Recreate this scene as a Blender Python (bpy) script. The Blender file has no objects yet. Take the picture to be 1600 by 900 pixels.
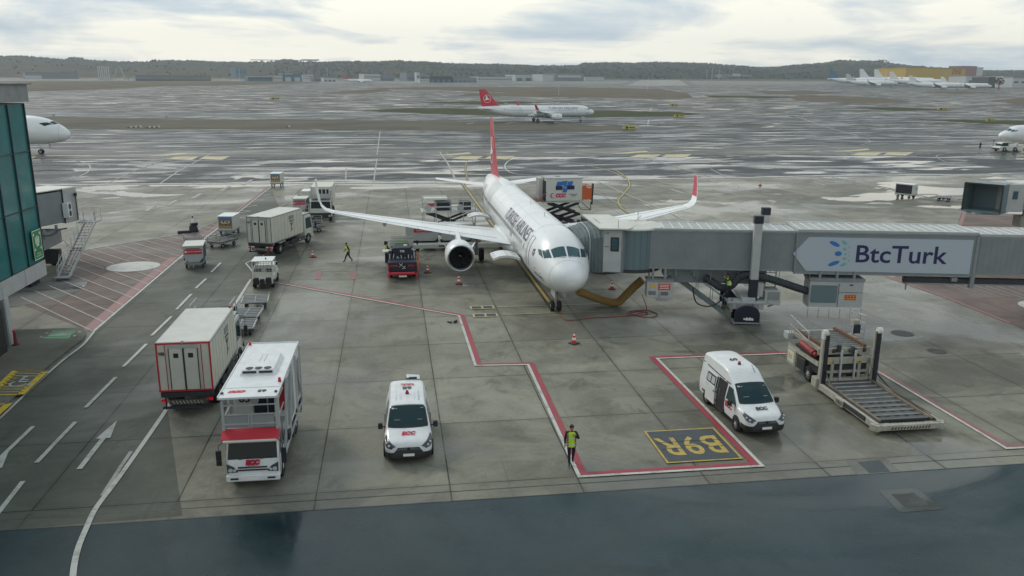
import bpy, bmesh, math, random
from mathutils import Matrix, Vector, noise
R_=random.Random(7)
sc=bpy.context.scene
C=sc.collection
rad=math.radians
# ------------------------------------------------------------------ camera
FX=1275.0; CX,CY=800.0,450.0; H=15.4
RW=((0.98947995,-0.02837741,0.14185961),(-0.14449861,-0.24158362,0.9595611),(0.0070411,-0.96996499,-0.24314264))
cam=bpy.data.cameras.new('camera'); co=bpy.data.objects.new('camera',cam); C.objects.link(co)
cam.sensor_width=36; cam.lens=FX/1600*36; cam.clip_start=.1; cam.clip_end=30000
m=Matrix.Identity(4)
for i in range(3):
    m[i][0]=RW[i][0]; m[i][1]=-RW[i][1]; m[i][2]=-RW[i][2]
m[2][3]=H; co.matrix_world=m; sc.camera=co
# ------------------------------------------------------------------ light
SUN_EL,SUN_AZ=rad(38),rad(-40)      # azimuth from +Y towards +X
W=bpy.data.worlds.new('World'); sc.world=W; W.use_nodes=True
nt=W.node_tree; nt.nodes.clear()
def nn(t,typ,**k):
    n=t.nodes.new(typ)
    for a,b in k.items():
        if a in n.inputs.keys() if isinstance(a,str) else False: n.inputs[a].default_value=b
        else: setattr(n,a,b)
    return n
def ramp(t,src,stops,interp='LINEAR'):
    r=t.nodes.new('ShaderNodeValToRGB'); cr=r.color_ramp; cr.interpolation=interp
    while len(cr.elements)<len(stops): cr.elements.new(.5)
    for e,(p,c) in zip(cr.elements,stops):
        e.position=p; e.color=(c,c,c,1) if not hasattr(c,'__len__') else (*c,1)
    t.links.new(src,r.inputs[0]); return r.outputs[0]
def mixc(t,f,a,b,mode='MIX'):
    n=t.nodes.new('ShaderNodeMix'); n.data_type='RGBA'; n.blend_type=mode
    for i,v in ((0,f),(6,a),(7,b)):
        if hasattr(v,'links'): t.links.new(v,n.inputs[i])
        else: n.inputs[i].default_value=v if i==0 else (*v,1)
    return n.outputs[2]
def mth(t,op,a,b=0.0,c=None):
    n=t.nodes.new('ShaderNodeMath'); n.operation=op
    for i,v in enumerate((a,b,c)):
        if v is None: continue
        if hasattr(v,'links'): t.links.new(v,n.inputs[i])
        else: n.inputs[i].default_value=v
    return n.outputs[0]
def noi(t,vec,scale,detail=4,rough=.5,dist=0):
    n=t.nodes.new('ShaderNodeTexNoise'); n.inputs['Scale'].default_value=scale; n.inputs['Detail'].default_value=detail
    n.inputs['Roughness'].default_value=rough; n.inputs['Distortion'].default_value=dist
    if vec: t.links.new(vec,n.inputs['Vector'])
    return n.outputs['Fac']
def mapping(t,vec,loc=(0,0,0),rot=(0,0,0),sca=(1,1,1)):
    n=t.nodes.new('ShaderNodeMapping'); n.inputs['Location'].default_value=loc; n.inputs['Rotation'].default_value=rot; n.inputs['Scale'].default_value=sca
    t.links.new(vec,n.inputs['Vector']); return n.outputs[0]
sky=nn(nt,'ShaderNodeTexSky'); sky.sky_type='NISHITA'; sky.sun_disc=False; sky.sun_elevation=SUN_EL; sky.sun_rotation=SUN_AZ
sky.air_density=1.0; sky.dust_density=2.5; sky.ozone_density=1.5
tc=nt.nodes.new('ShaderNodeTexCoord'); sep=nt.nodes.new('ShaderNodeSeparateXYZ'); nt.links.new(tc.outputs['Generated'],sep.inputs[0])
zz=mth(nt,'ADD',mth(nt,'MAXIMUM',sep.outputs[2],0.0),0.035)
cb=nt.nodes.new('ShaderNodeCombineXYZ')
nt.links.new(mth(nt,'DIVIDE',sep.outputs[0],zz),cb.inputs[0]); nt.links.new(mth(nt,'DIVIDE',sep.outputs[1],zz),cb.inputs[1])
cv=cb.outputs[0]
n1=noi(nt,mapping(nt,cv,loc=(4.1,7.3,0),sca=(.20,.24,1)),1.0,8,.58,.35)
n2=noi(nt,mapping(nt,cv,loc=(1.7,2.2,3),sca=(.55,.62,1)),1.0,8,.62,.2)
n3=noi(nt,mapping(nt,tc.outputs['Generated'],loc=(3.1,1.7,.9),sca=(4.6,4.6,22)),1.0,9,.58,.45)
mx=mth(nt,'ADD',mth(nt,'MULTIPLY',n1,.30),mth(nt,'ADD',mth(nt,'MULTIPLY',n2,.12),mth(nt,'MULTIPLY',n3,.68)))
cl=ramp(nt,mx,[(.40,(.46,.57,.67)),(.46,(.62,.71,.77)),(.51,(.84,.87,.84)),(.57,(1.12,1.09,.95))])
sc_=mixc(nt,1.0,sky.outputs[0],(.085,.085,.085),'MULTIPLY')
zf=ramp(nt,sep.outputs[2],[(.10,(1,1,1)),(.45,(.60,.67,.76)),(1.0,(.48,.55,.66))]); out=mixc(nt,1.0,mixc(nt,.90,sc_,cl),zf,'MULTIPLY')
bg=nt.nodes.new('ShaderNodeBackground'); nt.links.new(out,bg.inputs[0]); bg.inputs[1].default_value=1.0
wo=nt.nodes.new('ShaderNodeOutputWorld'); nt.links.new(bg.outputs[0],wo.inputs[0])
sl=bpy.data.lights.new('sun','SUN'); sl.energy=1.3; sl.angle=rad(18); sl.color=(1,.95,.86)
so=bpy.data.objects.new('sun',sl); C.objects.link(so)
sd=Vector((math.sin(SUN_AZ)*math.cos(SUN_EL),math.cos(SUN_AZ)*math.cos(SUN_EL),math.sin(SUN_EL)))
so.rotation_euler=sd.to_track_quat('Z','Y').to_euler()
sc.view_settings.view_transform='Standard'; sc.view_settings.look='None'; sc.view_settings.gamma=1; sc.view_settings.exposure=0.22
try: sc.view_settings.use_curve_mapping=False
except Exception: pass
# ------------------------------------------------------------------ ground model: apron plane hinged to gently rising airfield
def gz(x,y): return max(0.0,.0125*(y-190)+.004*x)
def G(px,py,z=0.0):
    c=(px-CX,py-CY,FX); d=[sum(RW[i][k]*c[k] for k in range(3)) for i in range(3)]
    t=(z-H)/d[2]; x,y=d[0]*t,d[1]*t
    if t<0 or .0125*(y-190)+.004*x>0:
        # d*t : H+dz t = z+.0125(dy t-190)+.004 dx t
        t=(z-2.375-H)/(d[2]-.0125*d[1]-.004*d[0]); x,y=d[0]*t,d[1]*t
    return x,y
def GP(px,py,dz=0.0):
    x,y=G(px,py); return Vector((x,y,gz(x,y)+dz))
# ------------------------------------------------------------------ materials
MT={}
def pm(name,col,rough=.5,metal=0.0,dirt=.12,scale=1.5,coat=0.0,emit=None,alpha=None,bump=0.0,spec=.5,trans=0):
    if name in MT: return MT[name]
    m=bpy.data.materials.new(name); m.use_nodes=True; t=m.node_tree; b=t.nodes['Principled BSDF']
    tc=t.nodes.new('ShaderNodeTexCoord')
    if dirt>0:
        f=ramp(t,noi(t,tc.outputs['Object'],scale,5,.6),[(.35,0.0),(.7,1.0)])
        f2=mth(t,'MULTIPLY',f,dirt)
        c=mixc(t,f2,col,(col[0]*.45,col[1]*.43,col[2]*.38)); t.links.new(c,b.inputs['Base Color'])
        r=mth(t,'MULTIPLY_ADD',f,.18,rough); t.links.new(r,b.inputs['Roughness'])
    else:
        b.inputs['Base Color'].default_value=(*col,1); b.inputs['Roughness'].default_value=rough
    b.inputs['Metallic'].default_value=metal; b.inputs['Coat Weight'].default_value=coat; b.inputs['Coat Roughness'].default_value=.15
    b.inputs['Specular IOR Level'].default_value=spec
    if emit: b.inputs['Emission Color'].default_value=(*emit,1); b.inputs['Emission Strength'].default_value=1
    if trans: b.inputs['Transmission Weight'].default_value=trans
    MT[name]=m; return m
WHITE=pm('white_paint',(.70,.73,.74),.34,coat=.3,dirt=.22,scale=2.4)
AWHITE=pm('aircraft_white',(.76,.79,.80),.30,coat=.35,dirt=.15,scale=.7)
OFFW=pm('truck_white',(.60,.61,.56),.45,dirt=.22,scale=1.2)
CREAM=pm('cream_panel',(.60,.60,.52),.5,dirt=.18)
LGREY=pm('light_grey_metal',(.42,.44,.44),.5,dirt=.25)
MGREY=pm('mid_grey_metal',(.24,.26,.27),.5,dirt=.3)
BGREY=pm('bridge_grey',(.205,.235,.25),.5,dirt=.26,scale=.9)
CABG=pm('cab_blue_grey',(.12,.18,.20),.35,dirt=.15)
PANEL=pm('bridge_sign_panel',(.40,.46,.52),.4,dirt=.05)
DARK=pm('dark_metal',(.03,.032,.036),.5,dirt=.2)
BLACK=pm('black_plastic',(.015,.016,.018),.45,dirt=.1)
RUB=pm('tyre_rubber',(.018,.018,.019),.8,dirt=.2)
NAVY=pm('navy_paint',(.009,.013,.030),.35,dirt=.1)
BNAVY=pm('bridge_navy',(.010,.013,.026),.4,dirt=.1)
RED=pm('red_paint',(.50,.025,.04),.4,dirt=.1)
TRED=pm('airline_red',(.52,.02,.05),.32,coat=.4,dirt=.05)
ORANGE=pm('orange_paint',(.60,.13,.035),.5,dirt=.25)
RUST=pm('rust_brown',(.16,.075,.035),.75,dirt=.5,scale=3)
GLASS=pm('dark_glass',(.012,.038,.044),.08,dirt=0,spec=.28)
CGLASS=pm('cockpit_glass',(.03,.085,.10),.10,dirt=0,spec=.45)
CHROME=pm('bare_metal',(.55,.57,.58),.28,metal=.9,dirt=.12)
FANM=pm('fan_dark',(.035,.036,.04),.35,metal=.6,dirt=0)
HIVIS=pm('hi_vis_yellow',(.50,.72,.03),.7,dirt=.08)
SKIN=pm('skin',(.36,.20,.14),.6,dirt=0)
HAIR=pm('dark_hair',(.012,.010,.009),.6,dirt=0)
CLOTH=pm('dark_navy_cloth',(.012,.014,.024),.85,dirt=.1)
SILV=pm('reflective_band',(.55,.58,.56),.35,dirt=0)
YEL=pm('yellow_paint',(.62,.42,.05),.5,dirt=.2)
HOSE=pm('ochre_hose',(.33,.21,.07),.7,dirt=.3,scale=4)
TXTN=pm('navy_lettering',(.012,.014,.085),.5,dirt=0)
TXTK=pm('dark_lettering',(.03,.03,.035),.5,dirt=0)
TXTW=pm('white_lettering',(.75,.75,.72),.5,dirt=0)
TXTR=pm('red_lettering',(.50,.015,.05),.5,dirt=0)
TXTB=pm('blue_lettering',(.02,.16,.45),.5,dirt=0)
TXTT=pm('teal_lettering',(.12,.40,.42),.5,dirt=0)
TXTF=pm('fuselage_lettering',(.055,.06,.14),.5,dirt=0)
LAMP=pm('lamp_glass',(.45,.48,.5),.12,dirt=0,spec=.8)
TAIL=pm('tail_lamp',(.55,.01,.015),.3,dirt=0,emit=(.12,.0,.003))
AMBER=pm('beacon_red',(.45,.01,.03),.25,dirt=0)
GREENS=pm('green_sign',(.02,.22,.08),.4,dirt=.05)
# ------------------------------------------------------------------ mesh builder
class B:
    def __init__(s,M=None): s.v=[];s.f=[];s.m=[];s.M=M
    def add(s,vs,fs,m=0):
        n=len(s.v)
        for p in vs:
            p=Vector(p); s.v.append(s.M@p if s.M else p)
        for f in fs: s.f.append([n+i for i in f]); s.m.append(m)
        return s
    def box(s,c,d,m=0,rz=0,ry=0,rx=0,top=None):
        hx,hy,hz=d[0]/2,d[1]/2,d[2]/2; tx=ty=1
        if top: tx,ty=top
        vs=[Vector((x*hx*(tx if z>0 else 1),y*hy*(ty if z>0 else 1),z*hz)) for z in(-1,1) for x,y in((-1,-1),(1,-1),(1,1),(-1,1))]
        if rz or ry or rx:
            Rm=Matrix.Rotation(rz,3,'Z')@Matrix.Rotation(ry,3,'Y')@Matrix.Rotation(rx,3,'X'); vs=[Rm@v for v in vs]
        c=Vector(c); return s.add([v+c for v in vs],[(3,2,1,0),(4,5,6,7),(0,1,5,4),(1,2,6,5),(2,3,7,6),(3,0,4,7)],m)
    def bar(s,a,b,w,h=None,m=0,up=(0,0,1)):
        a=Vector(a);b=Vector(b);d=(b-a); L=d.length
        if L<1e-6: return s
        d/=L; u=Vector(up)
        if abs(d.dot(u))>.99: u=Vector((0,1,0))
        r=d.cross(u).normalized(); u=r.cross(d); h=h or w
        vs=[p+r*x*w/2+u*y*h/2 for p in(a,b) for x,y in((-1,-1),(1,-1),(1,1),(-1,1))]
        return s.add(vs,[(3,2,1,0),(4,5,6,7),(0,1,5,4),(1,2,6,5),(2,3,7,6),(3,0,4,7)],m)
    def cyl(s,a,b,r,r2=None,n=14,m=0,cap=True):
        a=Vector(a);b=Vector(b);r2=r if r2 is None else r2; d=(b-a).normalized()
        u=d.orthogonal().normalized(); w=d.cross(u)
        vs=[];
        for p,q in((a,r),(b,r2)):
            for i in range(n):
                t=2*math.pi*i/n; vs.append(p+(u*math.cos(t)+w*math.sin(t))*q)
        fs=[(i,(i+1)%n,n+(i+1)%n,n+i) for i in range(n)]
        if cap: fs+=[tuple(range(n-1,-1,-1)),tuple(range(n,2*n))]
        return s.add(vs,fs,m)
    def tube(s,pts,r,n=8,m=0):
        pts=[Vector(p) for p in pts]; rings=[]
        u=None
        for i,p in enumerate(pts):
            d=(pts[min(i+1,len(pts)-1)]-pts[max(i-1,0)]).normalized()
            u=(u-d*u.dot(d)).normalized() if u else d.orthogonal().normalized()
            w=d.cross(u); rr=r[i] if hasattr(r,'__len__') else r
            rings.append([p+(u*math.cos(2*math.pi*k/n)+w*math.sin(2*math.pi*k/n))*rr for k in range(n)])
        return s.loft(rings,m)
    def loft(s,rings,m=0,cap=True,closed=True):
        n=len(rings[0]); vs=[p for r in rings for p in r]; fs=[]
        for i in range(len(rings)-1):
            for k in range(n if closed else n-1):
                a=i*n+k; b=i*n+(k+1)%n; fs.append((a,b,b+n,a+n))
        if cap and closed: fs+=[tuple(range(n-1,-1,-1)),tuple(range((len(rings)-1)*n,len(rings)*n))]
        return s.add(vs,fs,m)
    def prism(s,poly,ax,a,b,m=0):
        def P(u,v,w): return {'y':(u,w,v),'x':(w,u,v),'z':(u,v,w)}[ax]
        n=len(poly); vs=[P(u,v,a) for u,v in poly]+[P(u,v,b) for u,v in poly]
        return s.add(vs,[tuple(range(n-1,-1,-1)),tuple(range(n,2*n))]+[(i,(i+1)%n,n+(i+1)%n,n+i) for i in range(n)],m)
    def grid(s,fn,nu,nv,m=0):
        vs=[fn(i/nu,j/nv) for j in range(nv+1) for i in range(nu+1)]
        return s.add(vs,[(j*(nu+1)+i,j*(nu+1)+i+1,(j+1)*(nu+1)+i+1,(j+1)*(nu+1)+i) for j in range(nv) for i in range(nu)],m)
    def sph(s,c,r,n=10,m=0,sz=1):
        c=Vector(c); rings=[]
        for j in range(1,n//2):
            t=math.pi*j/(n//2); rings.append([c+Vector((r*math.sin(t)*math.cos(2*math.pi*k/n),r*math.sin(t)*math.sin(2*math.pi*k/n),-r*sz*math.cos(t))) for k in range(n)])
        return s.loft(rings,m)
    def mesh(s,name,mats,sharp=35):
        me=bpy.data.meshes.new(name); me.from_pydata([tuple(v) for v in s.v],[],s.f)
        for x in mats: me.materials.append(x)
        for p,k in zip(me.polygons,s.m): p.material_index=k; p.use_smooth=True
        bm=bmesh.new(); bm.from_mesh(me); bmesh.ops.recalc_face_normals(bm,faces=bm.faces); bm.to_mesh(me); bm.free()
        me.set_sharp_from_angle(angle=rad(sharp)); me.update(); return me
    def obj(s,name,mats,parent=None,bev=0,sharp=35,label=None):
        mats=mats if hasattr(mats,'__len__') else [mats]
        return link(name,s.mesh(name,mats,sharp),parent,bev,label)
def link(name,me,parent=None,bev=0,label=None):
    o=bpy.data.objects.new(name,me); C.objects.link(o)
    if parent: o.parent=parent
    if bev:
        b=o.modifiers.new('bevel','BEVEL'); b.width=bev; b.segments=2; b.limit_method='ANGLE'; b.angle_limit=rad(40); b.harden_normals=False
    if label: o['label']=label
    return o
def thing(name,label,cat,loc=(0,0,0),rz=0.0,group=None,rot=None):
    o=bpy.data.objects.new(name,None); C.objects.link(o); o.location=loc; o.rotation_euler=rot or (0,0,rz); o.empty_display_size=.3
    o['label']=label; o['category']=cat
    if group: o['group']=group
    return o
def tag(o,label,cat,group=None,kind=None):
    if label: o['label']=label
    if cat: o['category']=cat
    if group: o['group']=group
    if kind: o['kind']=kind
    return o
def struct(o): o['kind']='structure'; return o
def dup(root,loc=None,rz=None,label=None,group=None,rot=None):
    def cp(o,par):
        c=o.copy(); C.objects.link(c)
        if par: c.parent=par
        for ch in list(kids.get(o.name,())): cp(ch,c)
        return c
    kids={}
    def coll(o):
        kids[o.name]=[x for x in bpy.data.objects if x.parent==o]
        for x in kids[o.name]: coll(x)
    coll(root); r=cp(root,None)
    if loc is not None: r.location=loc
    if rz is not None: r.rotation_euler=(0,0,rz)
    if rot is not None: r.rotation_euler=rot
    if label: r['label']=label
    if group: r['group']=group
    return r
TC={}
def textmesh(s,size,mat,ext=.004,bold=0,shear=0,align='CENTER',sub=None):
    k=(s,size,mat.name,ext,bold,shear,align)
    if k in TC and not sub: return TC[k]
    cu=bpy.data.curves.new('t','FONT'); cu.body=s; cu.size=size; cu.extrude=ext; cu.offset=bold; cu.shear=shear; cu.align_x=align; cu.align_y='CENTER'; cu.resolution_u=3
    o=bpy.data.objects.new('t',cu); C.objects.link(o)
    dg=bpy.context.evaluated_depsgraph_get(); me=bpy.data.meshes.new_from_object(o.evaluated_get(dg))
    bpy.data.objects.remove(o); bpy.data.curves.remove(cu)
    me.materials.clear(); me.materials.append(mat); TC[k]=me; return me
def frame(o,r,u):
    r=Vector(r).normalized(); u=Vector(u); u=(u-r*u.dot(r)).normalized(); n=r.cross(u)
    M=Matrix((r,u,n)).transposed().to_4x4(); M.translation=Vector(o); return M
def text(s,size,mat,parent,o,r,u,name='lettering',**k):
    me=textmesh(s,size,mat,**k); ob=link(name,me,parent); ob.matrix_local=frame(o,r,u); return ob
def lerp(a,b,t): return a+(b-a)*t
WC={}
def wheel(parent,x,y,r=.36,w=.24,side=1,z=None,rimm=None,name='wheel'):
    k=(r,w,(rimm or LGREY).name)
    if k not in WC:
        b=B(); n=22; prof=[(.55*r,-w/2),(.9*r,-w/2),(r,-w*.32),(r,w*.32),(.9*r,w/2),(.62*r,w/2),(.58*r,w*.35)]
        b.loft([[Vector((q*math.cos(2*math.pi*i/n),yy,q*math.sin(2*math.pi*i/n))) for i in range(n)] for q,yy in prof])
        t=b.mesh('tyre',[RUB]); b=B()
        b.cyl((0,w*.2,0),(0,w*.36,0),r*.6,n=20); b.cyl((0,w*.36,0),(0,w*.5,0),r*.2,r*.16,n=12)
        for i in range(8):
            a=i*math.pi/4; b.box((r*.42*math.cos(a),w*.38,r*.42*math.sin(a)),(.09*r*2,.02,.09*r*2),1,ry=-a)
        WC[k]=(t,b.mesh('rim',[rimm or LGREY,DARK]))
    t,rm=WC[k]; o=link(name,t,parent); o.location=(x,y,r if z is None else z)
    if side<0: o.rotation_euler=(0,0,math.pi)
    link('rim',rm,o); return o
# ------------------------------------------------------------------ ground materials
def gmat(name,base,dark,wet=.5,joints=False,rough=.62,stre=1.0,wetlim=(.52,.62),pud=(.60,.66),tint=None,slab=0.0,light=.35,farwet=0.0,drys=.14):
    m=bpy.data.materials.new(name); m.use_nodes=True; t=m.node_tree; b=t.nodes['Principled BSDF']
    g=t.nodes.new('ShaderNodeNewGeometry'); P=g.outputs['Position']
    big=noi(t,mapping(t,P,sca=(.035,.035*stre,.05)),1,5,.6,.6)
    med=noi(t,mapping(t,P,loc=(9,3,0),sca=(.32,.32*stre,.3)),1,6,.65,.5)
    fin=noi(t,mapping(t,P,sca=(4,4,4)),1,4,.6)
    f=mth(t,'ADD',mth(t,'MULTIPLY',big,.45),mth(t,'ADD',mth(t,'MULTIPLY',med,.4),mth(t,'MULTIPLY',fin,.15)))
    f=ramp(t,f,[(.40,0.0),(.58,1.0)])
    c=mixc(t,f,dark,base)
    # oily brown stains
    st=ramp(t,noi(t,mapping(t,P,loc=(31,7,0),sca=(.16,.12,.2)),1,6,.7,1.2),[(.53,0.0),(.68,1.0)])
    c=mixc(t,mth(t,'MULTIPLY',st,.45),c,(dark[0]*.62,dark[1]*.60,dark[2]*.52))
    if slab:
        v=t.nodes.new('ShaderNodeTexWhiteNoise'); fl=t.nodes.new('ShaderNodeVectorMath'); fl.operation='FLOOR'
        t.links.new(mapping(t,P,loc=(8.35/5.133,-29.43/6,0),sca=(1/5.133,1/6.0,0)),fl.inputs[0]); t.links.new(fl.outputs[0],v.inputs['Vector'])
        k=mth(t,'MULTIPLY_ADD',v.outputs['Value'],slab,1-slab/2); cc=t.nodes.new('ShaderNodeVectorMath'); cc.operation='SCALE'
        t.links.new(c,cc.inputs[0]); t.links.new(k,cc.inputs['Scale']); c=cc.outputs[0]
    # dry light patches with crisp edges, drying rims, rubber scuffs
    pn_=noi(t,mapping(t,P,loc=(51,13,0),sca=(.17,.20*stre,.2)),1,5,.62,.9)
    lp_=ramp(t,pn_,[(.50,0.0),(.60,1.0),(.72,.5)]); c=mixc(t,mth(t,'MULTIPLY',lp_,light),c,tuple(v_*1.35 for v_ in base))
    rim=mth(t,'SUBTRACT',1.0,mth(t,'MINIMUM',mth(t,'MULTIPLY',mth(t,'ABSOLUTE',mth(t,'SUBTRACT',pn_,.53)),90.0),1.0)); c=mixc(t,mth(t,'MULTIPLY',rim,light*.3),c,(dark[0]*.55,dark[1]*.55,dark[2]*.5))
    dn_=noi(t,mapping(t,P,loc=(5,77,0),sca=(.45,.38,.2)),1,7,.7,.6); c=mixc(t,mth(t,'MULTIPLY',ramp(t,dn_,[(.56,0.0),(.66,1.0)]),.50),c,(dark[0]*.6,dark[1]*.58,dark[2]*.5))
    sp_=noi(t,mapping(t,P,loc=(8,1,0),sca=(2.2,2.0,1)),1,3,.8); c=mixc(t,mth(t,'MULTIPLY',ramp(t,sp_,[(.70,0.0),(.74,1.0)]),.5),c,(.03,.03,.028))
    sk=noi(t,mapping(t,P,loc=(2,4,0),rot=(0,0,.35),sca=(2.6,.09,1)),1,3,.6,.2); c=mixc(t,mth(t,'MULTIPLY',ramp(t,sk,[(.64,0.0),(.74,1.0)]),.22),c,(.045,.045,.042))
    r=rough
    # damp film and puddles
    w1=noi(t,mapping(t,P,loc=(3,11,0),sca=(.055,.075*stre,.1)),1,7,.62,.8)
    bm_=mth(t,'MULTIPLY',mth(t,'SUBTRACT',big,.5),.45); w1=mth(t,'ADD',w1,bm_)
    damp=ramp(t,w1,[(wetlim[0],0.0),(wetlim[1],1.0)])
    w2=noi(t,mapping(t,P,loc=(17,5,0),sca=(.045,.085*stre,.1)),1,6,.55,1.0)
    w2=mth(t,'ADD',w2,mth(t,'MULTIPLY',bm_,-.8))
    if farwet:
        s3=t.nodes.new('ShaderNodeSeparateXYZ'); t.links.new(P,s3.inputs[0])
        w2=mth(t,'ADD',w2,mth(t,'MULTIPLY',mth(t,'MINIMUM',mth(t,'MAXIMUM',mth(t,'MULTIPLY',mth(t,'SUBTRACT',s3.outputs[1],60.0),1/60),0.0),1.0),farwet))
    pd=ramp(t,w2,[(pud[0],0.0),(pud[1],1.0)])
    c=mixc(t,mth(t,'MULTIPLY',damp,wet*.6),c,(dark[0]*.55,dark[1]*.58,dark[2]*.58))
    c=mixc(t,mth(t,'MULTIPLY',pd,.5),c,(dark[0]*.5,dark[1]*.53,dark[2]*.55))
    rr=mth(t,'SUBTRACT',rough,mth(t,'MULTIPLY',damp,wet*.38)); 
    rr=mth(t,'SUBTRACT',rr,mth(t,'MULTIPLY',pd,.5)); rr=mth(t,'MAXIMUM',rr,.05)
    if joints:
        sp=t.nodes.new('ShaderNodeSeparateXYZ'); t.links.new(P,sp.inputs[0])
        def jl(o,off,per,w):
            x=mth(t,'DIVIDE',mth(t,'SUBTRACT',o,off),per); fr=mth(t,'FRACT',x); d=mth(t,'MINIMUM',fr,mth(t,'SUBTRACT',1.0,fr))
            return mth(t,'LESS_THAN',d,w/per)
        nw=noi(t,mapping(t,P,sca=(.5,.5,.5)),1,3)
        wv=mth(t,'MULTIPLY',nw,.050)
        def jl2(o,off,per):
            x=mth(t,'DIVIDE',mth(t,'SUBTRACT',o,off),per); fr=mth(t,'FRACT',x); d=mth(t,'MULTIPLY',mth(t,'MINIMUM',fr,mth(t,'SUBTRACT',1.0,fr)),per)
            return d
        dx=jl2(sp.outputs[0],-8.35,5.133); dy=jl2(sp.outputs[1],29.43,6.0)
        j=mth(t,'MAXIMUM',mth(t,'LESS_THAN',dx,wv),mth(t,'LESS_THAN',dy,mth(t,'MULTIPLY',nw,.045)))
        edge=ramp(t,mth(t,'MINIMUM',dx,dy),[(0.0,1.0),(.25,0.0)])
        c=mixc(t,mth(t,'MULTIPLY',edge,.18),c,(dark[0]*.4,dark[1]*.4,dark[2]*.36))
        c=mixc(t,mth(t,'MULTIPLY',j,.85),c,(.012,.013,.012))
    t.links.new(c,b.inputs['Base Color']); t.links.new(rr,b.inputs['Roughness'])
    bp=t.nodes.new('ShaderNodeBump'); bp.inputs['Strength'].default_value=.12; bp.inputs['Distance'].default_value=.02
    t.links.new(mth(t,'MULTIPLY',fin,mth(t,'SUBTRACT',1.0,pd)),bp.inputs['Height']); t.links.new(bp.outputs[0],b.inputs['Normal'])
    t.links.new(mth(t,'MULTIPLY_ADD',mth(t,'MAXIMUM',mth(t,'MULTIPLY',damp,.7),pd),.38,drys),b.inputs['Specular IOR Level'])
    return m
CONC=gmat('apron_concrete',(.240,.234,.186),(.126,.127,.104),.85,True,.52,1.0,(.47,.62),(.628,.66),slab=.34,light=.34,farwet=.036)
LANE=gmat('lane_concrete',(.122,.128,.104),(.072,.080,.066),.6,True,.58,1.0,(.50,.66),(.66,.72),slab=.14,light=.25)
ASPH=gmat('near_asphalt',(.030,.056,.064),(.014,.031,.038),.9,False,.42,1.0,(.40,.62),(.63,.70),light=.22)  # blue-teal of the window reflection is put into the asphalt's base colour
TAXI=gmat('taxiway_asphalt',(.100,.100,.090),(.040,.045,.046),.9,False,.66,1.9,(.46,.62),(.585,.645))
TAXL=gmat('taxilane_asphalt',(.058,.068,.074),(.024,.031,.037),.9,False,.55,1.8,(.46,.60),(.56,.62))
TAXD=gmat('dark_taxiway',(.055,.066,.072),(.022,.030,.037),.9,False,.62,6.0,(.46,.62),(.575,.64),light=.5)
SHLD=gmat('shoulder_concrete',(.155,.155,.140),(.100,.104,.098),.5,False,.55,2.0,(.50,.62),(.62,.68))
RUNW=gmat('runway_surface',(.19,.19,.18),(.13,.13,.125),.5,False,.5,2.0,(.5,.6),(.6,.66))
KERB=gmat('kerb_concrete',(.17,.17,.145),(.11,.11,.09),.3,False,.65)
REDG=gmat('reddish_paint',(.175,.125,.108),(.110,.085,.075),.6,True,.60,1.0,(.48,.64),(.60,.64),light=.4)
def grass(name,a,b2,sc_=.08):
    m=bpy.data.materials.new(name); m.use_nodes=True; t=m.node_tree; b=t.nodes['Principled BSDF']
    g=t.nodes.new('ShaderNodeNewGeometry'); P=g.outputs['Position']
    f=ramp(t,noi(t,mapping(t,P,sca=(sc_,sc_*2,.1)),1,8,.7,.4),[(.38,0.0),(.62,1.0)])
    t.links.new(mixc(t,f,a,b2),b.inputs['Base Color']); b.inputs['Roughness'].default_value=.95; b.inputs['Specular IOR Level'].default_value=.1
    return m
GRB=grass('dry_grass',(.105,.092,.070),(.160,.140,.108),.03); GRG=grass('green_grass',(.040,.055,.024),(.075,.085,.045)); GRX=grass('mixed_grass',(.100,.098,.078),(.150,.138,.110),.03)
FARG=grass('far_ground',(.075,.075,.055),(.12,.115,.09),.01)
def paint(name,col,wear=.35,sc_=1.2):
    m=bpy.data.materials.new(name); m.use_nodes=True; t=m.node_tree; b=t.nodes['Principled BSDF']
    g=t.nodes.new('ShaderNodeNewGeometry'); P=g.outputs['Position']
    n_=noi(t,mapping(t,P,sca=(sc_,sc_,sc_)),1,7,.75); n2_=noi(t,mapping(t,P,loc=(7,3,0),sca=(7,7,7)),1,5,.8); f=ramp(t,mth(t,'ADD',mth(t,'MULTIPLY',n_,.62),mth(t,'MULTIPLY',n2_,.38)),[(.50,0.0),(.58,1.0)])
    t.links.new(mixc(t,mth(t,'MULTIPLY',f,wear),col,(.11,.115,.10)),b.inputs['Base Color']); b.inputs['Roughness'].default_value=.5; return m
PW=paint('marking_white',(.48,.49,.45),.5); PWF=paint('marking_faded_white',(.34,.34,.31),.6,.6); PR=paint('marking_red',(.30,.028,.045),.5); PRF=paint('marking_faded_red',(.26,.10,.10),.6)
PY=paint('marking_yellow',(.44,.32,.06),.55); PYF=paint('marking_faded_yellow',(.50,.44,.25),.5,.3); PK=paint('marking_black',(.028,.03,.032),.4); PG=paint('marking_green',(.06,.26,.09),.3); PYB=paint('marking_bright_yellow',(.62,.44,.03),.35); PDG=paint('marking_dark_grey',(.040,.052,.062),.25)
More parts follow.
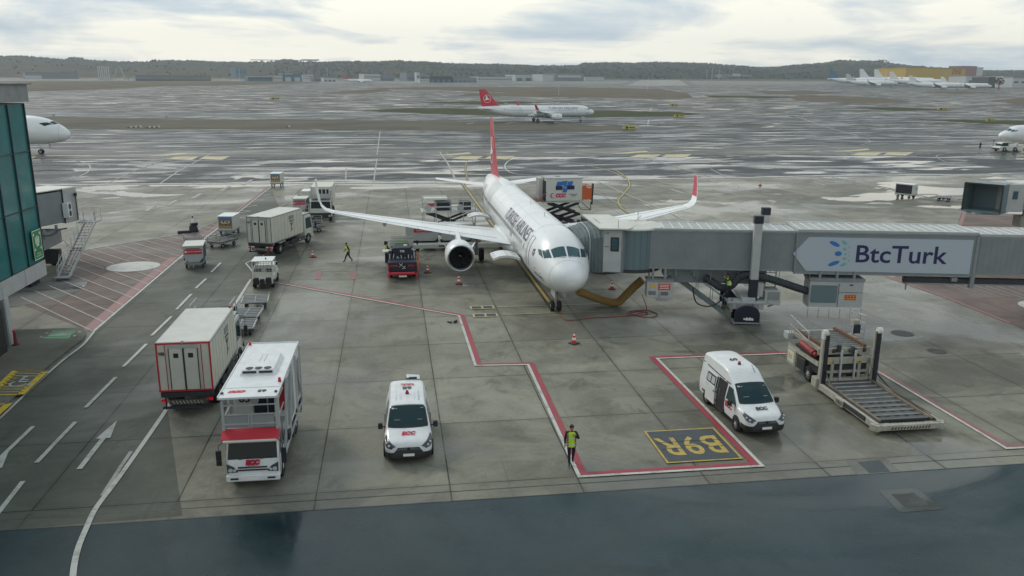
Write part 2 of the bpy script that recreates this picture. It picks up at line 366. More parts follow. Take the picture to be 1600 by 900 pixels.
# ------------------------------------------------------------------ sheets that follow the hinged ground
def drape(bm,dz):
    n=Vector((.004,.0125,0)); co_=Vector((0,190,0))
    bmesh.ops.bisect_plane(bm,geom=bm.verts[:]+bm.edges[:]+bm.faces[:],plane_co=co_,plane_no=n)
    for v in bm.verts: v.co.z=gz(v.co.x,v.co.y)+dz+v.co.z
def sheet(name,polys,dz,mat,px=True,parent=None,stuff=False):
    bm=bmesh.new()
    for p in polys:
        e_=0.0
        if isinstance(p,tuple) and isinstance(p[0],float): e_,p=p
        q=[G(*a) if px else a for a in p]
        f=bm.faces.new([bm.verts.new((x,y,e_)) for x,y in q]); f.normal_update()
        if f.normal.z<0: f.normal_flip()
    drape(bm,dz); me=bpy.data.meshes.new(name); bm.to_mesh(me); bm.free(); me.materials.append(mat)
    o=link(name,me,parent); return struct(o)
def smooth(pts,n=6):
    if len(pts)<3: return pts
    out=[]
    for i in range(len(pts)-1):
        p0=pts[max(i-1,0)];p1=pts[i];p2=pts[i+1];p3=pts[min(i+2,len(pts)-1)]
        for k in range(n):
            t=k/n; out.append(tuple(.5*((2*p1[j])+(-p0[j]+p2[j])*t+(2*p0[j]-5*p1[j]+4*p2[j]-p3[j])*t*t+(-p0[j]+3*p1[j]-3*p2[j]+p3[j])*t**3) for j in (0,1)))
    out.append(pts[-1]); return out
def ribbon_quads(pts,w,off=0.0):
    # pts world xy ; off >0 = to the left of travel
    L=[];n=len(pts)
    for i in range(n):
        ds=[]
        if i>0: ds.append((Vector(pts[i])-Vector(pts[i-1])).normalized())
        if i<n-1: ds.append((Vector(pts[i+1])-Vector(pts[i])).normalized())
        nrm=sum((Vector((-d.y,d.x)) for d in ds),Vector((0,0))); nrm.normalize()
        k=1/max(.35,nrm.dot(Vector((-ds[0].y,ds[0].x)))); p=Vector(pts[i])
        L.append((p+nrm*(off+w/2)*k,p+nrm*(off-w/2)*k))
    return [[tuple(L[i][1]),tuple(L[i+1][1]),tuple(L[i+1][0]),tuple(L[i][0])] for i in range(n-1)]
LINES={}; LC=[0]
def line(key,pts,w,off=0.0,px=True,cur=False):
    if cur: pts=smooth(pts)
    q=[G(*p) for p in pts] if px else pts
    LC[0]=(LC[0]+1)%17; e_=LC[0]*.0003+.00005
    LINES.setdefault(key,[]).extend((e_,rq) for rq in ribbon_quads(q,w,off))
def poly(key,pts,px=True):
    LC[0]=(LC[0]+1)%17; LINES.setdefault(key,[]).append((LC[0]*.0003+.00005,[G(*p) for p in pts] if px else pts))
def wrect(x0,y0,x1,y1): return [(x0,y0),(x1,y0),(x1,y1),(x0,y1)]
sheet('ground',[wrect(-9000,-300,9000,9000)],-.30,FARG,px=False)
sheet('taxiway',[wrect(-900,130,1500,2000)],-.02,TAXI,px=False)
sheet('apron',[wrect(-160,28.08,220,133.2)],0,CONC,px=False)
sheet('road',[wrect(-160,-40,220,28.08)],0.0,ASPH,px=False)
sheet('taxilane',[wrect(-400,133.2,600,177)],0,TAXL,px=False)
sheet('taxiway_shoulder',[[(-50,247),(800,245),(1700,236),(1700,226),(800,231),(-50,232)]],.0,SHLD)
# service lane left of the stand (darker concrete)
sheet('service_lane',[[G(0,829),G(285,806),G(262,640),G(392,440),(-8.35,74),G(424,295),G(412,296),G(280,404),G(148,515),G(144,527),G(112,552),G(73,586),G(15,640),G(-120,760),G(-120,838)]],.004,LANE,px=False)
# grass and bare soil islands
sheet('taxiway',[[(-60,234),(800,233),(1700,224),(1700,196),(985,203),(800,204.4),(-60,202)]],.002,TAXD)
sheet('taxiway',[[(-60,181.5),(300,186),(700,187),(960,193),(1700,190),(1700,176),(1050,178),(700,175),(-60,172)]],.002,TAXD)
sheet('grass_strip',[[(-60,182),(120,183),(300,187.5),(500,187),(700,189.5),(860,193),(960,198),(985,202.5),(930,204.5),(700,203.5),(520,202.5),(300,201.5),(100,200.5),(-60,199.5)]],.03,GRX)
sheet('grass_strip',[[(565,173),(640,169),(760,170),(900,172),(1060,175),(1095,178),(1050,182),(900,183.5),(700,179)]],.03,GRG)
sheet('grass_strip',[[(1100,149),(1180,150),(1270,152),(1200,153.5),(1110,152)],[(1340,168.5),(1400,168),(1450,170),(1490,172),(1400,173.5)],[(1420,186),(1500,187),(1700,190),(1700,196),(1560,194)],[(640,160),(760,158),(860,160),(760,163)]],.03,GRG)
sheet('infield',[[(560,138),(700,135.5),(900,136.5),(1030,139),(1075,146),(1082,152),(1060,155),(960,152.5),(800,151),(714,149),(735,145.5),(800,145),(700,141)],[(503,145),(560,141),(604,138.5),(612,142),(570,146),(510,146.5)],[(1233,152),(1250,148.5),(1300,149.5),(1380,153.5),(1425,159.5),(1350,161.5),(1245,157)],[(-60,127),(200,126.5),(420,127),(500,129.5),(380,133),(250,135),(150,140),(-60,146)],[(1547,157),(1590,153.5),(1700,154),(1700,165),(1590,163)],[(1180,143),(1260,141.5),(1320,145.5),(1260,147.5),(1200,147)],[(1440,144.5),(1500,142.5),(1560,145),(1500,147)]],.05,GRB)
sheet('runway',[[(1001,125.2),(1062,125.2),(1076,134),(978,134)]],.06,RUNW)
sheet('taxiway_verge',[[(500,127.3),(985,127),(970,131),(800,130.5),(500,130.5)],[(1078,126.5),(1300,129),(1290,131.5),(1085,133)]],.05,SHLD)
# ------------------------------------------------------------------ markings
A=[G(428,441),G(719,493.5),G(745,571),G(827,569.5),G(907.5,744),G(1187,727.5)]
# stand safety line: red inside, white outside
A+=[G(1024,560),G(1250,551.5)]
line('w',A,.16,-.08,px=False); line('r',A,.30,.15,px=False)
D=[G(1372,580),G(1573,700),G(1700,694)]
line('w',D,.16,-.08,px=False); line('rf',D,.28,.14,px=False)
# painted stand number plate
q=[G(1005,674.8),G(1115.5,669.4),G(1160.7,717.6),G(1043,725.4)]
x0=(q[0][0]+q[3][0])/2; x1=(q[1][0]+q[2][0])/2; y1=(q[0][1]+q[1][1])/2; y0=(q[2][1]+q[3][1])/2
PLATE=(x0,y0,x1,y1)
poly('y',wrect(x0,y0,x1,y1),px=False); LINES.setdefault('dg',[]).append(wrect(x0+.10,y0+.10,x1-.10,y1-.10))
# lane dashes
for a,b2,wd in (((134,637.5),(181,590),.15),((193,573.5),(229,538),.15),((237,525),(268,495),.15),((276,484),(299,460),.15),((306,451),(322,436),.15),((57,724),(118,660),.15),((-14,730),(52,667),.15),((-16,820),(36,753),.15),((330,426),(345,411),.15)):
    line('w',[a,b2],.19)
# arrow
a=Vector(G(124,734)); b2=Vector(G(183,658)); dv=(b2-a).normalized(); pv=Vector((-dv.y,dv.x)); L=(b2-a).length
line('w',[tuple(a),tuple(a+dv*L*.62)],.22,px=False)
poly('w',[tuple(a+dv*L*.6+pv*.30),tuple(a+dv*L*.6-pv*.30),tuple(b2)],px=False)
a=Vector(G(-20,745)); b2=Vector(G(14,706)); dv=(b2-a).normalized(); pv=Vector((-dv.y,dv.x)); L=(b2-a).length
poly('w',[tuple(a+dv*L*.3+pv*.30),tuple(a+dv*L*.3-pv*.30),tuple(b2)],px=False)
# long solid lane line turning onto the near road
line('w',[(390,440),(330,535),(262,638),(215,706),(180,755),(150,795),(136,824),(121,862),(114,905),(116,960)],.20,cur=True)
line('wf',[(205,706),(190,728),(160,775)],.16)
# pavement edge line
line('w',[(150,514),(143,524),(128,541),(98,564),(60,598),(15,640),(-60,712)],.14,cur=True)
# hatched no-parking area left, pinkish paint
HZ=[G(20,470),G(92,438),G(112,394),G(300,363),G(340,345),G(334,366),G(284,402),G(143,518),G(120,510)]
sheet('hatched_area',[HZ],.006,REDG,px=False)
line('wf',[(112,394),(180,383),(300,363)],.16); line('w',[(148,517),(240,438),(280,404),(425,291)],.17)
line('rf',[(141,517),(236,435),(276,402)],.75,.2)
import itertools
a=Vector(G(182,384)); b2=Vector(G(268,410)); hd=(b2-a).normalized()
def inside(p,pl):
    c=False;n=len(pl)
    for i in range(n):
        x1_,y1_=pl[i];x2_,y2_=pl[(i+1)%n]
        if (y1_>p[1])!=(y2_>p[1]) and p[0]<(x2_-x1_)*(p[1]-y1_)/(y2_-y1_)+x1_: c=not c
    return c
hn=Vector((-hd.y,hd.x)); c0=Vector(G(200,420))
for k in range(-22,26):
    base=c0+hn*k*1.35; run=None; pts=[]
    for s in range(-300,300):
        p=base+hd*s*.15; ins=inside(p,HZ) and (p-Vector((-22.05,72))).length>2.3
        if ins and run is None: run=p
        if (not ins) and run is not None:
            pts.append((run,p)); run=None
    for u,v in pts:
        if (v-u).length>1: line('wf' if k>-12 else 'rf',[tuple(u),tuple(v)],.11,px=False)
# faded red area under the far end of the bridge
HR=[G(1392,436),G(1480,466),G(1578,506),G(1700,560),G(1760,520),G(1760,420),G(1420,420)]
sheet('hatched_area',[HR],.006,REDG,px=False); line('rf',[(1385,432),(1480,465.5),(1578,505)],.35)
HR2=[G(1502,332),G(1490,372),G(1640,380),G(1640,330)]; sheet('hatched_area',[HR2],.006,REDG,px=False); line('rf',[(1507,332),(1494,370)],.4)
c1=G(1630,479); LINES.setdefault('wd',[]).append([(c1[0]+1.6*math.cos(i*math.pi/18),c1[1]+1.6*math.sin(i*math.pi/18)) for i in range(36)])
for k in range(7): line('wf',[(1420+k*26,430+k*3),(1500+k*26,452+k*4)],.09)
# white disc
c0=Vector((-22.05,72.0)); poly('wd',[(c0.x+2.12*math.cos(i*math.pi/18),c0.y+2.0*math.sin(i*math.pi/18)) for i in range(36)],px=False)
# triangles along the lane edge
dv=(Vector(G(425,291))-Vector(G(280,404))); LL=dv.length; dv.normalize(); pv=Vector((dv.y,-dv.x)); o0=Vector(G(280,404))
line('rf',[(300,386),(425,291)],.3,.35); line('k',[(345,349),(425,292)],.12,-.25)
for q_ in ((283,400),(344,369),(364,341),(377,331),(387,322),(397,313.5),(406,305.5),(415,298.5)):
    s=(Vector(G(*q_))-o0).dot(dv)-1.5; p=o0+dv*s; line('w',[tuple(p),tuple(p+dv*1.9+pv*1.25),tuple(p+dv*2.5)],.15,px=False)
# line and triangles beside the parked lorry
line('r',[(404,416),(418,398),(432,380)],.32); line('w',[(399,416),(413,398)],.14); line('w',[(395,425),(384,412),(403,402)],.12); line('w',[(372,470),(392,437)],.18)
# aircraft lead-in line with black borders
for k,w_,of in (('k',.62,0),('y',.24,0)):
    line(k,[(11.05,54.2),(11.0,133)],w_,of,px=False)
    line(k,[(12.2,133),(13.4,150),(15,166)],w_*.6,of,px=False)
for sx in (0,): 
    for y_ in (53.3,55.3):
        line('yf',[(7.2,y_),(15.0,y_)],.10,px=False); poly('yf',wrect(5.2,y_-.42,6.9,y_+.42),px=False); poly('k2',wrect(5.32,y_-.3,6.0,y_+.3),px=False); poly('k2',wrect(6.12,y_-.3,6.78,y_+.3),px=False)
# equipment box with faded red edges
q=[G(499,424),G(553,424),G(551,437),G(496,437)]
line('rf',[q[0],q[3]],.45,px=False); line('rf',[q[1],q[2]],.45,px=False); line('wf',[q[0],q[1]],.1,px=False); line('wf',[q[3],q[2]],.1,px=False)
# second stand: curved yellow lead-in, white lines
line('k',[(925,262),(960,266),(978,278),(984,290),(975,302),(966,314),(972,326),(992,338),(1030,352)],.5,cur=True)
line('y',[(925,262),(960,266),(978,278),(984,290),(975,302),(966,314),(972,326),(992,338),(1030,352)],.22,cur=True)
line('w',[(925,279),(968,299),(1027,324),(1092,354)],.18); line('wf',[(930,300),(1000,335),(1015,349)],.16)
line('w',[(60,289),(300,287.2),(700,285.4),(950,281)],1.1); line('w',[(950,281),(1150,278),(1265,275.2),(1580,272)],1.1)
line('wf',[(1265,275.4),(1330,284),(1480,314)],.5); line('wf',[(1300,277),(1400,296)],.35); line('wf',[(1080,296),(1150,303)],.3)
line('wf',[(1270,284),(1290,290)],.5); line('wf',[(1107,281),(1121,285)],.6); line('wf',[(1048,296),(1068,302)],.6)
for x_ in (228,262,300,345,380): line('wf',[(x_*1.0,330-(x_-228)*.27),(x_+14,322-(x_-228)*.27)],.5)
# taxilane curves
line('wf',[(75,248),(110,250),(136,256),(141,264),(132,272),(110,280),(80,286)],.25,cur=True)
line('wf',[(250,287),(278,268),(332,239)],.3); line('wf',[(160,290),(215,265),(255,250)],.2)
line('wf',[(540,284),(541,262)],.22); line('wf',[(584,284),(589,248)],.22); line('wf',[(589,242),(594,205)],.25)
line('wf',[(687,237),(700,256),(712,282)],.35); line('wf',[(697,238),(707,246)],.2)
line('w',[(832,274),(802,271),(789,262),(798,250),(835,246),(880,244.5)],.28,cur=True); line('wf',[(835,246),(905,256),(955,268),(978,280)],.22,cur=True)
line('wf',[(1000,244),(1050,260),(1110,276)],.28); line('wf',[(1110,264),(1135,277)],.28); line('wf',[(998,230),(1050,243)],.25)
line('wf',[(1497,238),(1468,242),(1464,246),(1480,254),(1505,258)],.25,cur=True); line('wf',[(1345,214),(1360,221),(1345,227)],.25,cur=True)
line('wf',[(1240,180),(1285,197),(1340,212)],.5)
line('k',[(0,247.5),(800,245.6),(1700,236.5)],.5)
# long taxiway edge lines
for y_ in (222,):
    line('wf',[(100,216),(500,216.5),(1000,214)],.4); line('wf',[(60,227),(500,227),(900,226.5),(1600,222)],.5)
line('wf',[(60,232.6),(600,232.6),(1560,226.5)],.3)
# pale yellow lozenges on the shoulder
for x_,y_ in ((262,0),(707,-.6),(984,-3.3),(1330,-6.5),(1592,-9.6),(-40,0)):
    for pl in (((-33,243.9),(25,238.8),(30,240.8),(-3,243.6)),((-1,249),(13,245),(49,244.8),(38,250.4)),((50,248.8),(57,244.9),(98,244.4),(85,250))):
        poly('yl',[(x_+a_,b_+y_) for a_,b_ in pl])
# mid field short marks
for x_ in (735,795,855,912,970,1035,1095): line('wf',[(x_-5,193.5-(x_-800)*.006),(x_+5,191.6-(x_-800)*.006)],.6)
for x_ in (665,790,834,872,911,951,990): line('wf',[(x_-3,162.5-(x_-800)*.01),(x_+3,160.8-(x_-800)*.01)],.8)
for x_ in (930,980,1030): line('wf',[(x_-4,176),(x_+4,174)],.7)
line('w',[(985,191.5),(1008,192)],1.6); line('wf',[(1012,195),(1014,187)],.5); line('wf',[(1016,174),(1018,168)],.5); line('wf',[(870,144.5),(917,145)],1.5)
zs={'k':.010,'k2':.046,'w':.034,'wf':.028,'wd':.012,'r':.022,'rf':.016,'y':.040,'yf':.040,'yl':.03,'dg':.046,'g':.016}
nm={'k':'line_border','k2':'stop_bar_number_field','w':'lane_marking','wf':'faded_marking','wd':'white_disc_marking','r':'red_safety_line','rf':'faded_red_line','y':'yellow_line','yf':'stop_bar_marking','yl':'pale_yellow_marking','dg':'stand_number_field'}
mm={'k':PK,'k2':PK,'w':PW,'wf':PWF,'wd':PW,'r':PR,'rf':PRF,'y':PY,'yf':PYF,'yl':PYF,'dg':PDG}
for k,v in LINES.items(): sheet(nm[k],v,zs[k],mm[k],px=False)
# stand number, read from the aircraft's side; stencil gaps in the figures
def ground_text(s,size,mat,x,y,ang=180,z=.052,name='ground_lettering',**k):
    me=textmesh(s,size,mat,ext=.001,**k); o=link(name,me); o.location=(x,y,z); o.rotation_euler=(0,0,rad(ang)); return struct(o)
cx_=(PLATE[0]+PLATE[2])/2; cy_=(PLATE[1]+PLATE[3])/2; wx=PLATE[2]-PLATE[0]
for i,ch in enumerate('B9R'):
    o=ground_text(ch,2.5,PY,cx_+wx*(.29-.29*i),cy_,name='stand_number',bold=.035); o.scale=(.66,1.0,1)
    bs=B()
    gx=cx_+wx*(.29-.29*i)
    for dy_ in ((-.32,.32) if ch!='9' else (-.38,.1)): bs.box((gx,cy_-dy_,.0560),(1.0,.05,.003))
    struct(bs.obj('stencil_gap',PDG))
ground_text('GROUP  E',.5,PWF,*G(525,441),z=.02,name='ground_lettering') if False else None
# joints of the edge strip, drain covers, road patch
bs=B()
bs.box((0,28.85,.004),(300,.05,.006)); bs.box((0,28.10,.004),(300,.06,.006))
for i in range(-6,12):
    bs.box((-8.35+5.133*i,28.75,.004),(.05,1.3,.006))
struct(bs.obj('expansion_joint',PK))
def mark(name,pxy,mat,z=.01): sheet(name,[pxy],z,mat)
mark('concrete_patch',[(1372,766.5),(1431,763),(1474,796),(1406,801)],gmat('patch_concrete',(.085,.095,.085),(.05,.06,.056)),.008); mark('drain_cover',[(1393,772.5),(1428,770.5),(1452,790),(1414,793)],PK,.014)
mark('service_pit_frame',[(1320,720.3),(1382,715.5),(1408,737),(1340,742)],KERB,.008); mark('service_pit_cover',[(1340,722),(1375,719.5),(1391,737),(1358,739)],PDG,.014)
for x_,y_,r_ in ((1464,549,.55),(1410,521,.7),(1058,474,.0)):
    if r_: 
        gx,gy=G(x_,y_); sheet('manhole_cover',[[(gx+r_*math.cos(i*.314),gy+r_*math.sin(i*.314)) for i in range(20)]],.01,PK,px=False)
mark('pit_hatch',[(1022,466),(1040,466.5),(1044,470),(1026,470)],PDG,.012)
# raised pavement left with kerb
KP=smooth([(129,515),(134,521),(131,531),(113,545),(71,579),(32,615.6),(-60,697)],5)
kw=[G(*p,.0) for p in KP]
bs=B(); poly_=[tuple(p) for p in kw]+[(-40,kw[-1][1]),(-40,G(129,515)[1]+.2)]
bs.prism(poly_,'z',-.05,.14); struct(bs.obj('pavement',[KERB]))
def onkerb(p): x,y=G(*p,.145); return (x,y)
q=[onkerb(p) for p in ((24.5,579),(71,580),(32,616.5),(-16,617))]
bs=B(); bs.prism(q,'z',.145,.147); struct(bs.obj('accessible_bay_marking',[KERB]))
bs=B()
def kline(b_,a_,c_,w,z=.15,m=0):
    for qd in ribbon_quads([a_,c_],w): b_.add([(x,y,z) for x,y in qd],[(0,1,2,3)],m)
def lp(a_,b_,t): return (a_[0]+(b_[0]-a_[0])*t,a_[1]+(b_[1]-a_[1])*t)
kline(bs,q[0],q[1],.14); kline(bs,q[1],q[2],.34); kline(bs,q[2],q[3],.14); kline(bs,q[3],q[0],.34)
for i in range(9):
    t=i/9; kline(bs,lp(q[0],q[3],t*1.0),lp(q[1],q[2],min(1,t+.16)) if False else lp(lp(q[0],q[3],t),lp(q[1],q[2],t),1.0),.07) if i%1==0 and i not in(3,4,5) else kline(bs,lp(q[0],q[3],t),lp(lp(q[0],q[3],t),lp(q[1],q[2],t),.3),.07)
struct(bs.obj('bay_yellow_lines',[PYB]))
cc=lp(lp(q[0],q[1],.5),lp(q[3],q[2],.5),.52); bs=B()
pts=[(cc[0]+.1+.42*math.cos(t),cc[1]-.1+.42*math.sin(t)) for t in [i*.35+2.4 for i in range(13)]]
for i in range(len(pts)-1): kline(bs,pts[i],pts[i+1],.11,.154)
for a_,b_ in (((.0,.75),(.0,.15)),((0,.15),(.45,.1)),((.45,.1),(.65,-.4)),((0,.45),(.35,.42)),((.65,-.4),(.82,-.34))): kline(bs,(cc[0]+a_[0],cc[1]+a_[1]),(cc[0]+b_[0],cc[1]+b_[1]),.12,.154)
bs.add([(cc[0]+.14*math.cos(i),cc[1]+.92+.14*math.sin(i),.154) for i in [k*.7854 for k in range(8)]],[tuple(range(8))]); struct(bs.obj('wheelchair_symbol_marking',[PW]))
q=[onkerb(p) for p in ((-30,635),(14,630),(-10,652),(-60,660))]
bs=B(); kline(bs,q[0],q[1],.14); kline(bs,q[1],q[2],.34); struct(bs.obj('bay_yellow_lines',[PYB]))
q=[onkerb(p) for p in ((83,516.6),(119,516.6),(106,530),(67,530))]
bs=B(); bs.prism(q,'z',.142,.149,0); 
ax,ay=lp(lp(q[0],q[1],.5),lp(q[3],q[2],.5),.45); 
for i in range(7):
    dx_=(-.42+.14*i)*1.3; bs.box((ax+dx_,ay-.05-.1*abs(i-3)*.4,.152),(.12,.62-.12*abs(i-3),.004),1); bs.box((ax+dx_,ay+.38-.1*abs(i-3),.152),(.11,.12,.004),1)
for sx,sy in ((-1,1),(1,1),(-1,-1),(1,-1)): bs.box((ax+sx*.95,ay+sy*.42,.152),(.16,.2,.004),1)
bs.box((ax,ay-.62,.152),(1.6,.08,.004),1)
struct(bs.obj('assembly_point_marking',[PG,PW]))
# tyre and oil marks near the stand
bs=B()
for x_,y_,w_,h_,a_ in ((430,812,.0,0,0),):
    pass
bs=B(); bs.cyl((3.42,52.05,.06),(3.62,51.72,.10),.09,.07,6); 
tag(bs.obj('wheel_chock',[BLACK]),'left one of two black rubber chocks lying by the red line corner','wheel chock',group='black chocks lying by the red line corner')
bs=B(); bs.cyl((3.98,52.05,.06),(3.80,51.72,.10),.09,.07,6)
tag(bs.obj('wheel_chock',[BLACK]),'right one of two black rubber chocks lying by the red line corner','wheel chock',group='black chocks lying by the red line corner')
# ------------------------------------------------------------------ narrow-body airliner (nose at x=0, tail towards -x, port = +y)
FP=[(0,3.44,3.36,.03),(.06,3.70,3.08,.36),(.25,3.95,2.82,.68),(.6,4.18,2.58,.98),(1.05,4.40,2.36,1.22),(1.6,4.68,2.19,1.44),(2.3,5.10,2.05,1.64),(2.9,5.42,1.96,1.77),(3.6,5.66,1.89,1.87),(4.6,5.84,1.82,1.94),(6.2,5.92,1.78,1.975),(29,5.92,1.78,1.975),(32,5.92,1.98,1.95),(35,5.90,2.45,1.78),(38,5.84,3.10,1.42),(40.5,5.72,3.72,1.03),(42.8,5.54,4.36,.60),(44.2,5.36,4.78,.24),(44.5,5.28,4.86,.14)]
def fprof(x,P=FP):
    x=min(max(x,P[0][0]),P[-1][0])
    for i in range(len(P)-1):
        if x<=P[i+1][0]:
            t=(x-P[i][0])/(P[i+1][0]-P[i][0]); p0=P[max(i-1,0)];p1=P[i];p2=P[i+1];p3=P[min(i+2,len(P)-1)]
            r=[]
            for j in (1,2,3):
                m1=(p2[j]-p0[j])/(p2[0]-p0[0]); m2=(p3[j]-p1[j])/(p3[0]-p1[0]); h=p2[0]-p1[0]
                if i==0: m1=m1*1.0
                r.append((2*t**3-3*t*t+1)*p1[j]+(t**3-2*t*t+t)*h*m1+(-2*t**3+3*t*t)*p2[j]+(t**3-t*t)*h*m2)
            return r
def FS(d,th,off=0.0,P=FP):
    top,bot,hw=fprof(d,P); zc=(top+bot)/2; hz=(top-bot)/2; a=rad(th)
    return Vector((-d,(hw+off)*math.cos(a),zc+(hz+off)*math.sin(a)))
def patch(parent,name,mat,cs,off=.012,n=6,P=FP,mir=False,label=None,me=None):
    # cs: four (d,theta)
    def fn(u,v):
        d=lerp(lerp(cs[0][0],cs[1][0],u),lerp(cs[3][0],cs[2][0],u),v); th=lerp(lerp(cs[0][1],cs[1][1],u),lerp(cs[3][1],cs[2][1],u),v)
        return FS(d,180-th if mir else th,off,P)
    b=B(); b.grid(fn,n,n); return b.obj(name,mat,parent,sharp=60,label=label)
WING_=pm('cabin_window_glass',(.075,.095,.105),.15,dirt=0,spec=.4)
def wraptext(s,size,mat,parent,d0,th0,side,P=FP,bold=.0,shear=.12,name='lettering'):
    me=textmesh(s,size,mat,ext=0,bold=bold,shear=shear,sub=True).copy()
    bm=bmesh.new(); bm.from_mesh(me); bmesh.ops.triangulate(bm,faces=bm.faces)
    for _ in range(3):
        es=[e for e in bm.edges if e.calc_length()>size*.22]
        if es: bmesh.ops.subdivide_edges(bm,edges=es,cuts=1); bmesh.ops.triangulate(bm,faces=bm.faces)
    for v in bm.verts:
        u,w=v.co.x,v.co.y
        # starboard (side -1): left->right = tail->nose
        d=d0-u if side<0 else d0+u
        top,bot,hw=fprof(d,P); ang=math.degrees(w/hw); th=(180-th0)-ang if side<0 else th0+ang
        v.co=FS(d,th,.022,P)
    bm.to_mesh(me); bm.free(); return link(name,me,parent)
def airfoil(le,te,z,th,y,n=8,tw=0):
    up=[];lo=[]
    for i in range(n+1):
        t=i/n; s=.5*(1-math.cos(math.pi*t)); h=th*(2.6*math.sqrt(max(s,0))*(1-s)+.12*s*(1-s)); x=le+(te-le)*s
        up.append((x,z+h*.62)); lo.append((x,z-h*.42))
    pts=up+lo[-2:0:-1]; return [Vector((-x,y,zz_)) for x,zz_ in pts]
def vert_airfoil(le,te,y,th,z,n=8):
    up=[];lo=[]
    for i in range(n+1):
        t=i/n; s=.5*(1-math.cos(math.pi*t)); h=th*(2.6*math.sqrt(max(s,0))*(1-s)); x=le+(te-le)*s; up.append((x,y+h/2)); lo.append((x,y-h/2))
    pts=up+lo[-2:0:-1]; return [Vector((-x,yy,z)) for x,yy in pts]
WREC=[(1.0,15.0,23.2,2.70,.36),(2.0,15.6,23.2,2.78,.34),(6.4,18.05,23.35,3.20,.20),(11.5,20.9,24.6,3.72,.12),(16.4,23.7,25.5,4.28,.07)]
def engine(parent,x0,y,z,s=1.0,L=3.9,R0=1.18):
    prof=[(.22,.86),(.05,.96),(0,1.02),(.08,1.09),(.4,1.17),(1.1,1.20),(2.2,1.14),(3.2,.96),(L,.80)]
    b=B(); n=28
    def ring(d,r): return [Vector((-(x0+d*s),y+r*s*R0/1.18*math.cos(2*math.pi*k/n),z+r*s*R0/1.18*math.sin(2*math.pi*k/n))) for k in range(n)]
    b.loft([ring(d,r) for d,r in prof[2:]],0,cap=False)
    e=b.obj('engine',[AWHITE,CHROME,DARK],parent,sharp=50)
    b=B(); b.loft([ring(d,r) for d,r in [(.35,.87),(.12,.93),(.02,.985),(0,1.02),(.03,1.06),(.16,1.11)]],0,cap=False); b.obj('intake_lip',CHROME,e,sharp=60)
    b=B(); b.loft([ring(.3,.875),ring(1.1,.90),ring(1.15,.02)],0,cap=False); b.obj('intake_duct',FANM,e,sharp=60)
    b=B(); m_=20
    for k in range(m_):
        a=2*math.pi*k/m_
        def f(u,v):
            r=lerp(.25,.87,v)*s*R0/1.18; aa=a+(u-.5)*.22+v*.25; return Vector((-(x0+(.98-u*.16)*s),y+r*math.cos(aa),z+r*math.sin(aa)))
        b.grid(f,1,3)
    b.obj('fan',pm('fan_blade',(.10,.105,.11),.3,metal=.7,dirt=0),e)
    b=B(); b.cyl((-(x0+.62*s),y,z),(-(x0+1.0*s),y,z),.03,.27*s,n=14); 
    sp=b.obj('spinner',[FANM],e); b=B()
    b.tube([(-(x0+(.62+.05*i)*s),y+(.04+.026*i)*s*math.cos(i*.9),z+(.04+.026*i)*s*math.sin(i*.9)) for i in range(7)],.018,5); b.obj('spiral_mark',TXTW,sp)
    b=B(); b.loft([ring(L-.02,.79),ring(L-.01,.60)],0,cap=False); b.loft([ring(L-.3,.60),ring(L+.3,.46),ring(L+.9,.20),ring(L+.95,.01)],0,cap=False); b.obj('exhaust',CHROME,e)
    for sy in (-1,1):
        b=B(); b.add([Vector((-(x0+.9*s),y+sy*.98*s,z+.62*s)),Vector((-(x0+2.0*s),y+sy*1.0*s,z+.62*s)),Vector((-(x0+1.9*s),y+sy*1.36*s,z+.95*s))],[(0,1,2)]); b.obj('strake',AWHITE,e)
    return e
def gear(parent,name,x,y,zt,r,w,tw,sr=.11):
    b=B(); b.cyl((x,y,r*.9),(x,y,zt),sr,sr*1.25,12); b.cyl((x,y-tw/2,r),(x,y+tw/2,r),.07,n=10)
    b.bar((x,y,zt*.55),(x+(.75 if name=='nose_gear' else 0),y-(0 if name=='nose_gear' else math.copysign(1.1,y)),zt),.09)
    b.bar((x-.12,y,r*1.2),(x-.25,y,zt*.5),.05); b.bar((x-.25,y,zt*.5),(x,y,zt*.75),.05)
    g=b.obj(name,[LGREY],parent)
    for sd in (-1,1): wheel(g,x,y+sd*tw/2,r,w,sd,rimm=LGREY)
    return g
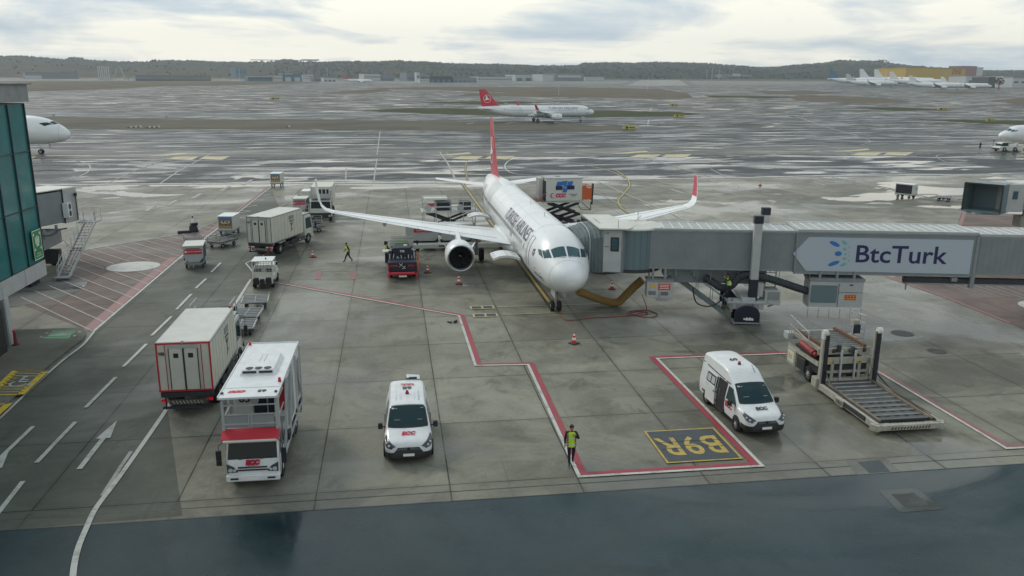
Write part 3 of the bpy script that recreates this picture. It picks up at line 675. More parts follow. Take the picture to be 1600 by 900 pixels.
def airliner(name,label,loc,rz,title=True,doors=False,group=None,simple=False,fincol=None,rot=None,logo=True,small_engine=False,crop=None):
    A_=thing(name,label,'airliner',loc,rz,group,rot)
    b=B(); n=40 if not simple else 20
    xs=[0,.03,.06,.12,.25,.4,.6,.8,1.05,1.3,1.6,1.95,2.3,2.6,2.9,3.25,3.6,4.1,4.6,5.4,6.2,12,18,24,29,30.5,32,33.5,35,36.5,38,39.3,40.5,41.7,42.8,43.5,44.2,44.5]
    if simple: xs=xs[::3]+[44.5]
    if crop: xs=[x for x in xs if x<crop]+[crop]
    b.loft([[FS(x,360*k/n) for k in range(n)] for x in xs],0)
    if not crop:
        # belly fairing
        b.loft([[Vector((-x,hw*math.cos(2*math.pi*k/20),zc+hz*math.sin(2*math.pi*k/20))) for k in range(20)] for x,hw,zc,hz in ((14.0,.3,2.3,.25),(15.2,1.7,2.42,.75),(17,2.25,2.45,.98),(22,2.3,2.45,1.0),(25,1.9,2.45,.8),(27,.4,2.3,.3))],0)
    fus=b.obj('fuselage',AWHITE,A_,sharp=50)
    fc=fincol or TRED
    if not crop:
        for sd,nm_ in ((-1,'wing'),(1,'wing')):
            b=B(); b.loft([airfoil(le,te,z,th,sd*y) for y,le,te,z,th in WREC],0)
            sect=[(16.4,23.7,25.5,4.28,.07),(16.95,24.1,25.65,4.44,.06),(17.3,24.5,25.85,4.72,.05),(17.5,24.9,26.1,5.15,.045)]
            b.loft([airfoil(le,te,z,th,sd*y) for y,le,te,z,th in sect],0)
            w=b.obj('wing',[AWHITE,TRED],A_,sharp=50)
            b=B(); S=[(17.5,24.9,26.1,5.1,.03),(17.66,25.4,26.3,5.85,.025),(17.82,26.0,26.65,6.9,.015)]
            rs=[]
            for y,le,te,z,th in S:
                rs.append([Vector((-le,sd*(y+.05),z)),Vector((-te,sd*(y+.0),z+.06)),Vector((-te,sd*(y-.04),z+.06)),Vector((-le,sd*(y-.03),z))])
            b.loft(rs,0); b.obj('sharklet',[AWHITE if simple or (doors and sd<0) else TRED],w)
            if not simple:
                b=B(); b.tube([(-24.85,sd*17.5,5.1),(-25.36,sd*17.68,5.85),(-25.98,sd*17.84,6.92)],.05,6); b.obj('leading_edge',CHROME,w)
                for yy,xx,zz_ in ((5.0,22.2,2.86),(8.3,22.9,3.15),(11.8,23.7,3.5)):
                    b=B(); b.loft([[Vector((-(xx+dx),sd*yy+r*math.cos(k*.785),zz_-.05+dz+r*1.2*math.sin(k*.785))) for k in range(8)] for dx,r,dz in ((-2.2,.03,0),(-1.4,.16,-.06),(0,.22,-.05),(1.2,.16,.02),(2.2,.02,.1))],0); b.obj('flap_fairing',AWHITE,w)
                b=B()
                # panel seams on the upper skin: slat and flap lines
                def up(y,fr):
                    for i in range(len(WREC)-1):
                        if WREC[i][0]<=y<=WREC[i+1][0]:
                            t=(y-WREC[i][0])/(WREC[i+1][0]-WREC[i][0]); q=[lerp(WREC[i][j],WREC[i+1][j],t) for j in range(5)]
                            h=q[4]*(2.6*math.sqrt(fr)*(1-fr)+.12*fr*(1-fr)); return Vector((-(q[1]+(q[2]-q[1])*fr),sd*y,q[3]+h*.62+.006))
                    
                for fr in (.15,.72): b.tube([up(2.6+i*13.6/16,fr) for i in range(17)],.014,4)
                for yy in (6.4,9,11.6,14.2): b.tube([up(yy,.01),up(yy,.07),up(yy,.15)],.012,4)
                for yy in (6.4,13.0): b.tube([up(yy,.72),up(yy,.86),up(yy,.97)],.012,4)
                b.obj('panel_seam',MGREY,w)
            engine(A_,13.9,sd*5.85,2.02) if not simple else engine_simple(A_,13.9,sd*5.85,2.02)
            b=B(); b.loft([[Vector((-(x),sd*5.85+s_*.16,z)) for x,z in ((14.9,3.1),(18.0,3.45),(20.2,3.1),(18.2,2.55))] for s_ in (-1,1)]); b.obj('pylon',AWHITE,A_)
            gear(A_,'main_gear',-22.3,sd*3.8,2.7,.58,.42,.93,.15) if not simple else None
            b=B(); b.loft([airfoil(le,te,z,th,sd*y,6) for y,le,te,z,th in ((.5,38.1,42.4,4.55,.12),(6.22,41.6,43.35,5.1,.05))],0); b.obj('tailplane',AWHITE,A_)
        b=B(); b.loft([vert_airfoil(le,te,0,th,z) for z,le,te,th in ((5.55,34.2,42.6,.16),(6.3,36.4,42.75,.15),(7.0,37.15,42.9,.14),(11.6,41.0,43.6,.09),(11.76,41.4,43.6,.05))],0); fin=b.obj('tail_fin',fc,A_,sharp=50)
        if logo and not simple:
            for sd in (-1,1):
                b=B(); cxx,cz,r=-40.6,8.35,1.42
                def yo(x,z): return sd*(.135+.075*(1-(z-5.6)/6))
                for k in range(40):
                    a0=2*math.pi*k/40;a1=2*math.pi*(k+1)/40
                    b.add([(cxx+q_*math.cos(a),yo(0,cz+q_*math.sin(a)),cz+q_*math.sin(a)) for q_,a in((r,a0),(r,a1),(r*.92,a1),(r*.92,a0))],[(0,1,2,3)])
                # bird: sweeping body and raised wing
                body=[(-1.25,-.62),(-.6,-.45),(.1,-.42),(.75,-.25),(1.28,.22),(1.0,.0),(.55,.02),(.25,.25),(.12,.62),(-.15,1.0),(-.75,1.2),(-.38,.7),(-.45,.2),(-.8,-.25)]
                bd=[(cxx-sd*0+(-x if False else -x),yo(0,cz+z),cz+z) for x,z in body]
                bd=[(cxx+x,yo(0,cz+z),cz+z) for x,z in body]
                b.add(bd,[tuple(range(len(bd)))]); b.obj('tail_emblem',TXTW,fin)
    # cockpit glazing
    for mir in (False,True):
        for cs in (((1.50,92),(1.70,126),(2.42,124),(2.34,92.5)),((1.80,130),(2.25,148),(2.92,142.5),(2.55,128)),((2.36,150),(3.0,153.5),(3.50,148),(3.05,143))):
            patch(A_,'cockpit_window',CGLASS,[(d,180-t) for d,t in cs],mir=mir)
    gear(A_,'nose_gear',-5.07,0,2.0,.38,.26,.50,.09)
    for s_ in (-1,1): b=B(); b.box((-4.3,s_*.35,1.55),(1.3,.03,.5)); b.obj('gear_door',AWHITE,A_)
    if simple: return A_
    ends=[12.0,13.4,20.3,27.2] if not crop else []
    wm={}
    for sd in (1,-1):
        d=7.2
        while d<(34.6 if not crop else crop-.4):
            if not any(abs(d-e)<.35 for e in (7.9,)):
                if d<29:
                    if sd not in wm: wm[sd]=patch(A_,'cabin_window',WING_,[(8,7.5),(8.22,7.5),(8.22,16),(8,16)],.01,2,mir=sd<0); wm[sd].location.x=-(d-8)
                    else: o=link('cabin_window',wm[sd].data,A_); o.location.x=-(d-8)
                else: patch(A_,'cabin_window',WING_,[(d,7.5),(d+.22,7.5),(d+.22,16),(d,16)],.01,2,mir=sd<0)
            d+=.533*1.0 if True else 0
    # skin joints, radome ring, probes, wipers
    SEAM=pm('skin_seam',(.40,.42,.43),.4,dirt=0)
    for d_ in [1.15,6.4,11.8,17.2,22.6,28.0,33.4,38.6]:
        if crop and d_>crop: continue
        b=B(); b.tube([FS(d_,360*k/36,.001) for k in range(37)],.009,4); b.obj('skin_joint',SEAM,A_)
    for th_ in (38,142,-20,200,66,114):
        b=B(); b.tube([FS(4.8+k*1.6,th_,.001) for k in range(15)],.007,4); b.obj('skin_joint',SEAM,A_)
    for mir in (0,1):
        for d_,th_ in ((2.4,-8),(2.9,-14),(3.3,-6)):
            b=B(); p_=FS(d_,180-th_ if mir else th_,0); q_=FS(d_-.05,180-th_ if mir else th_,.10); b.bar(p_,q_,.03); b.bar(q_,q_+Vector((.2,0,0)),.02); b.obj('probe',MGREY,A_)
        b=B(); b.bar(FS(1.42,92+(-1 if mir else 1)*4,.03),FS(1.62,90+(-1 if mir else 1)*26,.03),.02); b.obj('wiper',DARK,A_)
    # doors outline
    def outline(nm_,d0,d1,t0,t1,mir):
        b=B(); pts=[]
        for u,v in [(i/6,0) for i in range(7)]+[(1,i/8) for i in range(1,9)]+[(1-i/6,1) for i in range(1,7)]+[(0,1-i/8) for i in range(1,9)]:
            th=lerp(t0,t1,v); pts.append(FS(lerp(d0,d1,u),180-th if mir else th,.008))
        b.tube(pts,.016,4); return b.obj(nm_,MGREY,A_)
    for mir in (False,True):
        outline('cabin_door',5.1,5.95,-14,42,mir)
        if not crop: outline('cabin_door',34.3,35.1,-16,40,mir); outline('overwing_exit',13.1,13.7,0,28,mir)
    outline('cargo_door_frame',8.6,10.6,-52,-14,True)
    if title:
        wraptext('TURKISH AIRLINES',1.36,TXTF,A_,12.4,33.5,-1); wraptext('TURKISH AIRLINES',1.36,TXTF,A_,12.4,33.5,1)
        # faint grey stripes round the rear fuselage
        for i in range(5):
            b=B(); rs=[]
            for k in range(22):
                t=k/21; th=-18+92*t; d=27.4+i*.62+3.2*(1-math.cos(t*1.5))*(.6+.12*i)
                for mir in (True,):
                    a_=FS(d,180-th,.016); c_=FS(d+.12,180-th,.016); rs.append((a_,c_))
            for k in range(21): b.add([rs[k][0],rs[k][1],rs[k+1][1],rs[k+1][0]],[(0,1,2,3)])
            b.obj('tail_stripe',LGREY,A_)
        wraptext('Yedikuyular',.32,TXTK,A_,3.0,-18,-1,bold=.004,shear=.2)
        outline('registration_box',2.05,2.42,-26,-16,True)
        # small star ring behind the cockpit
        b=B(); c0=(4.0,168 if False else 32)
        for k in range(10):
            a0=2*math.pi*k/10; rr=.26 if k%2 else .12; a1=2*math.pi*(k+1)/10; r1=.12 if k%2 else .26
            p=FS(3.95+rr*math.cos(a0),180-(20+math.degrees(rr*math.sin(a0)/1.9)),.015); q2=FS(3.95+r1*math.cos(a1),180-(20+math.degrees(r1*math.sin(a1)/1.9)),.015); b.bar(p,q2,.03)
        b.obj('star_emblem',TXTK,A_)
    if not crop:
        b=B(); b.loft([[Vector((-(x),hw*math.cos(a),5.86+h*math.sin(a))) for a in [math.pi*k/10 for k in range(11)]]+[Vector((-x,-hw,5.75)),Vector((-x,hw,5.75))] for x,hw,h in ((29.2,.3,.05),(30,.55,.28),(32.2,.55,.30),(33.4,.3,.05))],0); b.obj('antenna_dome',AWHITE,A_)
    b=B()
    for x_ in (9.5,15.6): b.add([(-x_,-.01,5.9),(-x_-.35,-.01,5.9),(-x_-.35,-.01,6.25),(-x_-.25,.01,6.25)],[(0,1,2,3)])
    b.obj('antenna_blade',LGREY,A_)
    if doors:
        for d0,nm_ in ((8.7,'cargo_door'),(27.6,'cargo_door')):
            b=B(); prof=[]
            for i in range(9):
                t=i/8; yy=-1.93-2.0*t; z_=3.02+.32*math.sin(t*2.6)-.12*t; prof.append((yy,z_))
            ring=[(y,z) for y,z in prof]+[(y,z-.16) for y,z in reversed(prof)]
            b.prism(ring,'x',-d0-1.95,-d0,0); cd=b.obj(nm_,WHITE,A_,sharp=50)
            b=B()
            for k in (.28,.68): b.bar((-d0-1.95*k,-2.0,3.22),(-d0-1.95*k,-3.9,3.14),.03,.02)
            b.bar((-d0-.05,-2.9,3.26),(-d0-1.9,-2.9,3.26),.03,.02)
            b.obj('door_seam',MGREY,cd)
            b=B(); b.grid(lambda u,v:FS(d0+1.95*u,180-lerp(-50,-22,v),.012),2,6); b.obj('cargo_hold_opening',BLACK,A_)
            b=B(); b.bar((-d0-.2,-1.85,2.75),(-d0-.2,-2.5,3.1),.05); b.bar((-d0-1.75,-1.85,2.75),(-d0-1.75,-2.5,3.1),.05); b.obj('door_strut',LGREY,cd)
    return A_
def engine_simple(parent,x0,y,z):
    b=B(); n=14; b.loft([[Vector((-(x0+d),y+r*math.cos(2*math.pi*k/n),z+r*math.sin(2*math.pi*k/n))) for k in range(n)] for d,r in ((.5,.2),(.3,.9),(0,1.02),(.5,1.18),(2.2,1.14),(3.9,.8),(4.6,.3))],0); return b.obj('engine',AWHITE,parent,sharp=50)
main=airliner('airliner','large white airliner parked nose-on at the stand, cargo doors open, jet bridge at its side','airliner' and (11.05,48.85,0),rad(-90),doors=True)
# taxiing aircraft: faces right in the picture
gx,gy=62.5,290.0
a0=Vector((83.0,303.0)); yaw=rad(-2.5)
def slope_rot(h):
    d=Vector((math.cos(h),math.sin(h),0)); nrm=Vector((-.004,-.0125,1)).normalized(); x=(d-nrm*d.dot(nrm)).normalized(); y=nrm.cross(x)
    return Matrix((x,y,nrm)).transposed().to_euler()
t2=airliner('airliner','white airliner with a red tail taxiing to the right across the wet field','airliner' and (0,0,0),0)
h=rad(2.0); nx,ny=75.9,306.0
t2.location=(nx,ny,gz(nx,ny)-.02); t2.rotation_euler=slope_rot(h)
# twin-aisle nose appearing behind the glass building
def scaleP(P,s,z0): return [(x*s,(t-1.78)*s+z0,(bt-1.78)*s+z0,w*s) for x,t,bt,w in P]
P7=[(0,4.20,4.10,.03),(.10,4.6,3.7,.42),(.6,5.25,3.15,1.02),(1.4,5.90,2.75,1.55),(2.4,6.55,2.48,2.0),(3.6,7.15,2.30,2.38),(5.0,7.65,2.18,2.65),(7.0,8.02,2.1,2.83),(9.5,8.15,2.08,2.9),(15,8.15,2.08,2.9),(60,8.15,2.08,2.9)]
def widebody(loc,rz,label):
    A_=thing('widebody_airliner',label,'airliner',loc,rz); n=36
    xs=[0,.03,.1,.3,.6,1,1.4,1.9,2.4,3,3.6,4.3,5,6,7,8,9.5,15,30,44]
    b=B(); b.loft([[FS(x,360*k/n,0,P7) for k in range(n)] for x in xs]); b.obj('fuselage',AWHITE,A_,sharp=50)
    for mir in (False,True):
        for cs in (((2.0,88),(2.5,56),(3.4,58),(3.1,88)),((2.7,53),(4.1,27),(5.2,35),(3.7,53))): patch(A_,'cockpit_window',GLASS,cs,mir=mir,P=P7)
        b=B(); pts=[FS(1.75,180*0+360*k/24,.01,P7) for k in range(25)]; 
    b=B(); b.tube([FS(1.75,360*k/24,.004,P7) for k in range(25)],.02,4); b.obj('radome_seam',MGREY,A_)
    b=B()
    for mir in (0,1):
        pts=[FS(lerp(8.6,9.7,u),(180-lerp(-6,34,v)) if mir else lerp(-6,34,v),.01,P7) for u,v in [(i/4,0) for i in range(5)]+[(1,i/6) for i in range(1,7)]+[(1-i/4,1) for i in range(1,5)]+[(0,1-i/6) for i in range(1,7)]]; b.tube(pts,.025,4)
    b.obj('cabin_door',MGREY,A_)
    for k in range(24):
        for mir in (0,1): patch(A_,'cabin_window',GLASS,[(10.6+k*.62,9),(10.9+k*.62,9),(10.9+k*.62,18.5),(10.6+k*.62,18.5)],.012,2,P=P7,mir=mir)
    gear(A_,'nose_gear',-6.3,0,2.5,.50,.34,.75,.13)
    for s_ in (-1,1): b=B(); b.box((-5.3,s_*.45,1.75),(1.8,.04,.75)); b.obj('gear_door',AWHITE,A_)
    b=B(); b.loft([airfoil(le,te,z,th,y) for y,le,te,z,th in ((2,17,28,3.2,.5),(10,22,29,3.8,.3),(29,35,37,6.2,.1))]); b.loft([airfoil(le,te,z,th,-y) for y,le,te,z,th in ((2,17,28,3.2,.5),(10,22,29,3.8,.3),(29,35,37,6.2,.1))]); b.obj('wing',AWHITE,A_)
    b=B(); b.loft([vert_airfoil(le,te,0,th,z) for z,le,te,th in ((8,39,44,.3),(16,43,45,.1))]); b.obj('tail_fin',TRED,A_)
    return A_
x_,y_=G(65,240.5); widebody((x_+6.3,y_,gz(x_,y_)),rad(0),'big rounded white aircraft nose poking out from behind the glass building')
# aircraft entering at the right edge, on a pushback tug
x_,y_=G(1590,236)
c_=airliner('airliner','white airliner nose under tow at the far right edge of the taxiway','airliner' and (0,0,0),0,title=False,logo=False)
c_.location=(x_-5.2,y_+.4,gz(x_,y_)+.25); c_.rotation_euler=(0,0,rad(178))
def tug(loc,rz,label):
    T=thing('pushback_tug',label,'tug',loc,rz)
    b=B(); b.prism([(0,.35),(0,.95),(-.5,1.15),(-4.2,1.15),(-4.6,.95),(-4.6,.3)],'y',-1.4,1.4); b.box((-6.0,1.1,.7),(3,.6,.7)); b.box((-6.0,-1.1,.7),(3,.6,.7)); b.obj('chassis',OFFW,T,bev=.05)
    b=B(); b.prism([(-.5,1.15),(-.9,2.1),(-2.6,2.1),(-2.8,1.15)],'y',-1.0,1.0); b.obj('cab',OFFW,T,bev=.05)
    b=B(); b.prism([(-.52,1.25),(-.86,1.98),(-2.4,1.98),(-2.4,1.25)],'y',-1.02,1.02); b.obj('cab_window',GLASS,T)
    for x in (-1.2,-4.0,-6.8):
        for s in (-1,1): wheel(T,x,s*1.35,.5,.4,s)
    b=B(); b.box((.1,0,.6),(.25,2.5,.3)); b.obj('bumper',DARK,T,bev=.03)
    b=B(); b.bar((-.1,-1.2,1.0),(-.1,-1.2,2.3),.06); b.box((-.1,-1.2,2.3),(.3,.3,.25)); b.obj('lamp_mast',DARK,T)
    return T
tug((x_-5.6,y_+.4,gz(x_,y_)),rad(180),'low white pushback tug lifting the nose wheel at the far right edge')
pm('headlight_dark',(.05,.06,.07),.12,dirt=0,spec=.5)
# ------------------------------------------------------------------ vans (front at x=0)
def van(label,loc,rz,L=4.97,high=False,tail_open=False,door_open=False,num='68'):
    V=thing('crew_van',label,'van',loc,rz)
    zt=2.42 if high else 1.97
    #   d, halfwidth, z bottom, z top, roof halfwidth
    P=[(0,.74,.34,.84,.64),(.06,.86,.29,.94,.76),(.18,.94,.27,1.01,.84),(.45,.98,.26,1.08,.88),(.75,.985,.26,1.15,.90),(1.02,.99,.26,1.24,.90),(1.25,.99,.26,1.44,.87),(1.55,.99,.26,1.70,.81),(1.84,.99,.26,1.90,.76),(2.1,.99,.26,1.90+(.16 if high else .04),.75),(2.6,.99,.26,zt-.06,.74),(3.1,.99,.26,zt,.74),(L-.5,.99,.26,zt,.74),(L-.12,.97,.28,zt-.05,.72),(L-.03,.94,.32,zt-.14,.70),(L,.90,.36,zt-.35,.68)]
    def pr(x):
        x=min(max(x,0),L)
        for i in range(len(P)-1):
            if x<=P[i+1][0]:
                t=(x-P[i][0])/(P[i+1][0]-P[i][0]); return [lerp(P[i][j],P[i+1][j],t) for j in range(1,5)]
    def half(x):
        w,zb,z1,wr=pr(x); belt=min(1.08,z1-.12)
        return [(0,zb),(w*.86,zb),(w*.97,zb+.10),(w,zb+.30),(w,min(belt,.8)),(w*.985,belt)]+[(lerp(w*.985,wr+.04,t),lerp(belt,z1-.10,t)+.0) for t in (.5,1.0)]+[(wr-.02,z1-.035),(wr-.12,z1-.008),(wr*.5,z1+.012),(0,z1+.02)]
    def ring(x):
        h=half(x); return [Vector((-x,y,z)) for y,z in h]+[Vector((-x,-y,z)) for y,z in h[-2:0:-1]]
    xs=[0,.07,.13,.20,.32,.45,.6,.75,.9,1.02,1.13,1.25,1.4,1.55,1.7,1.84,1.97,2.1,2.35,2.6,2.85,3.1,3.6,4.1,L-.5,L-.25,L-.12,L-.03,L]
    b=B(); b.loft([ring(x) for x in xs]); body=b.obj('body',WHITE,V,sharp=32)
    def topz(x,y):
        w,zb,z1,wr=pr(x); h=half(x)[6:]; ay=abs(y)
        for i in range(len(h)-1):
            (y1,z1_),(y2,z2_)=h[i],h[i+1]
            if y2<=ay<=y1: return lerp(z1_,z2_,(y1-ay)/(y1-y2+1e-9))
        return h[0][1]
    def sidey(x,z):
        h=half(x)
        for i in range(3,len(h)-1):
            (y1,z1_),(y2,z2_)=h[i],h[i+1]
            if z1_<=z<=z2_: return lerp(y1,y2,(z-z1_)/(z2_-z1_+1e-9))
        return h[4][0]
    # windscreen with black border
    for nm_,mat,x0,x1,a0,a1,off in (('windscreen_border',BLACK,1.06,1.90,.865,.74,.006),('windscreen',GLASS,1.13,1.84,.80,.70,.014)):
        b=B()
        def f(u,v):
            s=(u*2-1); x=lerp(x0,x1,v)-(.10*(1-v))*(1-s*s)*1.0+.0*v; y=s*lerp(a0,a1,v)*(1-.03*(v<.05)); return Vector((-x+off*.6,y,topz(x,y)+off))
        b.grid(f,14,8); b.obj(nm_,mat,V,sharp=60)
    b=B(); 
    for s in (-.62,.06): b.bar((-1.02,s,1.26),(-1.14,s+.5,1.36),.025,.02)
    b.obj('wiper',BLACK,V)
    # side glazing
    def side(nm_,mat,pts,sd,off=.012,n=4,par=V):
        b=B()
        def f(u,v):
            x=lerp(lerp(pts[0][0],pts[1][0],u),lerp(pts[3][0],pts[2][0],u),v); z=lerp(lerp(pts[0][1],pts[1][1],u),lerp(pts[3][1],pts[2][1],u),v); return Vector((-x,sd*(sidey(x,z)+off),z))
        b.grid(f,n,n); return b.obj(nm_,mat,par,sharp=60)
    for sd in (-1,1):
        side('door_window',GLASS,((1.28,1.14),(2.22,1.10),(2.20,1.72),(1.78,1.70)),sd)
        side('quarter_window',GLASS,((1.08,1.08),(1.26,1.13),(1.62,1.58),(1.30,1.30)),sd,.013)
        if high:
            side('side_window',BLACK,((3.3,1.20),(4.55,1.20),(4.5,1.72),(3.3,1.72)),sd); side('side_window_pane',LAMP,((3.45,1.26),(3.88,1.26),(3.88,1.66),(3.45,1.66)),sd,.018); side('side_window_pane',LAMP,((3.98,1.26),(4.38,1.26),(4.36,1.66),(3.98,1.66)),sd,.018)
            side('roof_rail_trim',BLACK,((2.1,1.80),(L-.15,1.92),(L-.15,1.97),(2.1,1.85)),sd,.008)
        else:
            side('side_window',GLASS,((2.34,1.12),(3.3,1.12),(3.3,1.70),(2.34,1.72)),sd)
        side('side_moulding',BLACK,((2.4,.52),(L-.5,.52),(L-.5,.62),(2.4,.62)),sd,.014)
        b=B(); b.bar((-1.45,sd*.97,1.12),(-1.42,sd*1.12,1.16),.05); b.box((-1.40,sd*1.17,1.20),(.14,.19,.26)); mr=b.obj('wing_mirror',BLACK,V,bev=.04)
        b=B(); b.box((-1.474,sd*1.17,1.20),(.008,.15,.2)); b.obj('mirror_glass',LAMP,mr)
        # headlight wraps the corner
        b=B()
        def hf(u,v):
            x=lerp(.0,.74,u**1.2); pl=[Vector(q_) for q_ in half(x)[3:11]]; ls=[(pl[i+1]-pl[i]).length for i in range(7)]; T_=sum(ls)
            t0=lerp(.22,.50,u); t1=lerp(.66,.545,u); s_=lerp(t0,t1,v)*T_
            for i in range(7):
                if s_<=ls[i] or i==6: p_=pl[i].lerp(pl[i+1],min(1,s_/max(ls[i],1e-6))); break
                s_-=ls[i]
            return Vector((-x+.03*(1-u),sd*(p_.x+.014),p_.y+.014))
        b.grid(hf,10,8); hd=b.obj('headlight',pm('headlight_dark',(.06,.07,.08),.12,dirt=0,spec=.8,coat=.6),V,sharp=60)
        b=B(); b.sph((-.06,sd*.80,.87),.06,8); b.sph((-.20,sd*.89,.93),.055,8); b.obj('lamp',LAMP,hd)
        # wheel arch
        for xx in (.98,.98+(2.93 if L<5.1 else 3.30)):
            b=B(); n=14; b.add([Vector((-xx+.40*math.cos(math.pi*k/n),sd*.994,.34+.40*math.sin(math.pi*k/n))) for k in range(n+1)]+[Vector((-xx-.40,sd*.994,.2)),Vector((-xx+.40,sd*.994,.2))],[tuple(range(n+3))]); b.obj('wheel_arch',BLACK,V)
            wheel(V,-xx,sd*.93,.335,.24,sd,rimm=LGREY if high else CHROME)
        b=B(); b.box((-1.98,sd*.985,1.0),(.16,.03,.035)); b.box((-3.3,sd*.985,1.0),(.16,.03,.035)) if high else None; b.obj('door_handle',BLACK,V)
        b=B()
        for xx in (1.24,2.28): b.bar((-xx,sd*(sidey(xx,.45)+.002),.36),(-xx-.0,sd*(sidey(xx,1.05)+.002),1.06),.012)
        b.obj('door_gap',DARK,V)
        b=B(); b.box((-L+.01,sd*.82,1.25),(.05,.12,.5)); b.obj('tail_light',TXTR,V,bev=.02)
    b=B(); b.box((-L/2,0,.27),(L-.7,1.74,.16)); b.obj('underbody_light_block',BLACK,V)  # black box added so the white floor bounces no light onto the ground
    # grille, bumper, plate
    b=B(); b.prism([(.50,.70),(.44,.80),(-.44,.80),(-.50,.70)],'x',-.06,.02); b.obj('grille',BLACK,V,bev=.01)
    b=B()
    for k in range(3): b.box((.022,0,.725+.025*k),(.012,.84,.006))
    b.obj('grille_bar',CHROME,V)
    b=B(); b.cyl((.018,0,.745),(.035,0,.745),.07,n=14); o=b.obj('badge',NAVY,V); 
    b=B(); b.prism([(-.70,.45),(-.52,.69),(.52,.69),(.70,.45)],'x',-.08,.045)
    rr=[]
    for a in range(13):
        t=a/12*2-1; y=t*1.0; x=.055-.42*abs(t)**3.2; rr.append((x,y))
    vs=[];
    b2=B(); rg=[]
    for xq in (0,.03,.06,.12,.18,.3,.45,.56):
        w,zb,z1,wr=pr(xq); hh=[(0,zb),(w*.86,zb),(w*.97,zb+.10),(w,min(zb+.30,.57)),(w*.99,.60)]; hh=[(y*1.012+.004*(y>0),z-.006) for y,z in hh]; rg.append([Vector((-xq+.03*(1-xq/.56),y,z)) for y,z in hh[::-1]]+[Vector((-xq+.03*(1-xq/.56),-y,z)) for y,z in hh[1:]])
    b2.loft(rg,0,cap=False,closed=False); b2.add(rg[0],[tuple(range(len(rg[0])))]); b2.obj('front_bumper',BLACK,V)
    b.obj('lower_grille',DARK,V,bev=.01)
    b=B(); b.box((.068,0,.49),(.015,.46,.11)); pl=b.obj('number_plate',TXTW,V)
    # roof ribs, beacon, aerial
    b=B()
    for y in (-.5,-.3,.3,.5): b.bar((-2.4,y,topz(2.4,abs(y))+.004),(-3.1,y,topz(3.1,abs(y))+.006),.035,.016); b.bar((-3.1,y,topz(3.1,abs(y))+.006),(-L+.4,y,topz(L-.4,abs(y))+.006),.035,.016)
    b.obj('roof_rib',WHITE,V)
    rx=3.05; rzz=topz(rx,0)
    b=B(); b.cyl((-rx,0,rzz-.02),(-rx,0,rzz+.05),.085,.08,12); b.cyl((-rx,0,rzz+.05),(-rx,0,rzz+.15),.07,.05,12,1); b.obj('beacon',[BLACK,AMBER],V)
    b=B(); b.bar((-2.35,.48,topz(2.35,.48)),(-2.75,.48,topz(2.35,.48)+.28),.014); b.obj('aerial',BLACK,V)
    text(num,.42,TXTK,V,(-3.7,0,topz(3.75,.1)+.03),(0,-1,0),(1,0,0),bold=.01,name='fleet_number')
    if not high: text('CCC',.28,TXTR,V,(-4.12,0,topz(4.0,.1)+.03),(0,-1,0),(1,0,0),shear=-.3,bold=.012)
    # operator emblem on the bonnet and the doors
    g=text('ECC',.29,TXTR if not high else TXTK,V,(-.60,0,topz(.60,0)+.03),(0,1,0),(-.5,0,topz(.85,0)-topz(.35,0)),bold=.015,shear=.15,name='operator_lettering')
    for sd in (-1,1):
        text('ECC',.36,TXTR,V,(-1.85,sd*1.004,.88),(-sd,0,0),(0,0,1),bold=.022,name='operator_lettering')
    for yy,rr_ in ((-.62,.07),(-.48,.05)):
        b=B(); b.cyl((-1.745,yy,topz(1.745,.62)+.004),(-1.74,yy,topz(1.745,.62)+.02),rr_,n=12); b.obj('windscreen_sticker',LAMP,V)
    b=B(); b.box((-1.70,.60,topz(1.70,.6)+.015),(.14,.12,.008),ry=-.72); b.obj('windscreen_sticker',TXTW,V)
    b=B(); b.box((-1.27,-.45,topz(1.27,.4)+.01),(.10,.26,.008),ry=-.7); b.box((-1.27,.5,topz(1.27,.4)+.01),(.08,.2,.008),ry=-.7); b.obj('paper_on_dash',TXTW,V)
    if tail_open:
        b=B(); b.box((-L-.10,.30,zt+.05),(.30,.62,.045),ry=.35,rx=-.12,m=0); tg=b.obj('tailgate',WHITE,V,bev=.02)
        b=B(); b.box((-L+.02,.22,zt+.03),(.10,.5,.05),ry=.35); b.obj('tailgate_window',GLASS,tg)
    if door_open:
        # sliding door on the starboard side stands open: dark opening with the seats inside
        side('door_opening',BLACK,((2.32,.34),(3.22,.34),(3.22,1.80),(2.32,1.80)),-1,.010)
        b=B(); b.box((-2.75,-.96,.62),(.42,.06,.55)); b.box((-2.93,-.96,1.05),(.12,.06,.55)); b.obj('seat',pm('seat_cloth',(.09,.10,.11),.8),V,bev=.03)
        b=B(); b.box((-2.77,-1.0,.33),(.9,.06,.06)); b.obj('door_step',DARK,V)
        b=B(); b.box((-3.82,-1.045,.80),(1.06,.05,.92),m=0); b.box((-3.82,-.985,1.53),(1.06,.04,.60),m=0,rx=-.157); sdr=b.obj('sliding_door',WHITE,V,bev=.02)
        b=B(); b.box((-3.36,-1.08,1.02),(.17,.03,.04)); b.obj('handle',BLACK,sdr)
        b=B(); b.box((-3.80,-1.002,1.50),(.94,.03,.48),rx=-.157); f_=b.obj('side_window',BLACK,sdr)
        b=B(); b.box((-3.58,-1.015,1.50),(.36,.02,.34),rx=-.157); b.box((-4.02,-1.015,1.50),(.34,.02,.34),rx=-.157); b.obj('pane',LAMP,sdr)
    return V
van('white crew van 68 with its tailgate raised, alone in the middle foreground',(.37,31.35,0),rad(-90.6),L=4.97,tail_open=True,num='68')
van('white high-roof minibus 69 with open side door beside the stand number B9R',(16.33,32.0,0),rad(-87.8),L=5.34,high=True,door_open=True,num='69')
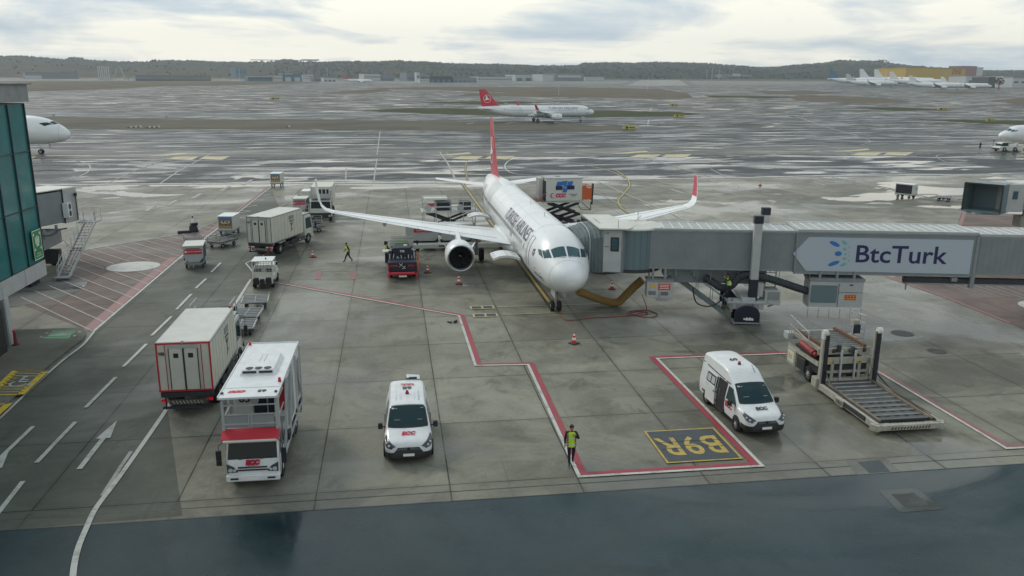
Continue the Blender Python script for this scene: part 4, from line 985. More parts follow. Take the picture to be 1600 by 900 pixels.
# ------------------------------------------------------------------ lorries
KGLASS=pm('cab_glass_black',(.006,.012,.014),.08,dirt=0,spec=.25)
def cab(V,x0,W,z0,z1,Lc,col=OFFW,face=BLACK,wl=.98,wt=.22):
    h=W/2-.03
    b=B(); b.prism([(x0,z0),(x0+.02,z0+.55),(x0-.06,z0+wl-.03),(x0-.34,z1-.12),(x0-.52,z1),(x0-Lc,z1),(x0-Lc,z0)],'y',-h,h); c=b.obj('cab',col,V,bev=.07)
    zw0,zw1=z0+wl,z1-wt
    def wx(z): return x0-.06-.28*(z-(z0+wl-.03))/((z1-.12)-(z0+wl-.03))
    b=B(); b.add([(wx(zw0)+.012,-h+.06,zw0),(wx(zw0)+.012,h-.06,zw0),(wx(zw1)+.012,h-.10,zw1),(wx(zw1)+.012,-h+.10,zw1)],[(0,1,2,3)]); b.obj('windscreen',KGLASS,V)
    for s in (-1,1):
        b=B(); b.add([(x0-.32,s*(h+.008),zw0+.02),(x0-Lc+.25,s*(h+.008),zw0+.02),(x0-Lc+.25,s*(h+.008),zw1-.02),(x0-.50,s*(h+.008),zw1-.02)],[(0,1,2,3)]); b.obj('door_window',GLASS,V)
        b=B(); b.bar((x0-.15,s*(h-.02),zw1),(x0+.12,s*(h+.20),zw1-.05),.03); b.bar((x0+.12,s*(h+.20),zw1-.05),(x0+.12,s*(h+.20),zw0-.15),.025); b.box((x0+.10,s*(h+.22),zw0+.28),(.09,.2,.40)); b.box((x0+.10,s*(h+.22),zw0-.04),(.09,.2,.2)); b.obj('wing_mirror',BLACK,V,bev=.02)
        b=B(); b.prism([(s*(h-.03),z0+.34),(s*(h-.44),z0+.36),(s*(h-.30),z0+.58),(s*(h-.02),z0+.72)],'x',x0-.02,x0+.045); hl=b.obj('headlight',MT['headlight_dark'],V,bev=.015); b=B(); b.cyl((x0+.04,s*(h-.16),z0+.46),(x0+.055,s*(h-.16),z0+.46),.085,n=12); b.cyl((x0+.04,s*(h-.31),z0+.45),(x0+.055,s*(h-.31),z0+.45),.06,n=12); b.obj('lamp',LAMP,hl)
        b=B()
        for xx in (.28,Lc-.2): b.bar((x0-xx,s*(h+.004),z0+.15),(x0-xx,s*(h+.004),zw1),.012)
        b.obj('door_gap',DARK,V)
    b=B(); b.box((x0+.03,0,z0+.55),(.05,h*1.1,.05)); b.box((x0+.03,0,z0+.44),(.05,h*1.2,.05)); b.obj('grille',face,V)
    b=B(); b.box((x0+.03,0,z0+.12),(.16,W-.02,.26)); bp=b.obj('bumper',col if face is not DARK else DARK,V,bev=.04)
    b=B(); b.box((x0+.115,0,z0+.1),(.01,.46,.11)); b.obj('number_plate',TXTW,bp)
    b=B(); b.box((x0+.115,-h+.3,z0+.12),(.012,.3,.08)); b.box((x0+.115,h-.3,z0+.12),(.012,.3,.08)); b.obj('fog_lamp',DARK,bp)
    b=B(); b.bar((wx(zw0)+.03,-.5,zw0+.0),(wx(zw0+.1)+.03,-.05,zw0+.07),.025); b.bar((wx(zw0)+.03,.3,zw0),(wx(zw0+.1)+.03,.75,zw0+.07),.025); b.obj('wiper',BLACK,V)
    return c
def chassis(V,x1,x2,W,zf=.95,wheels=(),r=.46,dark=DARK,under=True):
    b=B(); 
    for s in (-1,1): b.bar((x1,s*.42,zf-.1),(x2,s*.42,zf-.1),.1,.22)
    b.box(((x1+x2)/2,0,zf-.1),(abs(x1-x2),.8,.12)); 
    if under:
        for s in (-1,1):
            b.box(((x1*.6+x2*.4),s*(W/2-.28),zf-.33),(1.3,.42,.45)); b.box(((x1*.3+x2*.7)+.5,s*(W/2-.25),zf-.36),(.7,.36,.36))
            b.bar((x1-.9,s*(W/2-.06),.55),(x2+1.9,s*(W/2-.06),.55),.04,.12); b.bar((x1-.9,s*(W/2-.06),.78),(x2+1.9,s*(W/2-.06),.78),.04,.10)
    b.obj('chassis',dark,V,bev=.01)
    for x,dual in wheels:
        for s in (-1,1):
            wheel(V,x,s*(W/2-.17),r,.28,s)
            if dual: wheel(V,x,s*(W/2-.49),r,.26,s)
            b=B(); n=10; b.loft([[Vector((x+(r+.08)*math.cos(math.pi*k/n),yy,r+(r+.06)*math.sin(math.pi*k/n))) for k in range(n+1)] for yy in (s*(W/2-.02),s*(W/2-.5))],0,cap=False,closed=False); b.obj('mudguard',BLACK,V)
def catering(label,loc,rz,num,trim,L=6.0,W=2.45,z0=1.2,z1=3.6,lights=True,zt=None,sign=True,facing='rear'):
    V=thing('catering_lorry',label,'lorry',loc,rz)   # rear face at x=0, front towards +x
    cab(V,L+2.2,W-.1,.45,2.75,1.75,OFFW)
    chassis(V,L+1.6,.1,W,1.05,((L+1.1,False),(1.55,True)))
    b=B(); b.box((L/2,0,(z0+z1)/2),(L,W,z1-z0)); bx=b.obj('box_body',CREAM,V,bev=.02)
    b=B(); b.box((L/2,0,z1+.012),(L-.06,W-.08,.03)); b.obj('roof_panel',OFFW,V)
    # vertical panel seams
    b=B()
    for s in (-1,1):
        for k in range(1,10): b.box((k*L/10,s*(W/2+.003),(z0+z1)/2),(.018,.006,z1-z0-.1))
        b.box((L/2,s*(W/2+.01),z0+.04),(L,.03,.09)); b.box((L/2,s*(W/2+.01),z1-.03),(L,.03,.06))
    b.obj('panel_seam',MGREY,bx)
    b=B(); t=.075
    for s in (-1,1): b.box((-.012,s*(W/2-t/2),(z0+z1)/2),(.04,t,z1-z0+.02))
    b.box((-.014,0,z1-t/2),(.04,W,t)); b.box((-.014,0,z0+t/2),(.04,W,t)); b.obj('rear_frame',trim,V)
    for s in (-1,1):
        b=B(); b.box((-.03,s*.33,(z0+z1)/2-.12),(.04,.60,z1-z0-.42)); d=b.obj('rear_door',CREAM,V,bev=.01)
        b=B(); b.box((-.055,s*.33+.0,z1-.62),(.02,.22,.22)); b.obj('door_window',BLACK,d)
        b=B(); b.bar((-.05,s*.645,z0+.1),(-.05,s*.645,z1-.28),.035); b.bar((-.05,s*.02,z0+.1),(-.05,s*.02,z1-.28),.03 if s>0 else .06); b.obj('lock_rod',DARK,d)
        b=B(); b.box((-.02,s*(W/2-.42),(z0+z1)/2-.02),(.03,.03,z1-z0-.18)); b.obj('frame_strip',trim if trim is RED else MGREY,V)
        b=B(); b.box((-.05,s*(W/2-.2),z0-.42),(.06,.28,.14)); b.obj('tail_light',TAIL if lights else TXTR,V)
    b=B(); b.box((-.03,0,z1-.17),(.05,1.34,.13)); b.cyl((-.06,0,z1+.03),(.02,0,z1+.03),.06,n=10); b.obj('shutter_box',LGREY,V)
    text(num,.18,TXTK,V,(-.045,W/2-.245,z1-.52),(0,-1,0),(0,0,1),bold=.012)
    b=B(); b.box((.12,0,z0-.16),(.3,W-.1,.24)); b.box((.05,0,z0-.55),(.12,1.7,.22),1); b.box((-.15,0,z0-.72),(.42,1.3,.05)); b.bar((-.1,-.95,z0-.2),(-.1,-.95,z0-.85),.06); b.bar((-.1,.95,z0-.2),(-.1,.95,z0-.85),.06); b.box((-.05,0,.42),(.1,W-.2,.1)); b.obj('rear_underframe',[DARK,pm('worn_tread',(.10,.09,.075),.7)],V)
    b=B()
    for k in range(9): b.bar((-.02,-.68+.16*k,z0-.63),(-.02,-.60+.16*k,z0-.47),.035,.02)
    b.obj('tread_pattern',CREAM,V)
    for s in (-1,1):
        if sign:
            b=B(); b.box((L*.62,s*(W/2+.012),z1-.52),(.95,.012,.34)); b.obj('sign_panel',MGREY,V)
            b=B()
            # tree-like emblem: dots and a trunk
            for k in range(4):
                b.cyl((L*.62-.33+.22*k,s*(W/2+.004),z1-.86),(L*.62-.33+.22*k,s*(W/2+.012),z1-.86),.08,n=10)
            b.bar((L*.62-.28,s*(W/2+.01),z1-1.02),(L*.62,s*(W/2+.01),z1-1.3),.06,.012,up=(0,1,0)); b.bar((L*.62+.28,s*(W/2+.01),z1-1.02),(L*.62,s*(W/2+.01),z1-1.3),.06,.012,up=(0,1,0)); b.bar((L*.62,s*(W/2+.01),z1-1.0),(L*.62,s*(W/2+.01),z1-1.75),.07,.012,up=(0,1,0)); b.bar((L*.62-.24,s*(W/2+.01),z1-1.83),(L*.62+.2,s*(W/2+.01),z1-1.6),.06,.012,up=(0,1,0)); b.obj('emblem',DARK,V)
    # front platform and refrigeration unit above the cab
    b=B(); b.box((L+.9,0,2.9),(1.7,W-.3,.06)); 
    for s in (-1,1):
        for x in (L+.1,L+.9,L+1.7): b.bar((x,s*(W/2-.2),2.9),(x,s*(W/2-.2),3.75),.04)
        b.bar((L+.1,s*(W/2-.2),3.75),(L+1.7,s*(W/2-.2),3.75),.04); b.bar((L+.1,s*(W/2-.2),3.35),(L+1.7,s*(W/2-.2),3.35),.03)
    b.obj('front_platform',LGREY,V)
    b=B(); b.cyl((L-.15,-W/2+.15,z1+.02),(L-.15,-W/2+.15,z1+.14),.06,.05,10); b.obj('beacon',AMBER,V)
    # scissor frame between box and chassis
    b=B()
    for s in (-1,1): b.bar((.8,s*.6,1.05),(L-.6,s*.6,1.18),.1); b.bar((.8,s*.6,1.18),(L-.6,s*.6,1.05),.1)
    b.obj('scissor_lift',DARK,V)
    return V
catering('cream catering lorry 122 with red-edged rear doors, parked at the left foreground',(-9.87,38.05,0),rad(90),'122',RED)
catering('cream catering lorry with grey rear frame standing between the baggage cart and the wing tip',(-11.98,75.15,0),rad(90-21.5),'121',MGREY)
# blue chute and stake frames standing behind the first lorry's roof
b=B(); b.box((0,0,1.95),(.9,.08,1.5),rx=-.12); b.box((0,.15,1.0),(.8,.5,.08))
for s in(-1,1): b.bar((s*.42,0,0),(s*.42,.0,2.6),.06)
b.box((0,0,.35),(1.2,1.5,.12)); 
rootp=thing('loading_step','navy board on a small step frame behind the cream lorry with red edges','step',(-9.6,47.6,.0)); b.obj('board_frame',NAVY,rootp)
for x in (-.45,.45):
    for y in (-.5,.5): wheel(rootp,x,y,.18,.1,1)
# ---- front truck with raised platform, faces the camera
def highlift(label,loc,rz):
    V=thing('catering_highloader',label,'lorry',loc,rz)   # front at x=0
    cab(V,0,2.05,.34,2.06,1.7,WHITE,face=BLACK,wl=.86,wt=.10)
    text('ECC',.26,TXTR,V,(.03,0,1.08),(0,1,0),(0,0,1),bold=.03,shear=.15,name='operator_lettering'); text('ISUZU',.12,MGREY,V,(.06,0,.94),(0,1,0),(0,0,1),bold=.004,name='maker_lettering')
    chassis(V,-1.2,-6.6,2.1,.95,((-.95,False),(-5.1,True)),.40)
    b=B(); b.box((-4.5,0,2.45),(4.2,2.14,2.5)); bx=b.obj('box_body',WHITE,V,bev=.02)
    # roof reaching forward over the platform
    b=B(); b.box((-3.3,0,3.76),(6.7,2.22,.09)); b.box((-3.3,1.09,3.82),(6.7,.05,.05)); b.box((-3.3,-1.09,3.82),(6.7,.05,.05)); b.box((-6.63,0,3.82),(.05,2.2,.06)); b.box((-.95,0,3.81),(.04,2.14,.03)); rf=b.obj('roof',WHITE,V,bev=.015)
    b=B(); b.box((-3.5,0,3.90),(2.5,1.45,.24),top=(.82,.86)); ac=b.obj('roof_unit',WHITE,V,bev=.03)
    b=B()
    for k in (-1,0,1):
        b.cyl((-2.62,k*.36,4.012),(-2.62,k*.36,4.026),.16,n=18)
    for k in (-1,1): b.box((-2.335,k*.32,3.945),(.09,.54,.02),ry=.93)
    b.obj('fan_opening',BNAVY,ac)
    b=B()
    for k in (-.1,.1): b.box((-3.9,k,4.025),(1.0,.02,.01))
    b.obj('roof_seam',LGREY,ac)
    text('CCC',.28,TXTR,V,(-.55,-.45,3.812),(0,-1,0),(1,0,0),bold=.03,shear=.3,name='operator_lettering') ; text('65',.34,TXTK,V,(-.55,.45,3.812),(0,-1,0),(1,0,0),bold=.015,name='fleet_number')
    # platform above the cab
    b=B(); b.box((-.95,0,2.12),(1.9,2.1,.08)); b.obj('platform_deck',MGREY,V)
    b=B(); b.prism([(.22,2.10),(.22,2.15),(-.22,2.42),(-.26,2.38),(-.22,2.10)],'y',-1.07,1.07); b.obj('canopy',RED,V,bev=.01)
    b=B(); b.cyl((.24,-.98,2.08),(.24,.98,2.08),.055,n=10); b.obj('roller',CREAM,V)
    b=B()
    for s in (-1,1):
        b.box((-.18,s*1.0,3.05),(.06,.10,1.4)); b.box((-1.0,s*1.03,2.8),(1.6,.04,.06)); b.box((-1.0,s*1.03,3.45),(1.6,.04,.05)); b.box((-2.2,s*1.06,2.95),(.10,.05,1.6))
        b.box((-.42,s*1.05,3.0),(.30,.02,1.4))
    for z in (2.62,3.02,3.40): b.box((-.16,0,z),(.05,2.0,.045))
    for y in (-.05,.05): b.box((-.16,y,2.75),(.05,.04,.5))
    b.obj('guard_rail',LGREY,V)
    b=B(); b.box((-.19,0,2.72),(.02,1.8,.5)); b.obj('mesh_panel',pm('galvanised',(.32,.34,.35),.45,metal=.3),V)
    # bulkhead with doors behind the platform
    b=B(); b.box((-2.38,-.62,2.9),(.05,.66,1.55)); b.obj('bulkhead_panel',OFFW,V)
    b=B(); b.box((-2.37,.02,2.9),(.05,.5,1.5)); b.box((-2.37,.52,2.9),(.05,.38,1.5)); b.obj('doorway',NAVY,V)
    b=B(); b.box((-2.35,.86,2.95),(.05,.3,1.4)); b.obj('red_curtain',RED,V)
    text('65',.46,TXTK,V,(-2.34,-.60,2.80),(0,1,0),(0,0,1),bold=.015,name='fleet_number')
    b=B(); b.add([(-2.33,-.80,3.32),(-2.33,-.46,3.32),(-2.33,-.63,3.60)],[(0,1,2)]); b.obj('warning_triangle',YEL,V)
    b=B(); b.box((-1.9,-.1,2.95),(.3,.25,.3)); b.obj('control_box',LGREY,V,bev=.02)
    # slanted guard frames along the sides
    for s in (-1,1):
        b=B(); ys=s*1.13
        b.bar((-2.2,ys,3.7),(-1.0,ys,.95),.09,.05); b.bar((-3.6,ys,3.7),(-2.6,ys,.95),.07,.05); b.bar((-2.6,ys,.95),(-3.9,ys,3.7),.05)
        b.bar((-5.0,ys,3.7),(-5.0,ys,1.0),.07); b.bar((-6.5,ys,3.7),(-6.5,ys,1.0),.07); b.bar((-1.0,ys,1.0),(-6.5,ys,1.0),.07); b.bar((-5.0,ys,3.6),(-6.5,ys,1.2),.05)
        b.obj('side_frame',LGREY,V)
        b=B(); b.box((-3.4,s*1.078,2.45),(1.9,.02,2.0)); b.box((-5.75,s*1.078,2.35),(1.2,.02,1.7)); b.obj('frame_gap_shade',MGREY,V)  # grey sheets paint the shade of the open gaps behind the frames
        for c_,d_ in (((-2.3,s*1.0,1.1),(.5,.3,.5)),((-6.2,s*1.0,.9),(.4,.25,.6)),((-3.6,s*1.02,.8),(.8,.25,.35))): b=B(); b.box(c_,d_); b.obj('side_locker',BLACK,V,bev=.02)
        b=B(); b.cyl((-.35,s*1.0,3.83),(-.35,s*1.0,3.87),.06,n=10); b.obj('roof_lamp',BLACK,V)
        for x_ in (-4.6,-5.6):
            b=B(); b.cyl((x_,s*1.12,.85),(x_,s*1.16,.85),.05,n=8); b.obj('marker_lamp',LAMP,V)
    b=B(); b.cyl((-1.5,.98,3.82),(-1.5,.98,3.98),.07,.05,10); b.obj('beacon',AMBER,V)
    b=B(); b.cyl((-6.4,-1.0,3.82),(-6.4,-1.0,3.95),.06,.05,10); b.obj('beacon',AMBER,V)
    return V
highlift('white platform lorry 65 with red canopy over its cab, nearest vehicle on the left',(-5.66,30.18,0),rad(-90.8))
# ---- lorry behind the wing tip, faces the camera
V=thing('catering_lorry','white box lorry with dark cab facing us behind the left wing tip','lorry',(-8.05,93.7,0),rad(-90))
cab(V,0,2.35,.45,2.5,1.8,OFFW,face=DARK)
chassis(V,-1.4,-7.0,2.3,1.05,((-1.2,False),(-5.6,True)))
b=B(); b.box((-4.6,0,2.45),(5.0,2.4,2.6)); b.obj('box_body',CREAM,V,bev=.02)
b=B(); b.box((-1.0,0,2.72),(1.9,2.4,.1)); b.box((-.1,0,2.95),(.06,2.4,.35)); b.obj('front_platform',LGREY,V)
b=B(); b.box((-2.07,.25,3.2),(.06,1.1,.5)); b.obj('doorway',NAVY,V)
b=B(); b.box((-2.04,.05,3.2),(.06,.1,.5)); b.box((-2.04,.5,3.2),(.06,.1,.5)); b.obj('doorway_post',OFFW,V)
b=B()
for s in (-1,1): b.box((-2.0,s*1.14,2.9),(.1,.1,1.8)); b.box((-.1,s*1.14,3.1),(.08,.08,.8)); b.bar((-.1,s*1.14,3.5),(-2.0,s*1.14,3.5),.06)
b.obj('guard_rail',LGREY,V)
b=B(); b.box((.1,0,1.32),(.02,2.2,.5)); b.obj('front_panel',OFFW,V)
b=B(); b.box((.12,0,.78),(.03,2.25,.55)); b.obj('dark_bumper',DARK,V)
b=B(); b.cyl((.15,-.95,.72),(.17,-.95,.72),.12,n=12); b.cyl((.15,.95,.72),(.17,.95,.72),.12,n=12); b.obj('headlight',LAMP,V)
# ------------------------------------------------------------------ main jet bridge
JB=thing('jet_bridge','long grey passenger bridge with white advertising panel docked to the parked airliner','jet bridge',(23.6,48.6,0),rad(-12.1))
Mj=Matrix.Translation((23.6,48.6,0))@Matrix.Rotation(rad(-12.1),4,'Z'); Mi=Mj.inverted()
def J(x,y,z=0): return Mi@Vector((x,y,z))
def ny(): # local y of the near wall
    return J(16.9,51.55).y
NY=ny(); WD=2.9; XA=J(16.9,51.55).x; XB=J(26.2,49.6).x; XC=J(37.5,47.1).x; XD=XC+22
def tunnel(b,x0,x1,z0,z1,ex=0.0,m=0): b.box(((x0+x1)/2,NY+WD/2,(z0+z1)/2),(x1-x0,WD+2*ex,z1-z0),m)
b=B(); tunnel(b,XA,XB+.5,3.45,6.0); t1=b.obj('inner_tunnel',BGREY,JB,bev=.03)
b=B(); tunnel(b,XB,XC,3.32,6.12,.14); t2=b.obj('outer_tunnel',BGREY,JB,bev=.03)
b=B(); tunnel(b,XC-.3,XD,3.48,6.0,-.02); t3=b.obj('fixed_tunnel',BGREY,JB,bev=.03)
for (x0,x1,z,w,par) in ((XA,XB,6.0,WD,t1),(XB,XC,6.12,WD+.28,t2),(XC,XD,6.0,WD,t3)):
    b=B(); b.box(((x0+x1)/2,NY+WD/2,z+.06),(x1-x0-.05,w-.1,.12)); r=b.obj('roof_sheet',pm('roof_sheet_grey',(.40,.42,.41),.55,dirt=.25),par)
    b=B(); n=int((x1-x0)/.62)
    for k in range(n+1): b.box((x0+.3+k*.62 if k*.62<x1-x0-.3 else x1-.1,NY+WD/2,z+.135),(.05,w-.1,.03))
    for s in (-1,1): b.box(((x0+x1)/2,NY+WD/2+s*(w/2-.06),z+.15),(x1-x0-.05,.05,.05))
    b.obj('roof_batten',WHITE,r)
# corrugation of the side walls
b=B()
x=XA+.2
while x<XB-.05: b.box((x,NY-.006,4.72),(.05,.006,2.3)); x+=.36
b.obj('wall_rib',BGREY,t1)
b=B(); x=XB+.3
while x<XB+3.0: b.box((x,NY-.146,4.72),(.05,.006,2.5)); x+=.36
x=XC+.2
b.obj('wall_rib',BGREY,t2)
b=B()
while x<XD-.2: b.box((x,NY+.014,4.74),(.05,.006,2.3)); x+=.36
b.obj('wall_rib',BGREY,t3)
b=B()
for (x0,x1,z,yy) in ((XA,XB,6.0,NY),(XA,XB,3.47,NY),(XB,XC,6.08,NY-.14),(XB,XC,3.36,NY-.14),(XC,XD,3.5,NY+.02)): b.box(((x0+x1)/2,yy-.02,z),(x1-x0,.05,.10))
b.box((XC-.08,NY-.16,4.7),(.18,.05,2.8)); b.box((XB+.02,NY-.16,4.7),(.08,.05,2.8)); b.obj('edge_trim',MGREY,JB)
# advertising panel: pointed at the left
PX0=J(29.9-.2,48.9).x; 
def wallx(px,py):
    # intersection of a sight line with the outer wall plane, used once to size the panel
    c=(px-CX,py-CY,FX); d=Vector([sum(RW[i][k]*c[k] for k in range(3)) for i in range(3)]); o=Vector((0,0,H))
    ol=Mi@o; dl=Mi.to_3x3()@d; t=(NY-.155-ol.y)/dl.y; p=ol+dl*t; return p
pa=wallx(1239,395); pb=wallx(1264,369.5); pc=wallx(1524,376); pd=wallx(1521,431); pe=wallx(1263,420.5)
zt=(pb.z+pc.z)/2; zb=(pd.z+pe.z)/2; zm=(zt+zb)/2
b=B(); b.prism([(pa.x,zm),(pb.x,zt),(pc.x-.1,zt),(pc.x-.1,zb),(pb.x,zb)],'y',NY-.155,NY-.185); pn=b.obj('advert_panel',PANEL,t2)
tw=wallx(1335,400); te=wallx(1478,402)
ct=wallx(1406,401)
o=text('BtcTurk',1.62,TXTN,pn,(ct.x,NY-.192,zm+.02),(1,0,0),(0,0,1),bold=.022,name='advert_lettering'); wln=o.dimensions.x if o.dimensions.x>0 else 5; k=(te.x-tw.x)/max(.1,(max(v.co.x for v in o.data.vertices)-min(v.co.x for v in o.data.vertices))); o.scale=(k,1.0,1)
# petals of the emblem
b=B()
def petal(px,py,w,h,ang,m):
    p=wallx(px,py); s=1/26.0; n=18; vs=[]
    for i in range(n):
        a=2*math.pi*i/n; u,v=w*math.cos(a)/2*s,h*math.sin(a)/2*s; vs.append((p.x+u*math.cos(ang)-v*math.sin(ang),NY-.19,p.z+u*math.sin(ang)+v*math.cos(ang)))
    b.add(vs,[tuple(range(n))],m)
for px,py,w,h,a,m in ((1304,381,19,7,-.42,0),(1309.5,396.2,12,8.5,0,0),(1302.5,411.5,20,7,.38,0),(1319,379,11.5,5,-.65,1),(1319.5,389.3,6.5,4.5,-.3,1),(1320.5,397,4,3.5,0,1),(1319,404,7,4.5,.3,1),(1317,413.5,11,5,.5,1),(1327,386,4.5,2,-1.1,1),(1326.3,393,2.5,2,0,1),(1326,399.5,2.5,2,0,1),(1326,407,4.5,2,1.0,1)): petal(px,py,w,h,a,m)
b.obj('advert_emblem',[TXTB,TXTT],pn)
# round cab section, cab and canopy (world points)
def W2(pts): return [Mi@Vector(p) for p in pts]
c0=Vector((16.15,53.35)); b=B(Mi)
n=28; b.loft([[Vector((c0.x+1.95*math.cos(2*math.pi*k/n),c0.y+1.95*math.sin(2*math.pi*k/n),z)) for k in range(n)] for z in (3.35,6.02)]); b.obj('rotating_drum',CABG,JB,sharp=60)
b=B(Mi)
for k in range(n): 
    a=2*math.pi*k/n+.05; b.box((c0.x+1.955*math.cos(a),c0.y+1.955*math.sin(a),4.68),(.03,.05,2.6),rz=a)
b.obj('drum_slat',CABG,JB)
b=B(Mi); b.loft([[Vector((c0.x+r*math.cos(2*math.pi*k/n),c0.y+r*math.sin(2*math.pi*k/n),z)) for k in range(n)] for r,z in ((2.1,6.02),(2.1,6.12),(1.6,6.22))]); b.obj('drum_roof',OFFW,JB)
b=B(Mi); b.loft([[Vector((c0.x+r*math.cos(2*math.pi*k/n),c0.y+r*math.sin(2*math.pi*k/n),z)) for k in range(n)] for r,z in ((1.6,3.05),(2.02,3.15),(2.02,3.36))]); b.obj('drum_base',DARK,JB)
# operator cab: white end panel with window towards us
quad=[(13.75,51.75),(14.95,51.35),(15.6,52.1),(15.3,56.6),(14.0,57.0)]
b=B(Mi); b.prism(quad,'z',3.2,6.15); cabm=b.obj('operator_cab',BGREY,JB,bev=.03)
def onface(p0,p1,u,z,off):
    p0=Vector(p0);p1=Vector(p1); d=(p1-p0); nrm=Vector((d.y,-d.x)).normalized(); p=p0+d*u+nrm*off; return Vector((p.x,p.y,z))
fa,fb=quad[0],quad[1]
b=B(Mi); b.add([onface(fa,fb,u,z,.012) for u,z in ((.04,3.25),(.94,3.25),(.94,6.05),(.04,6.05))],[(0,1,2,3)]); wp=b.obj('white_end_panel',LGREY,JB)
b=B(Mi); b.add([onface(fa,fb,u,z,.03) for u,z in ((.38,4.65),(.82,4.65),(.82,5.6),(.38,5.6))],[(0,1,2,3)]); b.obj('window_frame',BLACK,wp)
b=B(Mi); b.add([onface(fa,fb,u,z,.04) for u,z in ((.45,4.75),(.75,4.75),(.75,5.5),(.45,5.5))],[(0,1,2,3)]); b.obj('window',CGLASS,wp)
b=B(Mi)
for z in (4.95,5.85): b.bar(onface(fa,fb,.1,z,.04),onface(fa,fb,.3,z+.05,.12),.03)
b.obj('handle',DARK,wp)
b=B(Mi); b.prism([(13.4,51.4),(15.2,51.0),(16.0,52.1),(15.5,57),(13.6,57.3)],'z',6.15,6.24); b.box((14.6,51.3,6.5),(.05,.05,.5)); b.box((16.9,54.5,6.5),(.05,.05,.6)); b.bar((15.6,52.5,6.5),(17.6,53.1,6.5),.04); b.bar((16.4,53.8,6.2),(17.0,54.1,6.6),.05); b.obj('cab_roof',OFFW,JB)
# folding canopy: ribbed arch from the cab to the fuselage
def arch(t):
    # t=0 cab, 1 aircraft
    y0=lerp(51.75,52.9,t); y1=lerp(57.0,57.2,t); x0=lerp(13.8,12.2,t); x1=lerp(14.0,12.2,t); zb=lerp(3.15,2.9,t); zt=lerp(6.0,5.35,t)
    pts=[]
    for k in range(15):
        a=math.pi*k/14; u=.5-.5*math.cos(a); s=math.sin(a)**.45
        pts.append(Vector((lerp(x0,x1,u),lerp(y0,y1,u),lerp(zt-1.0,zt+.25,s) if k not in(0,14) else zt-1.0)))
    return [Vector((x0,y0,zb))]+pts+[Vector((x1,y1,zb))]
b=B(Mi); nst=14
def rib(k):
    r=arch(k/nst); 
    if k%2: 
        cc=Vector((13.2,54.6,4.6)); r=[p+(p-cc).normalized()*-.07 for p in r]
    return r
b.loft([rib(k) for k in range(nst+1)],0,cap=False,closed=False); cn=b.obj('canopy',pm('canopy_fabric',(.13,.165,.175),.8,dirt=.3),JB,sharp=20)
b=B(Mi)
for tt in (.0,.5): b.tube([Vector(p)+Vector((0,0,.04)) for p in arch(tt)],.035,5)
b.obj('canopy_hoop',LGREY,cn)
b=B(Mi); b.prism([(12.3,53),(13.9,51.8),(15.4,52.3),(15.2,56.8),(12.6,57)],'z',3.0,3.18); b.obj('cab_floor',DARK,JB)
# lift columns, cross beam, wheel bogie
BX=J(23.0,49.2).x
for yy,BXc in ((NY-.42,BX+.42),(NY+WD+.42,BX+1.75)):
    b=B(); b.box((BXc,yy,4.1),(.52,.40,5.8)); col=b.obj('lift_column',LGREY,JB,bev=.03)
    for z_,h_,w_ in ((6.93,.5,.58),(2.1,1.7,.54)): b=B(); b.box((BXc,yy,z_),(w_,w_-.12,h_)); b.obj('column_band',BNAVY,col,bev=.01)
b=B(); b.box((BX+.1,NY+WD/2,1.55),(.9,WD+1.4,.35)); b.box((BX,NY-.45,1.45),(2.6,1.1,.12)); b.box((BX,NY-.45,1.2),(2.2,.9,.45)); b.box((BX+1.7,NY+.2,1.7),(1.0,1.6,.9)); b.box((BX+.9,NY-.2,2.2),(.4,.5,.9)); b.obj('bogie_frame',LGREY,JB,bev=.02)
for x_ in (-1.3,-.4,.5,1.3): b=B(); b.bar((BX+x_,NY-1.0,1.5),(BX+x_,NY-1.0,1.75),.04); b.obj('rail_post',MGREY,JB)
for c_,d_ in (((BX-1.0,NY-.9,1.25),(.12,.12,.9)),((BX-.4,NY-.95,1.15),(.5,.3,.3)),((BX+.55,NY-.95,1.2),(.35,.35,.4)),((BX+1.75,NY-.66,1.9),(.7,.06,.5))): b=B(); b.box(c_,d_); b.obj('bogie_fitting',MGREY,JB)
b=B(); b.bar((BX+2.3,NY-.3,1.4),(BX+1.5,NY-.3,1.05),.09); b.obj('bogie_strut',MGREY,JB)
for dy in (-1.15,3.2):
    yb=NY+dy; b=B(); n=12
    b.prism([(BX-.82,.12),(BX-.82,.7)]+[(BX+.82*math.cos(math.pi-math.pi*k/n),.7+.62*math.sin(math.pi*k/n)) for k in range(1,n)]+[(BX+.82,.7),(BX+.82,.12)],'y',yb-.10,yb+.10); g_=b.obj('wheel_guard',NAVY,JB,bev=.03)
    b=B(); b.prism([(BX-.82,.12),(BX-.82,.7)]+[(BX+.82*math.cos(math.pi-math.pi*k/n),.7+.62*math.sin(math.pi*k/n)) for k in range(1,n)]+[(BX+.82,.7),(BX+.82,.12)],'y',yb+1.0,yb+1.15); b.obj('wheel_guard',NAVY,JB,bev=.03)
    for dd in (.3,.8): wheel(JB,BX,yb+dd,.55,.34,1,name='bogie_wheel')
    b=B(); b.box((BX-.88,yb+.5,.16),(.08,1.6,.2)); b.box((BX+.9,yb+.5,.12),(.08,1.6,.1)); b.box((BX,yb-.14,.14),(1.75,.05,.10)); b.obj('guard_rail',MGREY,JB)
    if dy<0: text('adelte',.26,TXTW,g_,(BX+.08,yb-.112,.42),(1,0,0),(0,0,1),bold=.02,name='maker_lettering')
